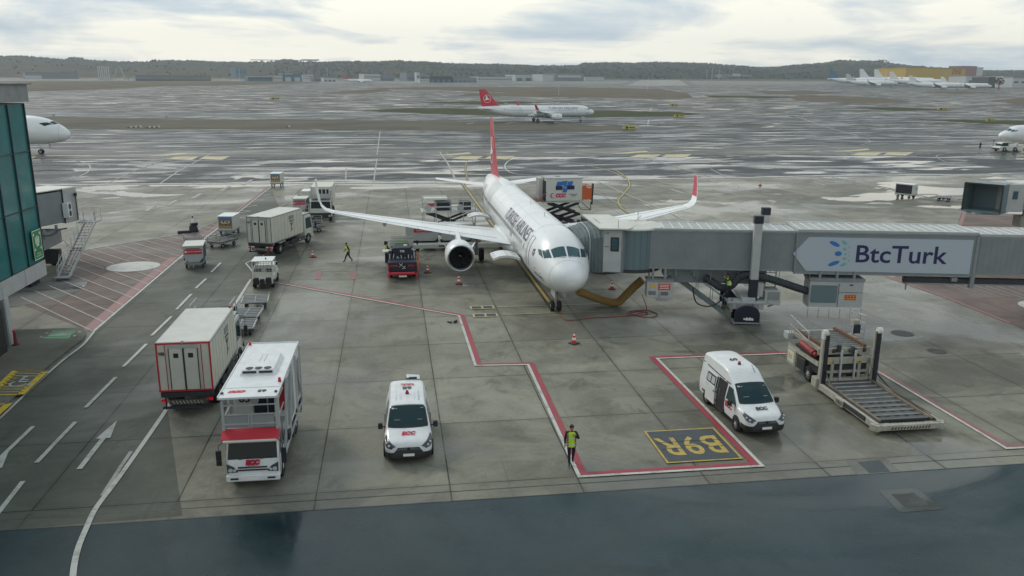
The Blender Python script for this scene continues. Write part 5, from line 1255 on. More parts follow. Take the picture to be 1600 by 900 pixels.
# undercarriage beams, long louvred ramp of steps down to the ground behind
b=B(); x0=J(18.0,51.3).x; b.box((x0+3.6,NY+1.2,2.75),(6.6,.5,.95)); b.box((x0+.2,NY+1.0,3.1),(.6,.8,.5)); b.obj('under_beam',BGREY,JB,bev=.02)
b=B()
for k in range(9): b.bar((x0+1.2+k*.75,NY+2.7,3.4),(x0+1.6+k*.75,NY+2.7,2.7),.04); 
b.bar((x0+1,NY+2.7,2.7),(x0+8,NY+2.7,2.7),.05); 
for k in range(7): b.bar((BX-3.2+k*.9,NY+.15,3.45),(BX-3.2+k*.9,NY+.15,2.7),.035)
for x_ in (-4.6,-3.4,1.3,2.0,4.2,7.1,10.5): b.bar((BX+x_,NY+.2,3.45),(BX+x_,NY+.2,2.3 if x_>0 else 2.9),.07)
b.obj('hanging_bracket',MGREY,JB)
# service stairs
b=B(); A0=Vector((BX-7.6,NY+3.6,3.3)); A1=Vector((BX-.9,NY+.6,.5)); 
A0=J(18.2,54.0,3.3); A1=J(22.0,50.4,.45)
for s in (-.42,.42): b.bar(A0+Vector((0,s,0)),A1+Vector((0,s,0)),.08,.26)
for k in range(17): b.box(A0.lerp(A1,(k+.5)/17),(.28,.84,.04))
for s in (-.42,.42):
    b.bar(A0+Vector((0,s,1)),A1+Vector((0,s,1)),.04)
    for k in range(6): p=A0.lerp(A1,k/5)+Vector((0,s,0)); b.bar(p,p+Vector((0,0,1)),.035)
b.obj('service_stairs',pm('stair_steel',(.16,.19,.20),.5),JB)
# sagging flexible hose of the air unit
b=B(); pts=smooth_pts=[(BX-2.6,NY+.6,2.75),(BX-2.0,NY+.3,2.4),(BX-1.5,NY+.2,2.15),(BX-.9,NY+.1,2.35),(BX-.4,NY+.1,2.95),(BX+.3,NY+.1,3.1),(BX+1.2,NY+.1,2.95),(BX+2.3,NY+.1,2.65),(BX+3.4,NY+.1,2.3),(BX+4.3,NY+.1,2.05)]
def sm3(pts,n=6):
    out=[]
    for i in range(len(pts)-1):
        p0=pts[max(i-1,0)];p1=pts[i];p2=pts[i+1];p3=pts[min(i+2,len(pts)-1)]
        for k in range(n):
            t=k/n; out.append(Vector([.5*((2*p1[j])+(-p0[j]+p2[j])*t+(2*p0[j]-5*p1[j]+4*p2[j]-p3[j])*t*t+(-p0[j]+3*p1[j]-3*p2[j]+p3[j])*t**3) for j in range(3)]))
    return out+[Vector(pts[-1])]
q=sm3(pts,12); b.tube(q,[.27 if k%2 else .245 for k in range(len(q))],12); b.obj('air_hose',pm('dark_hose',(.035,.042,.05),.6),JB,sharp=20)
b=B(); b.tube(sm3([(BX-3.5,NY-.2,2.2),(BX-3.2,NY-.3,1.2),(BX-2.2,NY-.3,1.0),(BX-1.3,NY-.3,1.8),(BX-1.1,NY-.2,3.1)],6),.045,6); b.obj('thin_cable',BLACK,JB)
# hanging power unit near the cab
u=J(17.55,51.0); b=B(); b.box((u.x,u.y+.5,2.05),(1.75,1.1,1.15)); pu=b.obj('power_unit',LGREY,JB,bev=.03)
b=B(); b.box((u.x,u.y+.5,2.68),(1.85,1.2,.08)); 
for x_ in (-.45,.35): b.box((u.x+x_,u.y+.5,3.1),(.14,.3,.8))
b.box((u.x-.7,u.y+.6,3.0),(.12,.12,.6)); b.obj('unit_bracket',MGREY,pu)
b=B(); b.box((u.x+.28,u.y-.06,2.28),(.8,.02,.42)); b.obj('warning_sign',pm('sign_red',(.55,.06,.03),.5),pu)
b=B()
for k in range(3):
    b.box((u.x+.28,u.y-.075,2.40-.11*k),(.62,.01,.035))
b.obj('warning_lettering',TXTW,pu)
b=B(); b.box((u.x-.5,u.y-.06,2.32),(.36,.02,.2)); b.obj('hazard_sticker',YEL,pu)
b=B()
for k in range(4): b.box((u.x+.3,u.y-.06,1.9-.06*k),(.5,.015,.03)); b.box((u.x-.5,u.y-.06,1.95-.07*k),(.5,.015,.03))
b.box((u.x-.05,u.y-.055,2.05),(.02,.02,1.1)); b.obj('louvre',DARK,pu)
# hanging air conditioning unit
u0=wallx(1266,430).x; u1=wallx(1350,430).x; uc=(u0+u1)/2
b=B(); b.box((uc,NY+.35,2.0),(u1-u0,1.4,1.75)); ac=b.obj('air_conditioning_unit',LGREY,JB,bev=.03); uw=u1-u0
b=B(); b.box((uc-uw*.23,NY-.365,2.02),(uw*.49,.03,1.18)); b.obj('grille_panel',CABG,ac)
b=B(); b.box((uc+.04*uw,NY-.36,1.95),(.03,.03,1.6)); b.box((uc+.27*uw,NY-.36,2.15),(uw*.44,.02,.02)); b.box((uc+.27*uw,NY-.36,2.66),(.22,.03,.08)); b.obj('panel_seam',DARK,ac)
b=B(); b.box((uc+.27*uw,NY-.365,1.82),(.72,.02,.34)); b.obj('warning_sign',MT['sign_red'],ac)
b=B(); b.box((uc+.27*uw,NY-.38,1.74),(.6,.01,.04)); 
for k in (-1,0,1): b.cyl((uc+.27*uw+k*.2,NY-.378,1.9),(uc+.27*uw+k*.2,NY-.384,1.9),.05,n=8)
b.obj('warning_pictogram',YEL,ac)
b=B(); b.box((uc,NY+.35,2.98),(uw+.1,1.5,.18)); 
for k in (-.32,0,.32): b.box((uc+k*uw,NY-.1,3.2),(.14,.3,.7)); 
b.obj('unit_hanger',MGREY,ac)
b=B(); 
for s in (0,): b.bar((uc-uw/2,NY-.36,1.1),(uc+uw/2,NY-.36,1.1),.05); b.bar((uc-uw/2,NY+.9,1.1),(uc+uw/2,NY+.9,1.1),.05); b.bar((uc-uw/2,NY-.36,1.1),(uc-uw/2,NY+.9,1.1),.05); b.bar((uc+uw/2,NY-.36,1.1),(uc+uw/2,NY+.9,1.1),.05)
b.obj('bottom_rail',WHITE,ac)
b=B()
for k in range(6): b.bar((uc-uw/2+k*uw/5,NY-.36,1.1),(uc-uw/2+k*uw/5,NY-.36,.35),.018)
b.obj('hanging_chain',BLACK,ac)
# long cable tray below the outer end
b=B(); x0=wallx(1415,440).x; b.box(((x0+XD)/2,NY+.2,3.02),(XD-x0,.5,.30)); b.box((x0+1.2,NY-.08,3.22),(2.2,.06,.06)); b.obj('cable_tray',DARK,JB)
b=B(); b.box(((x0+XD)/2,NY+.15,2.82),(XD-x0,.6,.08)); b.box((wallx(1518,440).x,NY-.1,3.0),(.25,.3,.8)); b.box((wallx(1490,440).x,NY-.1,3.15),(.35,.3,.25)); b.obj('tray_bracket',MGREY,JB)
# terminal stub far right (carries the bridge, outside the frame)
b=B(); b.box((XD-3,NY+WD/2,1.7),(1.2,1.2,3.4)); b.obj('support_pillar',LGREY,JB)
# yellow-brown ground air duct on the concrete and red power cable
p=[G(905,455),G(962,474),G(1003,436)]
b=B(); P0=Vector((*G(908,456,1.4),1.4)); pts=[Vector((12.2,54.2,1.6)),Vector((13.0,53.5,.9)),Vector((14.2,52.9,.38)),Vector((*G(965,474),.30)),Vector((16.0,53.0,.9)),Vector((*G(1000,440,2.3),2.3))]
pts=[Vector((*G(903,455,1.2),1.2)),Vector((*G(930,465,.6),.6)),Vector((*G(950,471,.35),.35)),Vector((*G(965,472,.32),.32)),Vector((*G(975,464,.7),.7)),Vector((*G(990,449,1.5),1.5)),Vector((*G(1004,437,2.1),2.1))]
q=sm3(pts,16); b.tube(q,[.31 if k%2 else .285 for k in range(len(q))],14); tag(b.obj('air_duct',HOSE,sharp=15),'fat ochre ribbed air duct on the concrete between the aircraft nose and the power unit','duct')
b=B(); pts=[(*G(1003,460,1.5),1.5),(*G(1009,476,.8),.8),(*G(1010,482,.2),.2),(*G(1003,488,.03),.03),(*G(985,493,.03),.03),(*G(982,488),.03),(*G(1008,485),.03),(*G(1027,491),.03),(*G(1020,496),.03),(*G(1000,495),.03),(*G(985,490),.03),(*G(1000,487),.03),(*G(1012,491),.04),(*G(985,494),.03),(*G(930,497),.03),(*G(890,501),.03),(*G(878,496),.03),(*G(875,488),.03),(11.3,53.9,.3),(11.1,53.5,1.2),(11.1,53.4,1.9)]
b.tube(sm3(pts,7),.028,6); tag(b.obj('power_cable',pm('cable_red',(.28,.05,.04),.6)),'thin red power cable coiled on the concrete and running to the nose gear','cable')
# ------------------------------------------------------------------ right-hand background bridge with open cab
RB=thing('jet_bridge','distant grey passenger bridge with its open cab facing left at the right edge','jet bridge',(60.0,74.3,0),rad(-8))
Rc=Matrix.Rotation(rad(42),4,'Z')
b=B(Rc); z0,z1=3.3,6.05; x0,x1,y0,y1=-2.1,.6,-1.5,2.0
b.box((x0/2+x1/2,y0,(z0+z1)/2),(x1-x0,.08,z1-z0)); b.box((x0/2+x1/2,y1,(z0+z1)/2),(x1-x0,.08,z1-z0)); b.box((x0/2+x1/2,(y0+y1)/2,z1),(x1-x0+.1,y1-y0,.1)); b.box((x0/2+x1/2,(y0+y1)/2,z0),(x1-x0+.1,y1-y0,.15)); b.box((x1,(y0+y1)/2,(z0+z1)/2),(.1,y1-y0,z1-z0)); b.obj('cab',CABG,RB)
b=B(Rc); b.box((x0-.02,y0+.02,(z0+z1)/2),(.12,.14,z1-z0)); b.box((x0-.02,y1,(z0+z1)/2),(.12,.14,z1-z0)); b.box((x0-.02,(y0+y1)/2,z1),(.12,y1-y0,.14)); b.obj('cab_frame',DARK,RB)
b=B(Rc); b.box((x1-.08,y0+.8,4.7),(.04,.5,.8)); b.box((x1-.08,y0+.7,3.9),(.3,.4,.4)); b.obj('console',OFFW,RB)
b=B(); b.box((1.4,.1,4.7),(1.7,3.3,2.75)); b.obj('rotunda',LGREY,RB,bev=.03)
b=B(); b.box((1.3,-1.57,5.0),(.5,.04,.8)); b.obj('window',CGLASS,RB)
b=B(); b.box((16,0.1,4.75),(28,2.8,2.6)); tn=b.obj('tunnel',BGREY,RB,bev=.03)
b=B(); b.box((16,.1,6.1),(28,2.7,.1)); b.obj('roof_sheet',OFFW,tn)
b=B()
x=2.6
while x<29: b.box((x,-1.31,4.75),(.05,.014,2.4)); x+=.4
b.obj('wall_rib',BGREY,tn)
b=B(); b.box((3.6,-.6,2.3),(2.4,1.3,1.1)); b.box((3.0,-.6,3.1),(.15,.2,.5)); b.box((4.4,-.6,3.1),(.15,.2,.5)); b.obj('power_unit',pm('unit_stained',(.28,.27,.24),.6,dirt=.4),RB,bev=.03)
b=B(); b.box((12,.1,2.9),(12,.8,.5)); b.tube(sm3([(4,-1,3.3),(4.4,-1.1,2.9),(5,-1.1,3.3)],5),.05,6); b.box((-1.0,.2,3.1),(2.6,3,.2)); b.obj('under_beam',MGREY,RB)
for s in (-1.6,1.8):
    b=B(); b.box((14,s,3.6),(.5,.4,6.6)); b.obj('lift_column',LGREY,RB)
wheel(RB,14,-1,.55,.4,1,name='bogie_wheel'); wheel(RB,14,1.4,.55,.4,1,name='bogie_wheel')
# ------------------------------------------------------------------ left bridge at the glass building
LB=thing('jet_bridge','grey passenger bridge with outside stairs emerging behind the glass building','jet bridge',(-27.5,77,0),0)
o=Vector((-27.5,77,0)); Lm=Matrix.Translation(-o)
def pv(px,py,z): x,y=G(px,py,z); return Vector((x,y,z))
e0=pv(122,343,3.3); e1=pv(104,345,3.3); d=Vector((e0.x+29.65,e0.y-73.4,0)).normalized(); r=Vector((-d.y,d.x,0))
far=e0; near=e0-d*26
b=B(Lm)
def slab(b,p,q,w,z0,z1,m=0,off=0):
    # right edge runs p->q
    n=Vector((-(q-p).y,(q-p).x,0)).normalized(); pts=[(p+n*(-off)),(q+n*(-off)),(q+n*w),(p+n*w)]; b.prism([(a.x,a.y) for a in pts],'z',z0,z1,m)
p0=e0-d*1.5
slab(b,near,p0,3.0,3.3,6.0); b.obj('tunnel',BGREY,LB,bev=.03)
b=B(Lm); slab(b,p0,e0+d*.1,3.1,3.2,6.15,0,.08); cb_=b.obj('cab',LGREY,LB,bev=.03)
b=B(Lm); slab(b,near,e0+d*.1,3.0,6.16,6.24); b.obj('roof_sheet',OFFW,LB)
b=B(Lm); pz=p0+Vector((.12,0,0)); b.bar(Vector((p0.x+.05,p0.y,3.2)),Vector((p0.x+.05,p0.y,6.2)),.1); b.bar(Vector((e0.x+.12,e0.y-.3,3.3)),Vector((e0.x+.12,e0.y-.3,5.5)),.07); b.box((e0.x+.15,e0.y-.35,5.6),(.2,.2,.3)); b.obj('seal_strip',DARK,LB)
b=B(Lm); b.box((p0.x+.25,p0.y+.2,4.35),(.45,.9,1.3)); a_=b.obj('air_conditioner',WHITE,LB,bev=.02)
b=B(Lm); 
for z in (4.05,4.65): b.cyl((p0.x+.48,p0.y+.2,z),(p0.x+.49,p0.y+.2,z),.26,n=14)
b.obj('fan_grille',DARK,a_)
b=B(Lm); b.box((e0.x-1.9,e0.y-4.2,2.2),(2.0,5.0,1.2)); b.box((e0.x-.6,e0.y-3.4,3.0),(.2,.2,.8)); b.box((e0.x-.6,e0.y-6,3.0),(.2,.2,.8)); b.cyl((e0.x-1.2,e0.y-7.6,2.2),(e0.x-1.2,e0.y-6.6,2.2),.45,n=14); b.bar((e0.x-1,e0.y-7,0),(e0.x-1,e0.y-7,3.2),.2); b.obj('underslung_unit',MGREY,LB,bev=.02)
b=B(Lm); b.tube(sm3([(e0.x-.3,e0.y-7.5,3.2),(e0.x-.2,e0.y-5.5,2.9),(e0.x-.2,e0.y-4,3.05),(e0.x-.2,e0.y-2.3,2.9)],6),.07,6); b.box((e0.x-1.5,e0.y-4,.8),(2.4,.6,1.2)); b.obj('pipework',DARK,LB)
for s in (-2.4,-.8): wheel(LB,*(Vector((e0.x+s,e0.y-4,0))-o).xy,.5,.4,1,name='bogie_wheel')
# stairs: landing, two flights, foot
T0=Vector((-25.9,74.2,3.5)); T1=Vector((-26.05,67.6,.15)); st=B(Lm)
for s in (-.42,.42):
    sv=Vector((s,0,0)); st.bar(T0+sv,T1+sv,.06,.24)
    for hh in (.55,1.0): st.bar(T0+sv+Vector((0,0,hh)),T1+sv+Vector((0,0,hh)),.035)
    for k in range(9): p=T0.lerp(T1,k/8)+sv; st.bar(p,p+Vector((0,0,1)),.03)
for k in range(18): st.box(T0.lerp(T1,(k+.5)/18),(.84,.26,.035),1)
st.box(T0.lerp(T1,.5)+Vector((0,0,-.02)),(.9,.9,.05),1)
st.box(T0+Vector((-.3,.7,0)),(1.6,1.5,.06),1)
for x_,y_ in ((.5,0),(.5,1.4),(-.1,1.4),(-1.0,1.4)): st.bar(T0+Vector((x_,y_,0)),T0+Vector((x_,y_,1.1)),.03)
for hh in (.55,1.1): st.bar(T0+Vector((.5,0,hh)),T0+Vector((.5,1.4,hh)),.03); st.bar(T0+Vector((.5,1.4,hh)),T0+Vector((-1.0,1.4,hh)),.03)
st.box(T1+Vector((0,-.25,.1)),(1.1,.7,.08),1); st.bar(T1+Vector((-.45,-.4,0)),T1+Vector((-.45,-.4,-.15)),.06)
st.bar(T0.lerp(T1,.5)+Vector((-.45,0,0)),Vector((-27.0,71,2.6)),.05); st.bar(T1+Vector((-.5,.3,.1)),Vector((-26.9,69.5,1.7)),.035)
st.obj('stairs',[LGREY,MGREY],LB)
# ------------------------------------------------------------------ glass terminal corner
TB=thing('terminal_building','green-glazed terminal corner with grey panel fascia at the left edge','building',(-22.5,50,0),0)
bx_,by1,by0=-22.75,56.2,-20.0
Tm=Matrix.Translation((22.5,-50,0))
b=B(Tm); b.box((bx_-14,(by0+by1)/2,9.0),(27.6,by1-by0-.4,9.6)); b.obj('inner_floor_block',pm('interior_teal',(.05,.11,.11),.6,dirt=.2,scale=.4),TB)
GL=pm('curtain_glass',(.03,.185,.195),.06,dirt=.55,scale=.5,spec=.6)
panes=[]; W_=2.35; k=0; y=by1
me=None
for i in range(14):
    y0_=by1-W_*(i+1)+.04; y1_=by1-W_*i-.04
    for z0_,z1_ in ((4.03,7.5),(7.56,11.0),(11.06,13.95)):
        if i>9: continue
        b=B(Tm); b.add([(bx_+.02,y0_,z0_),(bx_+.02,y1_,z0_),(bx_+.02,y1_,z1_),(bx_+.02,y0_,z1_)],[(0,1,2,3)]); b.obj('glass_pane',GL,TB)
b=B(Tm)
for i in range(12): b.box((bx_+.05,by1-W_*i-.02,9.0),(.14,.07,9.95))
for z in (4.0,7.53,11.03,13.98): b.box((bx_+.04,(by1+by1-28)/2,z),(.10,28,.06))
b.obj('mullion',pm('mullion_dark',(.02,.035,.045),.4,dirt=.1),TB)
b=B(Tm); b.add([(bx_-.0,by1+.02,4.0),(bx_-12,by1+.02,4.0),(bx_-12,by1+.02,14),(bx_,by1+.02,14)],[(0,1,2,3)]); b.obj('end_glass',GL,TB)
# interior suggestions: floor slab edges and hanging blinds seen through the tint are part of the glazing tone
for i in range(8):
    y1_=by1+.05-i*3.2; b=B(Tm); b.box((bx_-13.8,y1_-1.58,3.48),(27.8,3.14,1.02)); b.obj('fascia_panel',LGREY,TB,bev=.02)
b=B(Tm); b.box((bx_-13.9,by1-14,14.62),(28.4,28.6,1.05)); b.box((bx_-13.9,by1-14,15.18),(28.8,29,.10)); b.obj('parapet',MGREY,TB,bev=.02)
b=B(Tm); b.prism([(-36,2.95),(bx_-.2,2.95),(bx_-1.2,2.4),(-36,2.4)],'y',by0,by1-.3); b.obj('soffit',LGREY,TB)
xg,yg=G(21,541); b=B(Tm); b.box((xg-.45,yg+.0,1.5),(.9,.5,3.0)); b.box((xg-10,yg-3.2,1.5),(18,5,3.0)); b.obj('ground_floor_wall',LGREY,TB,bev=.02)
b=B(Tm); b.box((xg-.3,yg-2.6,1.35),(1.2,2.3,2.7)); b.obj('doorway',BLACK,TB)
b=B(Tm); b.box((xg-.02,yg-.45,1.45),(.10,.12,2.9)); b.box((xg-.02,yg-1.4,1.45),(.36,.10,2.9)) if False else None; b.obj('door_frame',MGREY,TB)
b=B(Tm); b.box((-29.6,66,1.0),(4.2,1.6,2.0)); b.obj('blue_plant_box',BNAVY,TB)
# round pale island under the bridge
gx_,gy_=-27.9,64.5
sheet('island',[[(gx_+4.3*math.cos(i*.196)-0,gy_+5.3*math.sin(i*.196)) for i in range(32)]],.02,SHLD,px=False)
# green assembly sign on the glass
def wy(px,py,X=bx_+.14):
    c=(px-CX,py-CY,FX); d=Vector([sum(RW[i][k]*c[k] for k in range(3)) for i in range(3)]); t=X/d.x; return Vector((X,d.y*t,H+d.z*t))
sa=wy(48,362); sb=wy(60,357); sc2=wy(68.5,401); sd2=wy(54,408)
ys0,ys1=(sa.y+sd2.y)/2,(sb.y+sc2.y)/2; zs0,zs1=(sd2.z+sc2.z)/2,(sa.z+sb.z)/2
sg=thing('assembly_sign','green assembly point sign with white figures on the glass corner','sign',(bx_+.16,ys0,zs0),0); w_,h_=ys1-ys0,zs1-zs0
b=B(); b.box((0,w_/2,h_/2),(.04,w_,h_)); b.obj('sign_board',GREENS,sg)
b=B()
for z in (.03,h_-.03): b.box((.025,w_/2,z),(.01,w_,.04))
for y in (.03,w_-.03): b.box((.025,y,h_/2),(.01,.04,h_))
for i,(yy,zz_) in enumerate(((.34,.62),(.5,.66),(.66,.62),(.42,.52),(.58,.52))):
    b.box((.03,w_*yy,h_*zz_),(.01,w_*.12,h_*.14)); b.cyl((.025,w_*yy,h_*(zz_+.11)),(.035,w_*yy,h_*(zz_+.11)),w_*.06,n=10)
for yy,zz_ in ((.16,.86),(.84,.86),(.16,.36),(.84,.36)): b.box((.03,w_*yy,h_*zz_),(.01,w_*.12,h_*.07),rx=.78)
b.obj('pictogram',TXTW,sg)
text('ACIL DURUM',h_*.052,TXTW,sg,(.032,w_/2,h_*.20),(0,1,0),(0,0,1)); text('TOPLANMA BOLGESI',h_*.045,TXTW,sg,(.032,w_/2,h_*.12),(0,1,0),(0,0,1))
# little red extinguisher bollard by the door
xg2,yg2=G(25,539,.14); b=B(); b.cyl((0,0,0),(0,0,.05),.2,n=12); b.cyl((0,0,.05),(0,0,.75),.11,.07,12); 
eb=thing('fire_point','small red fire extinguisher post beside the grey doorway','post',(xg2,yg2,.14)); b.obj('post',[pm('dark_red',(.14,.02,.02),.6)],eb)
b=B(); b.sph((0,0,.85),.11,8); b.obj('post_cap',TXTR,eb)
LDW=pm('loader_dirty_white',(.40,.39,.33),.6,dirt=.55,scale=3.5)
# ------------------------------------------------------------------ container loader (foreground right); front of the lowered deck at x=0, towards the camera
LD=thing('container_loader','big white cargo loader with lowered roller deck, right foreground','cargo loader',(23.05,31.6,0),rad(-90.5))
b=B(); WDk=3.25; hw=WDk/2
for s in (-1,1):
    b.box((-2.9,s*(hw-.10),.36),(5.7,.20,.32)); b.box((-5.6,s*(hw-.05),.5),(.5,.34,.5))
b.box((-.12,0,.32),(.34,WDk-.1,.26)); b.box((-2.9,0,.22),(5.6,WDk-.4,.08)); fr=b.obj('front_frame',LDW,LD,bev=.02)
b=B(); b.box((-.02,0,.32),(.20,WDk*.56,.15)); 
for s in (-1,1): b.box((-.10,s*(hw-.02),.33),(.42,.28,.30),rz=-s*.5)
b.obj('front_bumper',LDW,fr,bev=.02)
b=B()
for k in range(13): b.bar((.085,-.9+.15*k,.26),(.085,-.83+.15*k,.38),.05,.012,up=(1,0,0))
for k in range(10): b.bar((-.28,-.85+.18*k,.465),(-.18,-.78+.18*k,.465),.05,.01)
b.obj('hazard_stripe',BLACK,fr)
b=B()
for k in range(10):
    x=-.75-.52*k
    b.box((x,0,.47),(.40,WDk-.75,.03))
rk=b.obj('deck_plate',pm('deck_plate_worn',(.11,.115,.11),.5,metal=.3,dirt=.5,scale=3),LD)
b=B()
for k in range(10):
    x=-.48-.52*k; b.cyl((x,-(hw-.4),.50),(x,hw-.4,.50),.055,n=8)
b.obj('roller',pm('roller_steel',(.30,.31,.30),.35,metal=.5,dirt=.5,scale=3),LD)
for k in range(4):
    for j in range(5): b=B(); b.box((-.9-.52*k,-1.0+.48*j+(.1 if k%2 else 0),.49),(.06,.22,.04)); b.obj('roller_pad',BLACK,LD)
b=B()
for s in (-1,1): b.box((-2.8,s*(hw-.34),.54),(5.0,.09,.11)); b.box((-2.9,s*(hw-.22),.53),(5.4,.10,.05),1)
b.box((-.36,0,.53),(.07,WDk-.8,.09),1); b.obj('deck_guide',[pm('worn_tan_rail',(.24,.19,.13),.7,dirt=.5,scale=3),DARK],LD)
for s in (-1,1): b=B(); b.bar((-3.3,s*(hw+.03),.40),(-.9,s*(hw+.03),.42),.05,.22); b.obj('side_skid',DARK,LD,bev=.01)
b=B(); b.box((-3.1,-(hw+.06),.38),(.75,.12,.3)); b.obj('side_bracket',LDW,LD)
b=B()
for k in range(5): b.box((-2.82-.12*k,-(hw+.125),.38),(.05,.012,.2))
b.obj('hazard_stripe',BLACK,LD)
# lift masts
for s in (-1,1):
    xm=-5.35 if s<0 else -5.4
    b=B(); b.box((xm,s*(hw-.08),1.75),(.24,.16,2.9)); b.box((xm+.0,s*(hw-.32),1.75),(.10,.10,2.9)); ms=b.obj('lift_mast',LDW,LD,bev=.015)
    b=B(); b.box((xm+.13,s*(hw-.20),1.75),(.10,.20,2.7)); b.obj('mast_channel',BNAVY,ms)
    b=B(); b.cyl((xm,s*(hw-.12)-.12,3.2),(xm,s*(hw-.12)+.12,3.2),.18,n=18); b.box((xm,s*(hw-.12),3.05),(.3,.26,.35)); b.obj('pulley_cover',OFFW,ms,bev=.02)
# bridge between masts, main body
b=B(); b.box((-5.75,0,1.55),(.22,2.7,.32)); b.box((-5.75,0,.95),(.18,2.7,.12)); b.box((-5.72,0,.55),(.3,2.9,.14))
for y in (-1.2,-.75,.75,1.25): b.box((-5.7,y,1.1),(.12,.16,1.1))
b.obj('cross_beam',LDW,LD,bev=.01)
b=B()
for y in (-.35,.42): b.box((-5.55,y,1.35),(.08,.09,1.6))
b.obj('guide_post',LGREY,LD)
b=B(); b.box((-5.9,0,1.12),(.2,2.4,.8)); b.box((-8.2,0,1.05),(4.4,2.5,.7)); b.obj('dark_machinery',DARK,LD)
b=B(); b.box((-5.62,-.95,1.58),(.03,.3,.1)); b.box((-5.62,.6,1.58),(.03,.4,.1)); b.obj('caution_label',YEL,LD)
for s in (-1,1):
    b=B(); b.box((-8.4,s*1.42,1.35),(5.2,.12,.26)); b.obj('side_beam',LDW,LD,bev=.02)
    b=B(); b.box((-10.1,s*1.38,.85),(1.5,.32,.95)); lk=b.obj('locker',LDW,LD,bev=.03)
    b=B(); b.box((-10.1,s*1.555,.87),(1.1,.02,.65)); b.obj('locker_door',CREAM,lk,bev=.01)
    b=B(); b.box((-10.0,s*1.575,.88),(.16,.012,.24)); b.box((-10.35,s*1.575,.9),(.16,.012,.3)); b.obj('caution_label',YEL,lk)
    for x in (-7.6,): 
        wheel(LD,x,s*1.2,.42,.35,s); 
    b=B(); b.box((-8.6,s*1.3,.75),(1.2,.3,.7)); b.obj('tank',DARK,LD,bev=.05)
# raised rear deck
b=B(); b.box((-8.6,0,2.05),(5.1,2.7,.20)); b.box((-6.05,0,1.98),(.16,2.9,.34)); b.obj('upper_deck_frame',LDW,LD,bev=.01)
b=B()
for k in range(9): b.box((-6.5-.5*k,0,2.17),(.38,2.1,.03))
b.obj('upper_deck_plate',MT['deck_plate_worn'],LD)
b=B()
for k in range(9): b.cyl((-6.25-.5*k,-1.0,2.18),(-6.25-.5*k,1.0,2.18),.05,n=8)
b.obj('roller',MT['roller_steel'],LD)
for s in (-1,1): b=B(); b.box((-8.4,s*1.12,2.25),(4.9,.16,.12)); b.obj('tan_rail',RUST,LD)
b=B()
for y in (-1.1,-.6,.6,1.1): b.cyl((-5.96,y-.07,2.02),(-5.96,y+.07,2.02),.12,n=12)
b.cyl((-5.9,-.35,1.98),(-5.9,-.35,2.35),.13,n=12); b.cyl((-5.9,.35,1.9),(-5.9,.5,2.2),.18,n=12); b.obj('drive_roller',DARK,LD)
b=B(); b.cyl((-6.4,-1.52,1.82),(-8.6,-1.52,1.95),.17,n=14); b.cyl((-6.1,-1.52,1.8),(-6.5,-1.52,1.82),.10,n=10); b.obj('hydraulic_tank',pm('dull_red_tank',(.26,.03,.035),.5,dirt=.3),LD)
b=B(); b.box((-8,-1.46,1.72),(2.6,.3,.14)); b.obj('side_shelf',DARK,LD)
# guard rails left, operator's stand right
b=B()
R0=Vector((-7.2,-1.5,2.2))
for x in (-10.6,-10.2,-9.8): b.bar((x,-1.62,2.1),(x+.15,-1.62,3.15),.04)
b.bar((-10.6,-1.62,3.15),(-7.4,-1.55,2.75),.05); b.bar((-10.6,-1.6,2.65),(-7.4,-1.5,2.25),.05); b.box((-10.9,-1.4,1.95),(.8,.6,.35)); b.bar((-7.4,-1.55,2.2),(-7.4,-1.55,2.75),.04); b.obj('guard_rail',LGREY,LD)
b=B(); b.box((-9.0,1.62,2.15),(1.3,.75,.08)); b.box((-9.0,1.62,2.9),(.42,.4,.35)); b.box((-9.15,1.62,2.5),(.16,.16,.7),ry=.2); b.obj('operator_console',LDW,LD,bev=.03)
b=B()
for x,y in ((-9.6,1.28),(-9.6,1.98),(-8.4,1.98),(-8.4,1.28)): b.bar((x,y,2.2),(x,y,3.35),.05)
for z in (2.6,2.95,3.35): b.bar((-9.6,1.98,z),(-8.4,1.98,z),.045); b.bar((-9.6,1.28,z),(-9.6,1.98,z),.04)
b.bar((-9.3,1.28,3.5),(-8.4,1.98,3.35),.05)
for k in range(5): b.bar((-8.3,1.5,.5+.42*k),(-8.3,1.95,.5+.42*k),.03)
b.bar((-8.3,1.5,.3),(-8.3,1.5,2.2),.03); b.bar((-8.3,1.95,.3),(-8.3,1.95,2.2),.03); b.obj('operator_cage',LGREY,LD)
b=B(); b.box((-8.75,1.62,2.6),(.35,.4,.5)); b.obj('seat',BNAVY,LD,bev=.04)
b=B(); b.tube(sm3([(-5.4,-1.3,1.3),(-4.6,-1.45,.85),(-3.8,-1.5,.75),(-3.1,-1.45,.5)],6),.04,6); b.tube(sm3([(-5.3,1.3,1.2),(-3.9,1.5,.62),(-2.0,1.48,.6),(-.5,1.4,.55)],6),.04,6); b.obj('hydraulic_hose',BLACK,LD)
# the machine body behind the masts is short: draw it together
def shorten(o):
    for ch in [x for x in bpy.data.objects if x.parent==o]:
        if ch.name.startswith('wheel'): ch.location.x=-5.9+(ch.location.x+5.9)*.64; continue
        for v in ch.data.vertices:
            if v.co.x<-5.9: v.co.x=-5.9+(v.co.x+5.9)*.64
        shorten(ch)
shorten(LD)
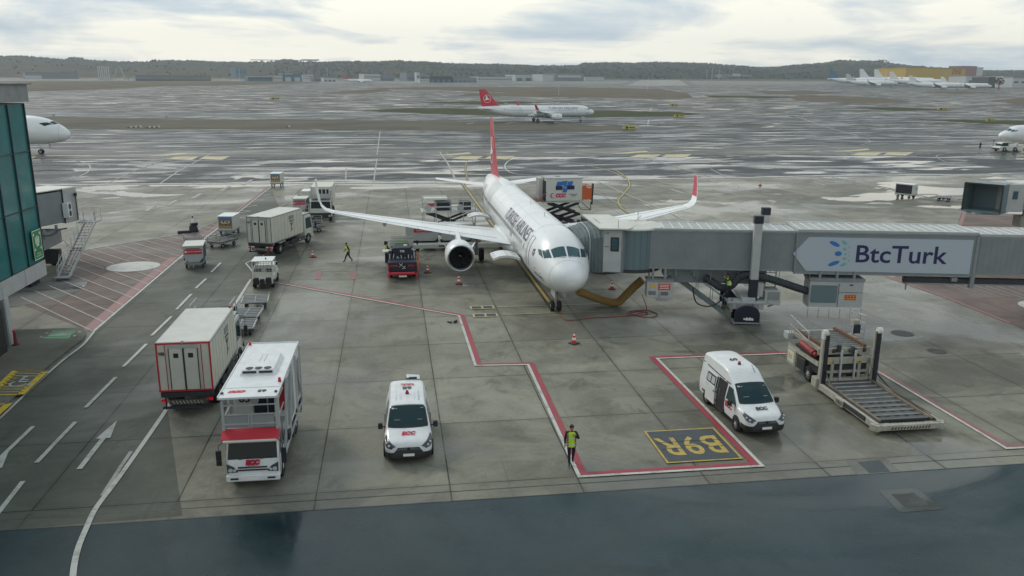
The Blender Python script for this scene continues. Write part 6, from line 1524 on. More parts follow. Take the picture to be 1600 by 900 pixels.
# ------------------------------------------------------------------ baggage carts
def cart(label,loc,rz,kind,group=None,advert=True):
    K=thing('baggage_cart',label,'baggage cart',loc,rz,group)   # end panel faces +x, long side along x
    L,Wc=2.5,1.55
    b=B(); b.box((-L/2,0,.5),(L,Wc,.12)); b.bar((0,0,.42),(.9,0,.3),.06); b.obj('chassis',MGREY,K)
    for x in (-.45,-L+.45):
        for s in (-1,1): wheel(K,x,s*(Wc/2-.12),.21,.13,s)
    if kind=='box':
        b=B(); b.box((-L/2,0,1.28),(L,Wc,1.42)); bx=b.obj('box_body',OFFW,K,bev=.02)
        b=B(); b.box((-L/2,0,2.01),(L+.06,Wc+.06,.05)); b.obj('roof',WHITE,K)
        b=B()
        for s in (-1,1):
            for k in range(1,6): b.box((-k*L/6,s*(Wc/2+.004),1.28),(.02,.01,1.3))
        b.obj('curtain_fold',LGREY,bx)
        if advert:
            b=B(); b.box((.012,0,1.36),(.012,1.34,1.16)); ad=b.obj('advert_board',pm('advert_orange',(.26,.14,.08),.6,dirt=.4,scale=4),K)
            b=B(); b.box((.022,0,1.78),(.012,1.34,.32)); b.obj('advert_sky',pm('advert_blue',(.10,.19,.32),.5),ad)
            b=B(); b.box((.022,0,.94),(.012,1.34,.22)); b.obj('advert_sand',pm('advert_sand',(.34,.27,.13),.6,dirt=.3),ad)
            b=B()
            for y,z,r in ((-.3,1.42,.16),(.0,1.36,.2),(.32,1.44,.15),(.12,1.5,.1)): b.cyl((.02,y,z),(.035,y,z),r,n=10)
            b.obj('advert_figure',pm('advert_cream',(.6,.5,.38),.5),ad)
            b=B()
            for y,z in ((-.18,1.48),(.18,1.46),(.02,1.2)): b.cyl((.03,y,z),(.04,y,z),.09,n=8)
            b.obj('advert_spot',BLACK,ad)
    elif kind=='hopper':
        prof=[(0,.66),(-.0,.66),(0,.66)]
        b=B(); b.prism([(-Wc/2+.35,.58),(-Wc/2,1.0),(-Wc/2,1.95),(Wc/2,1.95),(Wc/2,1.0),(Wc/2-.35,.58)],'x',-L,0); bx=b.obj('hopper_body',LGREY,K,bev=.02)
        b=B(); b.box((-L/2,0,1.98),(L+.08,Wc+.1,.06)); b.obj('roof',OFFW,K)
        b=B(); b.box((.015,0,1.50),(.02,Wc*.9,.42)); sn=b.obj('sign_panel',TRED,K)
        text('TURKISH AIRLINES',.15,TXTW,sn,(.03,.06,1.50),(0,1,0),(0,0,1),ext=.003); b=B(); b.cyl((.025,-.58,1.5),(.032,-.58,1.5),.09,n=12); b.obj('emblem',TXTW,sn)
        b=B(); b.box((.02,0,1.77),(.012,1.1,.05)); b.obj('small_lettering',TXTK,K)
        b=B(); b.box((-L/2,Wc/2+.01,1.3),(L-.2,.02,1.15)); b.obj('blue_curtain',pm('curtain_blue',(.035,.075,.11),.75,dirt=.3,scale=3),K)
        b=B(); b.box((-L/2,-Wc/2-.01,1.3),(L-.2,.02,1.15)); b.obj('blue_curtain',MT['curtain_blue'],K)
    elif kind=='flat':
        b=B(); b.box((-L/2,0,.60),(L,Wc,.06)); b.obj('deck',DARK,K)
        b=B()
        for s in (-1,1):
            for x in (-.05,-L/2,-L+.05): b.bar((x,s*(Wc/2-.03),.6),(x,s*(Wc/2-.03),1.05),.045)
            b.bar((-.05,s*(Wc/2-.03),1.05),(-L+.05,s*(Wc/2-.03),1.05),.045)
        b.bar((-.05,-Wc/2,.85),(-.05,Wc/2,.85),.04); b.bar((-L+.05,-Wc/2,1.05),(-L+.05,Wc/2,1.05),.045); b.obj('side_rail',MGREY,K)
    return K
aim=rad(-90)
cart('white box cart with an orange advert, in the middle of the left lane edge',(-17.0,86.0,0),rad(-96),'box')
cart('small white box cart with a dark advert standing farthest away beside the painted line',(-17.35,126.9,0),rad(-94),'box')
cart('grey hopper baggage cart with red airline sign and blue curtain on the left lane',(-16.7,70.4,0),rad(-83),'hopper')
cart('empty railed flat cart standing behind the hopper cart with the blue curtain, its nearer one',(-18.6,79.6,0),rad(-70),'flat')
cart('empty railed flat cart nearer the lane, standing behind the hopper cart with blue curtain',(-16.9,79.3,0),rad(-120),'flat')
cart('white hopper cart with a red band parked beside the far lorry, nearer of two',(-10.9,98.8,0),rad(-92),'hopper')
cart('white box cart standing just behind the red-banded hopper cart',(-10.6,105.5,0),rad(-92),'box',advert=False)
cart('low railed cart standing left of the box cart near the far painted line',(-12.5,112,0),rad(-170),'flat')
cart('low railed cart loaded high next to the far lorry, left of its cab',(-10.2,90.9,0),rad(-175),'flat'); cart('low railed cart with grey goods behind the cream lorry, right of the lane',(-9.9,87.6,0),rad(-172),'flat')
# goods on those carts
for i,(x,y) in enumerate(((-11.4,90.9),(-11.2,87.7))):
    b=B(); 
    for k in range(7): b.box((-.9+.3*k,R_.uniform(-.2,.2),.25+R_.uniform(0,.1)),(.27,.9,.5+R_.uniform(0,.2)),rz=R_.uniform(-.2,.2))
    o=b.obj('strapped_goods',[MGREY,OFFW],None,bev=.02); o.location=(x+.1,y,.66); tag(o,('dark heap of strapped goods riding on the railed cart beside the far lorry','dark heap of strapped goods riding on the cart just behind the cream lorry')[i],'goods')
RC=cart('box cart with dark curtain heading the dolly train at the far right',(72.9,105.4,0),rad(-60),'box',advert=False)
b=B(); b.box((-1.25,.79,1.3),(2.3,.02,1.2)); b.obj('dark_curtain',BNAVY,RC); b=B(); b.box((-1.25,-.79,1.3),(2.3,.02,1.2)); b.obj('dark_curtain',BNAVY,RC)
b=B(); b.box((.02,0,1.25),(.02,1.3,1.1)); b.obj('end_panel',OFFW,RC); b=B()
for y,z in ((-.3,1.6),(0,1.4),(.2,1.5),(-.1,1.2),(.3,1.3)): b.box((.04,y,z),(.01,.22,.1))
b.obj('grey_marking',TXTK,RC)
# ------------------------------------------------------------------ dollies
def dolly(label,loc,rz,group=None):
    K=thing('container_dolly',label,'dolly',loc,rz,group)
    b=B(); L,Wc=2.0,1.75
    for s in (-1,1): b.bar((-L/2,s*Wc/2,.56),(L/2,s*Wc/2,.56),.07,.12)
    for k in range(6): b.bar((-L/2+k*L/5,-Wc/2,.56),(-L/2+k*L/5,Wc/2,.56),.07,.10)
    b.bar((-L/2,0,.56),(L/2,0,.56),.05,.1); b.obj('roller_frame',LGREY,K)
    b=B(); b.box((0,0,.42),(1.4,1.0,.12)); b.box((0,0,.3),(.25,1.3,.12)); b.bar((L/2,0,.4),(L/2+.8,0,.35),.06); b.obj('chassis',DARK,K)
    for x in (-.6,.6):
        for s in (-1,1): wheel(K,x,s*.62,.2,.14,s)
    for x,y in ((L/2,Wc/2),(L/2,-Wc/2)):
        b=B(); b.box((x,y,.68),(.1,.1,.12)); b.obj('stop_block',LGREY,K)
    return K
dolly('grey roller dolly coupled directly behind the white tractor',(-9.75,57.6,0),rad(95))
dolly('grey roller dolly second behind the white tractor',(-9.75,54.0,0),rad(88))
dolly('grey dolly half hidden behind the cream lorry with red edges, last of its train',(-9.7,51.3,0),rad(92))
dolly('first low dolly behind the box cart at the far right',(75.7,103.0,0),rad(140)); dolly('second low dolly in the train at the far right, next to the bridge cab',(78.3,100.6,0),rad(140))
# ------------------------------------------------------------------ tractor / tow truck
TR=thing('tow_tractor','white baggage tractor with wire guard seen from behind, pulling dollies','tractor',(-10.0,62.6,0),rad(90))
b=B(); b.box((1.9,0,.62),(3.6,1.5,.5)); b.box((3.0,0,1.1),(1.4,1.35,.6)); b.obj('body',OFFW,TR,bev=.04)
b=B()
for s in (-1,1):
    b.bar((.3,s*.72,.8),(.5,s*.74,2.05),.07); b.bar((2.0,s*.72,.8),(1.9,s*.74,2.05),.07); b.bar((.35,s*.75,1.4),(1.95,s*.75,1.4),.05); b.bar((.35,s*.75,1.0),(1.9,s*.75,1.7),.04)
b.obj('cab_post',OFFW,TR)
b=B(); b.box((1.2,0,2.1),(1.75,1.6,.09)); b.obj('cab_roof',WHITE,TR,bev=.03)
b=B()
for z in (1.35,1.55,1.75,1.95): b.bar((.42,-.7,z),(.42,.7,z),.03)
for k in range(8): b.bar((.42,-.7+.2*k,1.25),(.42,-.7+.2*k,2.05),.03)
b.obj('wire_guard',LGREY,TR)
b=B(); b.box((.5,0,1.05),(.12,1.5,.35)); b.box((.25,0,.72),(.5,1.45,.12)); b.obj('rear_panel',CREAM,TR)
b=B()
for s in (-.42,.42):
    b=B(); b.box((1.0,s,1.15),(.45,.5,.5)); b.obj('seat',BLACK,TR,bev=.03); b=B(); b.box((.1,s*1.1,.62),(.35,.42,.5)); b.obj('rear_locker',BLACK,TR,bev=.03)
b=B(); b.box((.0,0,.55),(.4,.3,.5)); b.obj('hitch',BLACK,TR,bev=.03)
b=B(); b.cyl((1.0,-.2,2.14),(1.0,-.2,2.26),.06,n=10); b.obj('beacon',AMBER,TR)
for x in (.7,2.9):
    for s in (-1,1): wheel(TR,x,s*.68,.32,.25,s)
b=B(); b.box((1.95,.86,1.6),(.08,.14,.25)); b.box((1.95,-.86,1.6),(.08,.14,.25)); b.obj('wing_mirror',BLACK,TR)
# ------------------------------------------------------------------ hydrant dispenser by the engine, rear faces the camera
FD=thing('fuel_dispenser','dark blue fuel dispenser lorry with red rear bumper beside the engine','fuel dispenser',(.65,64.1,0),rad(90))
b=B(); b.box((3.4,0,.75),(6.4,2.0,.35)); b.box((.9,0,1.12),(1.5,2.25,.75),m=0); b.obj('chassis',NAVY,FD,bev=.04)
b=B(); b.prism([(5.6,.5),(5.6,2.35),(6.9,2.3),(7.3,1.4),(7.4,.5)],'y',-1.05,1.05); b.obj('cab',OFFW,FD,bev=.06)
b=B(); b.box((6.2,0,2.4),(1.0,1.8,.06)); b.obj('cab_roof',CREAM,FD,bev=.02)
b=B(); b.cyl((-.05,-.95,.62),(-.05,.95,.62),.13,n=12); b.obj('rear_bumper',RED,FD)
b=B()
for s in (-1,1): b.bar((0,s*1.0,.5),(.9,s*1.15,.7),.12); b.bar((.9,s*1.16,.7),(3.0,s*1.16,.9),.07); b.box((-.02,s*1.1,.45),(.1,.14,.4))
b.obj('red_side_arm',RED,FD)
b=B(); b.box((-.06,0,.40),(.03,.62,.14)); b.obj('number_plate',TXTW,FD)
for y,lab in ((-.72,'DANGER'),(.72,'JET A-1')): text(lab,.17,TXTR,FD,(.138,y*-1,1.22),(0,-1,0),(0,0,1),bold=.01,name='warning_lettering')
b=B(); b.bar((.13,-.22,.95),(.13,.02,1.2),.035,.02,up=(1,0,0)); b.bar((.13,.02,.95),(.13,-.22,1.2),.035,.02,up=(1,0,0)); b.bar((.13,-.05,1.12),(.13,.28,1.42),.03,.02,up=(1,0,0)); b.bar((.13,.26,1.10),(.13,.0,1.42),.03,.02,up=(1,0,0)); b.obj('crossed_mark',TXTW,FD)
b=B(); b.box((2.3,0,1.7),(1.0,1.5,1.3)); b.obj('pump_housing',NAVY,FD,bev=.08)
text('778',.24,TXTW,FD,(1.79,.0,2.05),(0,-1,0),(0,0,1),bold=.01,name='fleet_number')
b=B()
for s in (-1,1):
    for q_ in ((1.9,.95,2.1,.16),(3.3,.8,2.0,.25)): b=B(); b.cyl((q_[0],s*q_[1],1.2),(q_[0],s*q_[1],q_[2]),q_[3],n=14); b.obj('filter_vessel',DARK,FD)
b=B(); b.cyl((4.1,-.9,1.6),(4.1,.9,1.6),.42,n=18); b.box((4.7,0,1.4),(.6,1.8,.8)); b.obj('meter_tank',DARK,FD)
b=B()
for i in range(9):
    y=-1.0+.25*i; b.tube(sm3([(1.6,y,1.3),(1.9+R_.uniform(0,.5),y+R_.uniform(-.2,.2),1.9+R_.uniform(-.2,.4)),(3.2,y*.8,1.8+R_.uniform(-.3,.3)),(4.6,y*.8,1.3)],5),.045,6)
b.obj('pipework',LGREY,FD)
b=B(); b.tube([(3.9+.4*math.cos(t),-.55,1.95+.36*math.sin(t)) for t in [k*.42 for k in range(16)]],.05,6); b.tube([(3.9+.4*math.cos(t),.45,1.95+.36*math.sin(t)) for t in [k*.42 for k in range(16)]],.05,6); b.obj('hose_reel',BLACK,FD)
b=B(); b.box((4.6,0,2.25),(.9,1.1,.12)); b.obj('green_panel',pm('soft_green',(.16,.28,.12),.6),FD)
b=B(); b.box((2.9,1.2,1.9),(.9,.75,.06)); b.obj('side_tray',OFFW,FD); b=B(); b.box((2.9,1.15,1.35),(.8,.5,.8)); b.obj('side_locker',BNAVY,FD,bev=.02)
b=B(); b.tube(sm3([(1.0,-1.15,.9),(1.6,-1.35,1.3),(2.6,-1.3,1.2),(3.4,-1.25,1.6)],5),.07,6); b.tube(sm3([(.5,-1.2,.8),(1.4,-1.3,.9),(2.4,-1.3,.8)],5),.06,6); b.obj('orange_hose',ORANGE,FD)
b=B(); b.box((2.2,-.9,1.9),(.3,.25,.4)); b.box((3.5,-.3,2.1),(.5,.3,.3)); b.obj('gauge_box',OFFW,FD,bev=.02)
for x in (1.5,6.4):
    for s in (-1,1): wheel(FD,x,s*.95,.42,.3,s)
b=B()
for s in (-1,1): b.bar((6.9,s*1.0,1.9),(7.1,s*1.35,1.9),.03); b.box((7.1,s*1.4,1.75),(.08,.16,.35))
b.obj('wing_mirror',BLACK,FD)
# ------------------------------------------------------------------ scissor-lift cabin vehicle at the right rear door
SL=thing('medical_highloader','raised white scissor-lift cabin with blue emblem at the airliner far side','lift vehicle',(16.9,85.0,0),rad(2))
b=B(); b.box((.9,0,4.62),(3.9,2.5,2.35)); bx=b.obj('cabin',OFFW,SL,bev=.03)
b=B(); b.box((.9,0,5.83),(4.0,2.6,.08)); b.box((.5,.2,5.9),(.5,.5,.1)); b.obj('roof',LGREY,SL)
b=B(); b.box((-1.35,.55,4.6),(.5,1.4,2.3)); b.obj('door_leaf',OFFW,SL,bev=.02)
b=B(); b.box((-1.12,-.75,4.5),(.16,.9,2.1)); b.obj('doorway',BNAVY,SL)
b=B(); b.bar((-1.7,-1.1,3.6),(-1.0,-1.28,4.4),.07); b.box((-1.7,0,3.45),(1.1,2.3,.1)); b.obj('front_step',pm('pink_deck',(.3,.12,.1),.6),SL)
b=B(); b.box((.9,0,3.35),(4.4,2.2,.2)); b.box((3.3,0,3.38),(1.3,2.3,.12)); b.obj('deck_frame',OFFW,SL)
b=B()
for y in (-1.1,1.1):
    for x in (2.95,3.4,3.9): b.bar((x,y,3.45),(x,y,4.9),.06)
    for z in (3.8,4.2,4.6,4.9): b.bar((2.9,y,z),(3.95,y,z),.05)
    b.box((3.4,y,4.15),(1.0,.03,1.2))
for z in (3.8,4.3,4.9): b.bar((3.95,-1.1,z),(3.95,1.1,z),.05)
b.obj('orange_cage',ORANGE,SL)
b=B(); b.box((4.05,-.9,4.1),(.1,.5,2.2),ry=.04)
for a_,c_ in (((2.3,-1,3.3),(2.8,-1,2.5)),((2.8,-1,2.5),(3.9,-1,2.4)),((3.9,-1,2.4),(3.9,-1,3.4)),((2.8,-1,3.3),(3.9,-1,2.4))): b.bar(a_,c_,.06)
b.obj('rear_bracket',DARK,SL)
for s in (-1.0,1.0):
    b=B()
    b.bar((-.8,s,3.2),(2.6,s,2.0),.16,.26); b.bar((2.6,s,3.2),(-.8,s,2.0),.16,.26); b.bar((-.8,s,2.0),(2.6,s,.95),.16,.26); b.bar((2.6,s,2.0),(-.8,s,.95),.16,.26); b.cyl((2.6,s-.1,2.0),(2.6,s+.1,2.0),.16,n=10); b.obj('scissor_arm',BNAVY,SL)
b=B(); b.box((1.2,0,.8),(6.4,2.1,.3)); b.box((3.9,0,1.15),(1.0,2.2,.5)); b.box((2.6,-1.0,1.1),(.3,.2,.6)); b.obj('chassis',BNAVY,SL,bev=.03)
cab(SL,-1.2+.0,2.2,.45,2.1,.01,OFFW) if False else None
for x in (-1.0,3.6):
    for s in (-1,1): wheel(SL,x,s*.95,.42,.3,s)
yy=-1.265
b=B()
for k,(x,z) in enumerate(((.35,5.25),(.9,5.32),(1.5,5.28))): b.prism([(x-.32,z-.22),(x-.2,z+.22),(x+.36,z+.24),(x+.24,z-.2)],'y',yy-.01,yy)
b.prism([(.72,4.35),(.82,5.1),(1.28,5.1),(1.18,4.35)],'y',yy-.012,yy); b.obj('blue_emblem',TXTB,SL)
for q_ in ((.35,4.82,.75),(1.6,4.86,.8)): b=B(); b.box((q_[0],yy-.006,q_[1]),(q_[2],.012,.42)); b.obj('navy_emblem_bar',TXTN,SL)
b=B(); b.add([(.85,yy-.02,4.98),(1.0,yy-.02,4.78),(1.15,yy-.02,4.98),(1.0,yy-.02,4.86)],[(0,1,2,3)]); b.obj('white_chevron',TXTW,SL)
text('CCC',.50,pm('magenta_lettering',(.55,.02,.14),.5,dirt=0),SL,(.5,yy-.01,4.02),(1,0,0),(0,0,1),bold=.04,shear=.2,name='operator_lettering')
b=B(); n=16
for k in range(n):
    a0=rad(60)+k*rad(240)/n; a1=a0+rad(240)/n
    b.add([(-.32+.27*math.cos(a),yy-.012,4.03+.27*math.sin(a)) if q_ else (-.27+.21*math.cos(a),yy-.012,4.03+.22*math.sin(a)) for a,q_ in ((a0,1),(a1,1),(a1,0),(a0,0))],[(0,1,2,3)])
b.obj('crescent',TXTR,SL)
b=B(); b.box((1.9,yy-.006,4.15),(.9,.012,.05)); b.box((1.95,yy-.006,3.98),(.5,.012,.06)); b.obj('small_lettering',TXTK,SL)
# ------------------------------------------------------------------ hold loader and carts between the engine and the fuselage, far side of the wing
BL=thing('hold_loader','white framed loader with railings reaching to the rear hold behind the wing','cargo loader',(5.6,81.5,0),rad(2))
b=B(); b.box((0,0,3.0),(5.6,2.2,.16)); b.box((0,-1.1,3.5),(5.4,.06,.08)); b.box((0,1.1,3.5),(5.4,.06,.08)); b.obj('deck',OFFW,BL)
b=B()
for x in (-2.6,-1.4,0,1.3,2.5):
    for s in (-1,1): b.bar((x,s*1.1,.8),(x,s*1.1,4.0),.07)
for z in (3.55,4.0):
    for s in (-1,1): b.bar((-2.6,s*1.1,z),(2.5,s*1.1,z),.05)
b.bar((-5.8,-1.0,3.1),(-2.6,-1.0,3.9),.05); b.bar((-5.8,1.0,3.1),(-2.6,1.0,3.9),.05); b.obj('railing',LGREY,BL)
b=B(); b.box((0,0,.9),(5.6,2.1,.5)); b.box((1.6,0,1.5),(1.8,2.0,.7)); b.obj('chassis',OFFW,BL,bev=.03)
b=B()
for s in (-1,1): b.bar((-2.4,s*.9,1.1),(2.3,s*.9,2.9),.14,.2); b.bar((2.3,s*.9,1.1),(-2.4,s*.9,2.9),.14,.2)
b.obj('scissor_arm',DARK,BL)
b=B(); b.box((-1.4,-.2,4.3),(2.3,1.9,.18)); b.box((-1.5,0,4.42),(2.6,.08,.08)); b.obj('canopy_roof',OFFW,BL)
for x in (-2,2):
    for s in (-1,1): wheel(BL,x,s*.95,.4,.3,s)
b=B(); b.box((-.6,0,3.55),(1.5,1.4,.9)); b.obj('blue_curtain',BNAVY,BL); b=B(); b.box((-1.9,-1.14,3.75),(.6,.02,.3)); b.obj('sign_panel',TRED,BL)
b=B(); b.box((1.6,0,3.5),(1.1,1.2,.8)); b.obj('dark_goods',DARK,BL,bev=.03)
for x in (-2.2,1.0):
    b=B(); b.cyl((x,-1.2,3.4),(x,-1.15,3.4),.35,n=12); b.obj('hose_drum',LGREY,BL)
# container carts with red banners
def bannercart(label,loc,rz):
    K=thing('container_cart',label,'baggage cart',loc,rz)
    b=B(); b.prism([(-1.55,1.15),(-1.25,.72),(1.25,.72),(1.55,1.15),(1.55,2.2),(-1.55,2.2)],'y',-.75,.75); b.obj('container',LGREY,K,bev=.02)
    b=B(); b.box((0,0,2.24),(3.2,1.65,.12)); b.obj('roof',WHITE,K,bev=.01)
    b=B(); b.box((.1,-.765,1.75),(1.75,.02,.36)); sn=b.obj('sign_panel',TRED,K)
    text('TURKISH AIRLINES',.17,TXTW,sn,(.15,-.78,1.75),(1,0,0),(0,0,1),ext=.003)
    b=B(); b.box((0,0,.55),(3.0,1.4,.14)); b.box((1.5,0,.8),(.1,.1,.6)); b.obj('chassis',DARK,K)
    for x in (-1.1,1.1):
        for s in (-1,1): wheel(K,x,s*.6,.22,.14,s)
    return K
bannercart('grey container cart with narrow red banner, left of the pair under the wing',(2.7,77.9,0),rad(0)); bannercart('grey container cart with bright red banner, right one under the wing beside the engine',(6.0,77.9,0),rad(0))
LT=thing('transfer_bed','long low white transfer bed on the concrete below the container carts','loader bed',(6.2,76.4,0),0)
b=B(); b.box((0,0,.42),(11.5,.9,.4)); b.obj('bed_frame',OFFW,LT,bev=.03); b=B(); b.box((-.8,-.47,.45),(2.4,.02,.12)); b.obj('dark_lettering',TXTK,LT)
b=B(); b.box((3.6,.6,1.2),(.5,.5,1.6)); b.box((1.6,.6,1.3),(.9,.7,1.4)); b.obj('stacked_crates',pm('crate_tan',(.24,.19,.13),.8,dirt=.5,scale=4),LT)
for x in (-4,0,4): wheel(LT,x,-.3,.2,.14,1); wheel(LT,x,.3,.2,.14,1)
# ------------------------------------------------------------------ cones
def cone():
    K=thing('traffic_cone','x','cone')
    b=B(); b.box((0,0,.03),(.62,.62,.06)); b.obj('base',BLACK,K,bev=.02)
    b=B(); H_=.86; st=[(0,.17),(.22,.135),(.22,.135),(.42,.10),(.60,.072),(.74,.05),(H_,.03)]
    for i,(a,c_,m) in enumerate(((0,.24,0),(.24,.42,1),(.42,.56,0),(.56,.70,1),(.70,H_,0))): b.cyl((0,0,.05+a),(0,0,.05+c_),lerp(.19,.03,a/H_),lerp(.19,.03,c_/H_),14,m)
    b.obj('cone_body',[pm('cone_red',(.55,.035,.03),.5,dirt=.15),TXTW],K); return K
C0=cone()
CN=[((5.0,62.5),'red and white cone standing in front of the engine on the wet concrete'),((2.73,66.8),'red and white cone between the fuel dispenser and the engine'),((10.73,46.5),'red and white cone nearest to the camera, ahead of the aircraft nose'),((-7.28,74.2),'red and white cone on the right side of the cream catering lorry'),((16.63,59.5),'red and white cone under the bridge cab beside the aircraft'),((57.6,122.1),'tiny cone far off beyond the right wing tip')]
for i,((x,y),l) in enumerate(CN):
    o=C0 if i==0 else dup(C0); o.location=(x,y,0); o['label']=l; o.scale=(.86,)*3; o['group']='red and white cones round the stand'; o.rotation_euler=(0,0,.3*i)
K=thing('equipment_stand','black weighted stand carrying a striped cone on the hatched area','stand',(-20.8,88.7,0),.2)
b=B(); b.box((0,0,.4),(1.0,.8,.7),top=(.7,.7)); b.box((-.9,-.6,.15),(1.3,.5,.3)); b.cyl((.1,0,.7),(.1,0,1.0),.4,n=10); b.obj('base',BNAVY,K,bev=.05)
b=B(); b.cyl((0,0,1.0),(0,0,1.5),.16,.08,10,1); b.cyl((0,0,1.5),(0,0,1.7),.08,.06,10,0); b.cyl((0,0,1.7),(0,0,2.0),.06,.03,10,1); b.obj('striped_cone',[BLACK,TXTW],K)
# ------------------------------------------------------------------ people (face +x, feet at origin)
def person(label,loc,rz,pose={},vest='full',checker=False,jacket=CLOTH,cap=None):
    PP=thing('person',label,'person',loc,rz)
    J_=dict(pel=(0,0,.95),spn=(0,0,1.13),chs=(0,0,1.35),nck=(.01,0,1.50),hd0=(.025,0,1.575),hd1=(.03,0,1.655),hd2=(.02,0,1.745),
      lsh=(0,.19,1.43),lel=(-.03,.25,1.16),lwr=(.05,.26,.92),rsh=(0,-.19,1.43),rel=(-.03,-.25,1.16),rwr=(.05,-.26,.92),
      lhp=(0,.10,.90),lkn=(.02,.11,.50),lan=(-.02,.11,.09),lto=(.15,.12,.045),rhp=(0,-.10,.90),rkn=(.02,-.11,.50),ran=(-.02,-.11,.09),rto=(.15,-.12,.045))
    J_.update(pose)
    Rr=dict(pel=(.15,.12),spn=(.14,.11),chs=(.175,.125),nck=(.06,.06),hd0=(.07,.08),hd1=(.082,.10),hd2=(.06,.07),lsh=(.075,.075),rsh=(.075,.075),lel=(.055,.055),rel=(.055,.055),lwr=(.034,.034),rwr=(.034,.034),lhp=(.105,.105),rhp=(.105,.105),lkn=(.072,.072),rkn=(.072,.072),lan=(.055,.055),ran=(.055,.055),lto=(.045,.04),rto=(.045,.04))
    E=[('pel','spn'),('spn','chs'),('chs','nck'),('nck','hd0'),('hd0','hd1'),('hd1','hd2'),('chs','lsh'),('lsh','lel'),('lel','lwr'),('chs','rsh'),('rsh','rel'),('rel','rwr'),('pel','lhp'),('lhp','lkn'),('lkn','lan'),('lan','lto'),('pel','rhp'),('rhp','rkn'),('rkn','ran'),('ran','rto')]
    ks=list(J_); me=bpy.data.meshes.new('body'); me.from_pydata([J_[k] for k in ks],[(ks.index(a),ks.index(c_)) for a,c_ in E],[])
    o=bpy.data.objects.new('tmp',me); C.objects.link(o); md=o.modifiers.new('s','SKIN'); md.use_smooth_shade=True
    for i,k in enumerate(ks): v=me.skin_vertices[0].data[i]; v.radius=Rr[k]; v.use_root=(k=='pel')
    s2=o.modifiers.new('u','SUBSURF'); s2.levels=1; s2.render_levels=1
    dg=bpy.context.evaluated_depsgraph_get(); bm_=bpy.data.meshes.new_from_object(o.evaluated_get(dg)); bpy.data.objects.remove(o)
    bm_.name='body'; bm_.materials.clear()
    for m_ in (SKIN,jacket,CLOTH,BLACK): bm_.materials.append(m_)
    wl,wr_=Vector(J_['lwr']),Vector(J_['rwr'])
    for p in bm_.polygons:
        c_=p.center; p.use_smooth=True
        p.material_index=0 if (c_.z>1.50 or min((c_-wl).length,(c_-wr_).length)<.045) else 3 if c_.z<.10 else 2 if (c_.z<.98 and abs(c_.y)<.24 and min((c_-wl).length,(c_-wr_).length)>.3) else 1
    body=link('body',bm_,PP)
    # hands with five fingers
    for w,e,sd in ((J_['lwr'],J_['lel'],1),(J_['rwr'],J_['rel'],-1)):
        w=Vector(w); d=(w-Vector(e)).normalized(); s_=d.cross(Vector((1,0,0))).normalized() if abs(d.x)<.9 else d.cross(Vector((0,0,1))).normalized(); u=s_.cross(d)
        b=B(); b.tube([w-d*.01,w+d*.04,w+d*.09],[.03,.04,.036],8)
        for k,(o_,ln) in enumerate(((-.028,.062),(-.010,.075),(.010,.07),(.028,.055))): b.tube([w+d*.08+u*o_,w+d*(.08+ln*.5)+u*o_-s_*.004*sd,w+d*(.08+ln)+u*o_-s_*.018*sd],[.010,.009,.007],6)
        b.tube([w+d*.02+u*.03,w+d*.05+u*.055,w+d*.085+u*.06],[.013,.011,.008],6); b.obj('hand',SKIN,body)
    h=Vector(J_['hd1']); b=B()
    b.sph(h+Vector((-.022,0,.045)),.098,12,0,1.0); b.obj('hair',cap or HAIR,body,sharp=60)
    b=B(); b.add([h+Vector(q_) for q_ in ((.085,-.012,-.02),(.085,.012,-.02),(.112,0,-.03),(.08,0,.02))],[(0,1,2),(0,2,3),(1,3,2)]); b.sph(h+Vector((0,.085,-.01)),.018,6); b.sph(h+Vector((0,-.085,-.01)),.018,6); b.obj('nose_and_ears',SKIN,body)
    b=B(); 
    for s_ in (-.032,.032): b.sph(h+Vector((.082,s_,.012)),.011,6)
    b.box(h+Vector((.086,0,-.058)),(.008,.04,.008)); b.obj('eyes_and_mouth',HAIR,body)
    # vest
    if vest:
        b=B(); n=20; sp_,ch=Vector(J_['spn']),Vector(J_['chs']); pe=Vector(J_['pel'])
        lv=[(pe+Vector((0,0,-.12 if vest=='long' else .04)),.150,.205),(sp_,.148,.190),(ch+Vector((0,0,-.03)),.155,.225),(ch+Vector((0,0,.08)),.135,.215),(ch+Vector((0,0,.135)),.085,.13)]
        rings=[[c_+Vector((rx*math.cos(2*math.pi*k/n),ry*math.sin(2*math.pi*k/n),0)) for k in range(n)] for c_,rx,ry in lv]
        vm=HIVIS
        b.loft(rings,0,cap=False); v_=b.obj('hi_vis_vest',vm,PP,sharp=60)
        b=B()
        for t0,t1,i in ((.25,.45,0),(.35,.55,1)):
            r0=[p+(p-lv[i][0]).normalized()*.006 for p in [rings[i][k].lerp(rings[i+1][k],t0) for k in range(n)]]; r1=[p+(p-lv[i][0]).normalized()*.006 for p in [rings[i][k].lerp(rings[i+1][k],t1) for k in range(n)]]
            b.loft([r0,r1],0,cap=False)
        b.obj('reflective_band',SILV,v_)
        if checker:
            b=B()
            for i in range(len(lv)-1):
                for j in range(5):
                    for k in range(n):
                        if (j+k+i)%2 or k in (0,1,n-1,n-2): continue
                        q_=[]
                        for kk,t in ((k,j/5),(k+1,j/5),(k+1,(j+1)/5),(k,(j+1)/5)):
                            p=rings[i][kk%n].lerp(rings[i+1][kk%n],t); cc_=lv[i][0].lerp(lv[i+1][0],t); q_.append(p+(p-cc_).normalized()*.009)
                        b.add(q_,[(0,1,2,3)])
            b.obj('checker_square',pm('checker_dark',(.02,.035,.03),.7),v_)
    return PP
walk=dict(lkn=(.16,.10,.52),lan=(.10,.10,.14),lto=(.27,.11,.10),rkn=(-.02,-.10,.50),ran=(-.16,-.10,.09),rto=(.0,-.11,.045))
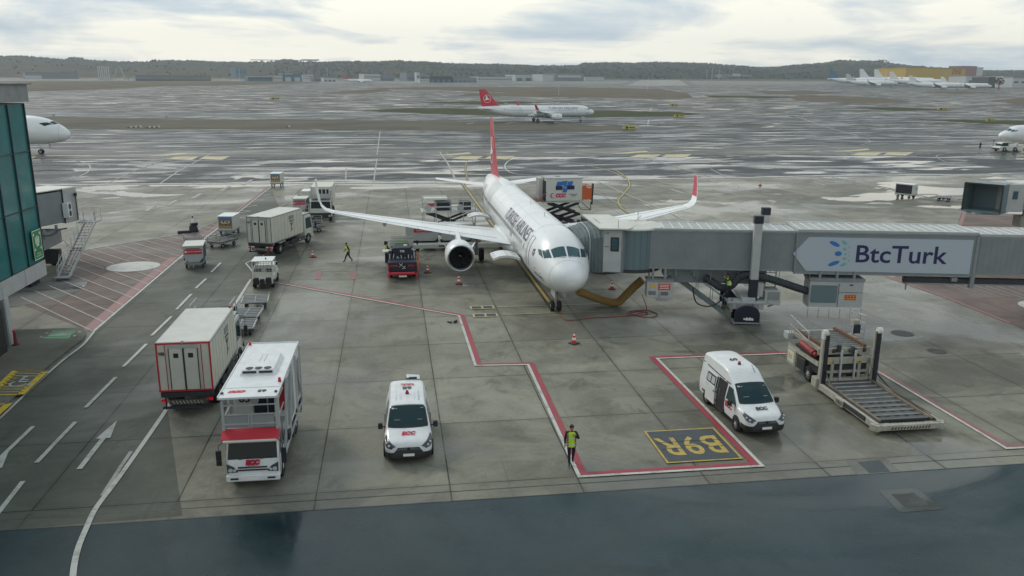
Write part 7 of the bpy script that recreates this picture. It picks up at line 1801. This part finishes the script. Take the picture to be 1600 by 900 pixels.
p1=dict(rel=(.02,-.27,1.17),rwr=(.07,-.27,.93),lel=(.10,.30,1.20),lwr=(.24,.10,1.40),rkn=(.05,-.08,.50),ran=(.08,-.07,.09),rto=(.24,-.09,.045),lkn=(.03,.10,.52),lan=(-.22,.09,.16),lto=(-.08,.10,.06))
person('man in chequered yellow vest walking towards us by the red line, hand at his chin',(7.05,30.55,0),rad(-97),p1,checker=True,vest='long')
stride=dict(lkn=(.20,.10,.54),lan=(.34,.10,.12),lto=(.50,.11,.08),rkn=(-.10,-.10,.50),ran=(-.36,-.10,.16),rto=(-.22,-.11,.05),chs=(.05,0,1.34),nck=(.09,0,1.49),hd0=(.12,0,1.56),hd1=(.14,0,1.64),hd2=(.13,0,1.73),lsh=(.05,.19,1.42),rsh=(.05,-.19,1.42),lel=(-.10,.24,1.18),lwr=(-.12,.26,.95),rel=(.14,-.24,1.18),rwr=(.28,-.22,1.0))
person('worker in yellow vest striding left on the open concrete near the cream lorry',(-4.0,71.7,0),rad(185),stride)
person('worker in yellow vest standing at the left side of the dark fuel dispenser',(-.62,71.6,0),rad(10),dict(lel=(.12,.24,1.2),lwr=(.34,.20,1.15),rel=(.10,-.24,1.2),rwr=(.32,-.2,1.12)))
bz=J(0,0,0)
wp_=Mj@Vector((BX-1.15,NY-.35,1.51))
person('worker in yellow vest standing on the bridge wheel platform working on the hose',(wp_.x,wp_.y,1.51),rad(165),dict(lkn=(.22,.1,.62),lan=(.20,.1,.25),lto=(.36,.11,.22),lel=(.16,.26,1.3),lwr=(.30,.18,1.5),rel=(.14,-.25,1.15),rwr=(.34,-.15,1.2),chs=(.06,0,1.33),hd0=(.10,0,1.56),hd1=(.12,0,1.64),hd2=(.12,0,1.73),nck=(.08,0,1.48)))
x_,y_=G(1531,233); person('distant dark-clothed person standing left of the pushback tug',(x_,y_,gz(x_,y_)),rad(190),{},vest=None)
# ------------------------------------------------------------------ distant field: signs, parked aircraft, masts, buildings, hills
def at(px,py): x,y=G(px,py); return Vector((x,y,gz(x,y)))
def D(px,py): # metres per photo pixel at that ground point
    p=at(px,py); return math.hypot(p.x,p.y)/FX*1.0
SY=pm('taxi_sign_yellow',(.52,.46,.06),.5,dirt=.1)
for i,(px,py,w,hh,l) in enumerate(((983,202,20,4,'yellow taxiway sign on the green strip right of the taxiing airliner'),(1061,183,16,3,'yellow taxiway sign farther out on the second grass strip'),(1053,166,14,2.5,'small pale taxiway sign, farthest of those right of centre'),(430,156,14,3,'low pale taxiway sign far off in the left field'),(1548,190,14,3,'pale taxiway sign left above the towed airliner nose'),(1473,172,16,2.5,'pale taxiway sign in the far right field'),(84,182,3,3,'small dark marker box by the brown grass strip'),(260,184,4,2,'small pale marker box in the left grass'))):
    p=at(px,py); s=D(px,py); t_=thing('taxiway_sign',l,'sign',p)
    b=B(); b.box((0,0,hh*s/2+.15),(w*s,.25,hh*s)); b.obj('sign_board',SY if w>10 else LGREY,t_)
    if w>10: b=B(); b.box((-w*s*.18,-.14,hh*s/2+.15),(w*s*.16,.02,hh*s*.8)); b.obj('black_field',BLACK,t_); b=B(); b.box((w*s*.2,-.14,hh*s/2+.15),(w*s*.4,.02,hh*s*.25)); b.obj('sign_lettering',BLACK,t_)
# striped runway markers, red and white
for i,(px,py,l) in enumerate(((205,200,'leftmost group of red and white marker blocks on the brown verge'),(234,200,'second group of red and white marker blocks on the brown verge'),(452,199,'single red and white marker on the verge left of centre'))):
    p=at(px,py); t_=thing('marker_barrier',l,'barrier',p)
    for k in range(3 if i<2 else 1):
        b=B(); b.box((k*1.0,k*1.6,.3),(.6,.6,.5)); b.obj('white_block',OFFW,t_); b=B(); b.box((k*1.0-.7,k*1.6-.2,.15),(.8,.5,.25)); b.obj('red_block',pm('dull_red',(.20,.05,.045),.7),t_)
# parked far airliners, tails to the left
FT=pm('far_white_fin',(.72,.74,.75),.4,dirt=0)
fj=[(1388,134.5,1316,1388,'blue-tailed pale airliner, leftmost in the far right row',(.06,.16,.28)),(1402,136.5,1340,1402,'white airliner partly hidden behind the blue-tailed one in the far right row',(.5,.5,.5)),(1440,133.5,1366,1440,'white airliner, first with a tall white tail in the far right row',(.7,.7,.7)),(1464,134.5,1390,1464,'white airliner, second with a tall white tail in the far right row',(.7,.7,.7)),(1480,136,1413,1481,'white airliner in front of the yellow hangar, largest of the far row',(.7,.7,.7)),(1506,140.5,1443,1506,'white airliner parked lower in front of the yellow hangar',(.7,.7,.7)),(1549,140.5,1492,1549,'white airliner, rightmost of the far parked row',(.7,.7,.7)),(612,130.5,543,583,'distant white airliner with a reddish tail parked left of centre among the far buildings',(.40,.12,.12))]
for i,(px,py,xl,xr,l,fc) in enumerate(fj):
    p=at(px,py-.0); s=D(px,py); Lw=(xr-xl)*s
    fm=pm('far_fin_%s'%['blue','grey','white','white','white','white','white','red'][i],fc,.5,dirt=0)
    sc1=Lw/44.5/.90 if xr>xl else 1
    o=airliner('airliner',l,(0,0,0),0,title=False,simple=True,fincol=fm,group='airliners parked far off' if False else None)
    pr_=at(xr,py); o.location=pr_; o.scale=(sc1,)*3; hdg=rad(-28) if i<7 else rad(-12)
    o.rotation_euler=(0,0,hdg)
# buildings along the far edge
HB=dict(g=pm('hangar_grey',(.24,.26,.27),.7,dirt=.1,scale=.02),w=pm('hangar_white',(.50,.52,.52),.7,dirt=.1,scale=.02),b=pm('hangar_blue',(.12,.20,.25),.6,dirt=.1,scale=.02),y=pm('hangar_yellow',(.52,.36,.07),.7,dirt=.08,scale=.02),r=pm('hangar_red',(.24,.08,.08),.7,dirt=.1,scale=.02),d=pm('hangar_dark',(.08,.09,.10),.6,dirt=.1,scale=.02))
def bld(x0,x1,yt,yb,c,label,depth=60,win=0,roof=None,doors=0,parts=()):
    pl=at(x0,yb); pr=at(x1,yb); d=(pr-pl); L=math.hypot(d.x,d.y); ang=math.atan2(d.y,d.x); s=L/(x1-x0); h=(yb-yt)*s
    t_=thing('building',label,'building',(pl.x,pl.y,min(pl.z,pr.z)-.5),ang)
    b=B(); b.box((L/2,depth/2,h/2+.25),(L,depth,h+.5)); b.obj('wall',HB[c],t_)
    b=B(); b.box((L/2,depth/2,h+.6),(L*1.01,depth*1.02,.8)); b.obj('roof',HB[roof or 'g'],t_)
    for k in range(win):
        b=B(); b.box((L*(k+.5)/win,-.15,h*.6),(L/win*.55,.3,h*.16)); b.obj('window_band',HB['d'],t_)
    for k in range(doors):
        b=B(); b.box((L*(k+.5)/doors,-.2,h*.28),(L/doors*.6,.3,h*.5)); b.obj('hangar_door',HB['b' if c!='b' else 'w'],t_)
    for (a0,a1,z0,z1,cc) in parts:
        b=B(); b.box((L*(a0+a1)/2,-.3,h*(z0+z1)/2),(L*(a1-a0),.5,h*(z1-z0))); b.obj('facade_band',HB[cc],t_)
    return t_
bld(40,123,112,123,'g','long pale grey hangar at the far left with low flat roof',80,parts=((0,.3,0,.55,'w'),))
bld(98,118,109,112.5,'g','small raised roof block on the far left hangar',40) if False else None
bld(212,330,117.5,126,'g','long low grey shed with a dark strip along its base',70,parts=((0,1,0,.3,'d'),))
bld(234,360,112,118,'g','wide grey hangar roof standing behind the long low shed',60,parts=((0,1,.4,.75,'b'),))
bld(318,326,118,125.5,'w','small white cube building at the end of the long shed',20)
bld(369,386,107,121,'b','grey-blue building right of the long shed, topped by an aerial',40,win=3)
bld(387,425,118.5,127,'b','glassy blue low building with white framing, left of the white-topped hangar',40,win=6,parts=((0,1,.86,1,'w'),))
bld(426,442,118,127,'w','pale office block between the two blue glassy buildings',40,win=5)
bld(443,472,114.5,127,'b','tall blue-grey hangar with a flat roof',50,parts=((.1,.5,.9,1,'w'),),doors=2)
bld(473,490,117,122,'w','white-topped building just right of the tall blue hangar',30,win=4)
bld(490,505,119,127,'g','low grey annexe beside the white-topped building',30,doors=1)
bld(506,525,121.5,127.5,'w','small pale shed row left of the distant parked airliner',25,doors=3)
bld(569,595,116,126,'w','white two-storey block behind the distant parked airliner',35,win=7)
bld(596,616,117.5,126,'g','ribbed grey hall right of the white two-storey block',35,doors=6)
bld(635,668,115,126,'g','grey hall left of the white tower',40,doors=2)
bld(651,656,114,128.5,'w','slim white tower building near the centre left',12,win=1)
bld(656,671,123.5,129,'w','low white house at the foot of the slim tower',15,win=3)
bld(672,706,119.5,129,'d','dark steel hall right of the low white house',50,doors=4)
bld(708,745,122,129,'g','low grey sheds between the dark hall and the long white terminal',30,doors=5)
bld(746,800,120.5,128.5,'w','long pale low building with many windows at the picture centre',40,win=12)
bld(805,845,118,126.5,'w','pale hangar row left of the white hangar door',50,doors=3)
bld(848,864,117.5,127,'w','single large white hangar door building',50)
bld(867,912,116.5,126.5,'g','grey hangar row right of the large white door',50,parts=((.1,.9,.5,.8,'w'),))
bld(914,944,121,126,'w','low curved-roof pale hall beside the hillside road',40)
bld(1127,1175,118.5,123,'g','long low pale building under the wooded hill, right of the runway end',30,win=8,parts=((.35,.6,.6,1.25,'w'),))
yh=bld(1413,1506,112.5,129,'y','big yellow cargo hangar on the far right',80)
bld(1506,1524,112,125,'r','dark red building joined to the yellow cargo hangar',60)
bld(1524,1534,113.5,124.5,'w','white block next to the dark red building',40)
bld(1508,1580,122.3,131.5,'w','long white terminal shed right of the yellow hangar',40,doors=3)
bld(1543,1554,124,137,'d','dark building standing in the white shed row at the far right',30,win=1)
bld(1566,1581,123,136,'w','white house-like block with small windows at the far right',30,win=3)
bld(1581,1625,125,137,'w','pale warehouse running out of the picture at the right',40,win=4)
pl=at(1413,129); pr=at(1506,129); L=(pr-pl).length
text('DHL',L*.085,pm('hangar_red_lettering',(.35,.05,.03),.6,dirt=0),yh,(L*.85,-.4,L*.135),(1,0,0),(0,0,1),ext=.2,bold=.3,shear=.2,name='sign_lettering')
# vertical fins and the leaning arch at the left
base=at(162,124.5); s=D(162,124.5); t_=thing('fin_structure','row of tall pale vertical fins standing by the far left hangar','structure',base)
for k in range(6):
    b=B(); b.box(((-6+2.7*k)*s,0,9*s),(.9*s,3,18*s)); b.obj('fin',HB['w'],t_)
base=at(188,124.5); t_=thing('arch_structure','slender leaning white arch and mast next to the tall fins','structure',base); b=B()
b.tube(sm3([(-10*s,0,0),(-5*s,0,11*s),(0,0,17*s),(4*s,0,9*s),(6*s,0,0)],6),.55*s,6); b.obj('arch',HB['w'],t_); b=B(); b.tube([(3*s,0,20*s),(11*s,0,0)],.5*s,6); b.obj('leaning_mast',HB['g'],t_)
# light masts and aerials
for i,(px,yt,yb,l) in enumerate(((165,89,101,'thin aerial mast on the far left skyline'),(188,90,101,'thin aerial on the left skyline, right of the first'),(375,111,127,'thin lamp mast by the long shed'),(512,109,127,'thin mast behind the far buildings left of centre'),(873,133,149,'slim lamp mast on the brown infield right of the tail'),(1012,122,140,'slim mast at the runway end'),(1251,94,104,'thin mast on the right hilltop'),(1364,112,133,'lamp mast left of the white-tailed row'),(1382,112,133,'lamp mast among the white-tailed row'),(1104,110,123,'thin mast in the approach light row, left'),(1112,109,124,'thin mast in the approach light row, middle'),(1123,110,124,'thin mast in the approach light row, right'))):
    p=at(px,max(yb,122)); s=D(px,max(yb,122)); 
    if yb<110: continue
    t_=thing('light_mast',l,'mast',p); b=B(); b.cyl((0,0,0),(0,0,(yb-yt)*s),.35*s,.2*s,6); b.obj('pole',HB['w'],t_); b=B(); b.box((0,0,(yb-yt)*s),(1.6*s,1,.6*s)); b.obj('lamp_head',HB['w'],t_)
# bare tree by the right sheds
def tree(px,py,h,label,col):
    p=at(px,py); s=D(px,py); t_=thing('tree',label,'tree',p); hh=h*s
    b=B(); b.cyl((0,0,0),(0,0,hh*.5),hh*.05,hh*.03,8)
    for k in range(6): a=k*1.05; b.bar((0,0,hh*.4),(hh*.25*math.cos(a),hh*.25*math.sin(a),hh*.75),hh*.03)
    b.obj('trunk',RUST,t_); b=B(); r=random.Random(int(px))
    for k in range(150):
        a,c_=r.uniform(0,6.28),r.uniform(-1,1); q_=hh*.36*r.uniform(.4,1)**.5; v=Vector((q_*math.cos(a)*math.sqrt(1-c_*c_),q_*math.sin(a)*math.sqrt(1-c_*c_),hh*.66+q_*c_*.85)); z=hh*.05; n_=Vector((r.uniform(-1,1),r.uniform(-1,1),r.uniform(-1,1))).normalized(); u_=n_.orthogonal().normalized()*z; w_=n_.cross(u_)
        b.add([v+u_,v+w_,v-u_,v-w_],[(0,1,2,3)])
    b.obj('crown',col,t_)
FOL=pm('foliage_dark',(.030,.038,.028),.9,dirt=.2,scale=.05,spec=.1)
tree(1560,140,16,'bare-looking dark tree between the white blocks at the far right',pm('twig_brown',(.07,.06,.055),.9))
# ------------------------------------------------------------------ hills
RID=[(-500,88),(-200,87),(0,88.5),(40,88),(80,91),(110,93.5),(118,90),(130,90.5),(134,93.5),(190,97),(240,97),(247,94.5),(300,95),(340,97),(400,97.5),(430,97),(445,94),(458,93.5),(470,97),(515,97.5),(540,96),(560,96),(580,97),(622,95),(650,96.5),(680,98),(700,99.5),(740,100.5),(790,101),(826,102.5),(905,102.8),(908,99),(950,98),(990,99),(1020,97.5),(1060,98.5),(1090,99),(1120,101),(1150,103),(1180,105.5),(1205,105),(1240,102),(1285,98.5),(1305,95),(1318,94.2),(1325,96.5),(1340,95),(1362,96.5),(1370,94),(1385,99.5),(1410,103),(1450,105.5),(1480,108),(1540,110.5),(1600,110.5),(1800,113),(2100,112)]
def ridge(px):
    for i in range(len(RID)-1):
        if RID[i][0]<=px<=RID[i+1][0]: return lerp(RID[i][1],RID[i+1][1],(px-RID[i][0])/(RID[i+1][0]-RID[i][0]))
    return 90
Y0h,Y1h=2500.0,4200.0
def ray(px,py):
    c=(px-CX,py-CY,FX); return Vector([sum(RW[i][k]*c[k] for k in range(3)) for i in range(3)])
def hillpt(px,v):
    d0=ray(px,124); x0_=d0.x/d0.y
    yy=lerp(Y0h,Y1h,v); xx=x0_*yy
    dr=ray(px,ridge(px)); ztop=H+dr.z/dr.y*Y1h
    zb=gz(x0_*Y0h,Y0h)-6
    s=v**.85 if v<=1 else 1
    z=lerp(zb,ztop,s)
    n_=noise.noise(Vector((xx*.004,yy*.004,1)))*16*(math.sin(math.pi*min(v,1)))+noise.noise(Vector((xx*.015,yy*.015,3)))*5*(math.sin(math.pi*min(v,1)))
    return Vector((xx,yy,z+n_))
b=B(); NU,NV=260,26
b.grid(lambda u,v:hillpt(-480+u*2540,v),NU,NV); 
m=bpy.data.materials.new('hillside'); m.use_nodes=True; t=m.node_tree; bs_=t.nodes['Principled BSDF']; g=t.nodes.new('ShaderNodeNewGeometry'); P=g.outputs['Position']
f=ramp(t,noi(t,mapping(t,P,sca=(.0016,.0022,.006)),1,6,.6,.5),[(.42,0.0),(.52,1.0)]); f2=ramp(t,noi(t,mapping(t,P,sca=(.012,.02,.03)),1,6,.65),[(.35,0.0),(.65,1.0)])
c=mixc(t,f2,(.016,.024,.017),(.040,.048,.030)); c2=mixc(t,f2,(.055,.052,.036),(.11,.095,.065)); sp=t.nodes.new('ShaderNodeSeparateXYZ'); t.links.new(P,sp.inputs[0])
lx=ramp(t,mth(t,'DIVIDE',sp.outputs[0],sp.outputs[1]),[(0.0,.95),(.001,.95)])
left=mth(t,'MULTIPLY_ADD',mth(t,'DIVIDE',sp.outputs[0],sp.outputs[1]),-2.2,.28); low=mth(t,'MULTIPLY_ADD',sp.outputs[1],-1/1500,2.55)
k=mth(t,'MINIMUM',mth(t,'MAXIMUM',mth(t,'MULTIPLY',mth(t,'ADD',mth(t,'MULTIPLY',left,1.0),mth(t,'MULTIPLY',f,.55)),low),0.0),1.0)
t.links.new(mixc(t,k,c,c2),bs_.inputs['Base Color']); bs_.inputs['Roughness'].default_value=1; bs_.inputs['Specular IOR Level'].default_value=.05
hm=b.mesh('hills',[m],180); struct(link('hills',hm))
# woodland on the hills: clumps, one mass
b=B(); r=random.Random(3)
def clump(p,s):
    n=5
    top=p+Vector((r.uniform(-.2,.2)*s,0,s*r.uniform(.7,1.2))); ring=[p+Vector((s*.75*math.cos(2*math.pi*k/n+r.random())*r.uniform(.7,1.2),s*.6*math.sin(2*math.pi*k/n),s*r.uniform(.1,.45))) for k in range(n)]; bot=[Vector((q_.x,q_.y,p.z-s*.5)) for q_ in ring]
    b.add([top]+ring+bot,[(0,1+k,1+(k+1)%n) for k in range(n)]+[(1+k,1+n+k,1+n+(k+1)%n,1+(k+1)%n) for k in range(n)])
for i in range(2600):
    px=r.uniform(-300,1900); 
    if 826<px<905: continue
    clump(hillpt(px,1.0)+Vector((0,r.uniform(-60,20),-2)),r.uniform(3,8))
for i in range(9000):
    px=r.uniform(-300,1900); v=r.random()**.7
    dens=.12 if px<430 else .9
    if r.random()>dens: continue
    clump(hillpt(px,v),r.uniform(3,7))
wl_=b.obj('woodland',FOL,sharp=10); tag(wl_,'dark mass of trees covering the far hills','woodland',kind='stuff')
# viaduct on the ridge, left of centre, and small hillside houses
for i,(px,py) in enumerate(((413,104),(428,105),(442,104.5),(456,105),(470,104),(484,103))):
    pass
va=hillpt(440,.55); s=va.y/FX; t_=thing('viaduct','distant road viaduct on pale piers below the ridge','viaduct',va)
for k in range(6):
    b=B(); b.box(((-27+14*k)*s,0,1*s),(2*s,8,9*s)); b.obj('pier',HB['g'],t_)
b=B(); b.box((6*s,0,6.2*s),(96*s,12,.9*s)); b.obj('deck',HB['g'],t_); b=B(); b.box((43*s,-7,7.3*s),(26*s,2,1.2*s)); b.obj('parapet',HB['w'],t_)
for i in range(34):
    px=R_.uniform(1020,1200) if i<24 else R_.uniform(840,870); v=R_.uniform(.72,.98); p=hillpt(px,v); s=p.y/FX
    o=thing('house','tiny pale house among the trees on the hill right of the runway end' if i<24 else 'tiny pale shed on the hill above the hangar row','house',p+Vector((0,-8,1)),group='houses on the right hill' if i<24 else 'sheds on the low hill'); b=B(); w_=R_.uniform(.9,2.2)*s; b.box((0,0,1.0*s),(w_,8,1.1*s)); b.obj('wall',HB['w' if i%3 else 'r'],o)
    b=B(); b.box((0,0,1.7*s),(w_*1.1,9,.3*s)); b.obj('roof',HB['d' if i%2 else 'r'],o)
# ------------------------------------------------------------------ haze
hz=B(); hz.box((0,2400,140),(7000,5400,320)); ho=hz.obj('haze',[]); 
hm_=bpy.data.materials.new('haze'); hm_.use_nodes=True; t=hm_.node_tree; t.nodes.clear(); o_=t.nodes.new('ShaderNodeOutputMaterial'); pv_=t.nodes.new('ShaderNodeVolumePrincipled'); pv_.inputs['Color'].default_value=(.80,.88,.95,1); pv_.inputs['Density'].default_value=.00010; pv_.inputs['Anisotropy'].default_value=.2
t.links.new(pv_.outputs[0],o_.inputs['Volume']); ho.data.materials.append(hm_); tag(ho,'thin pale haze hanging over the whole airfield','haze',kind='stuff')
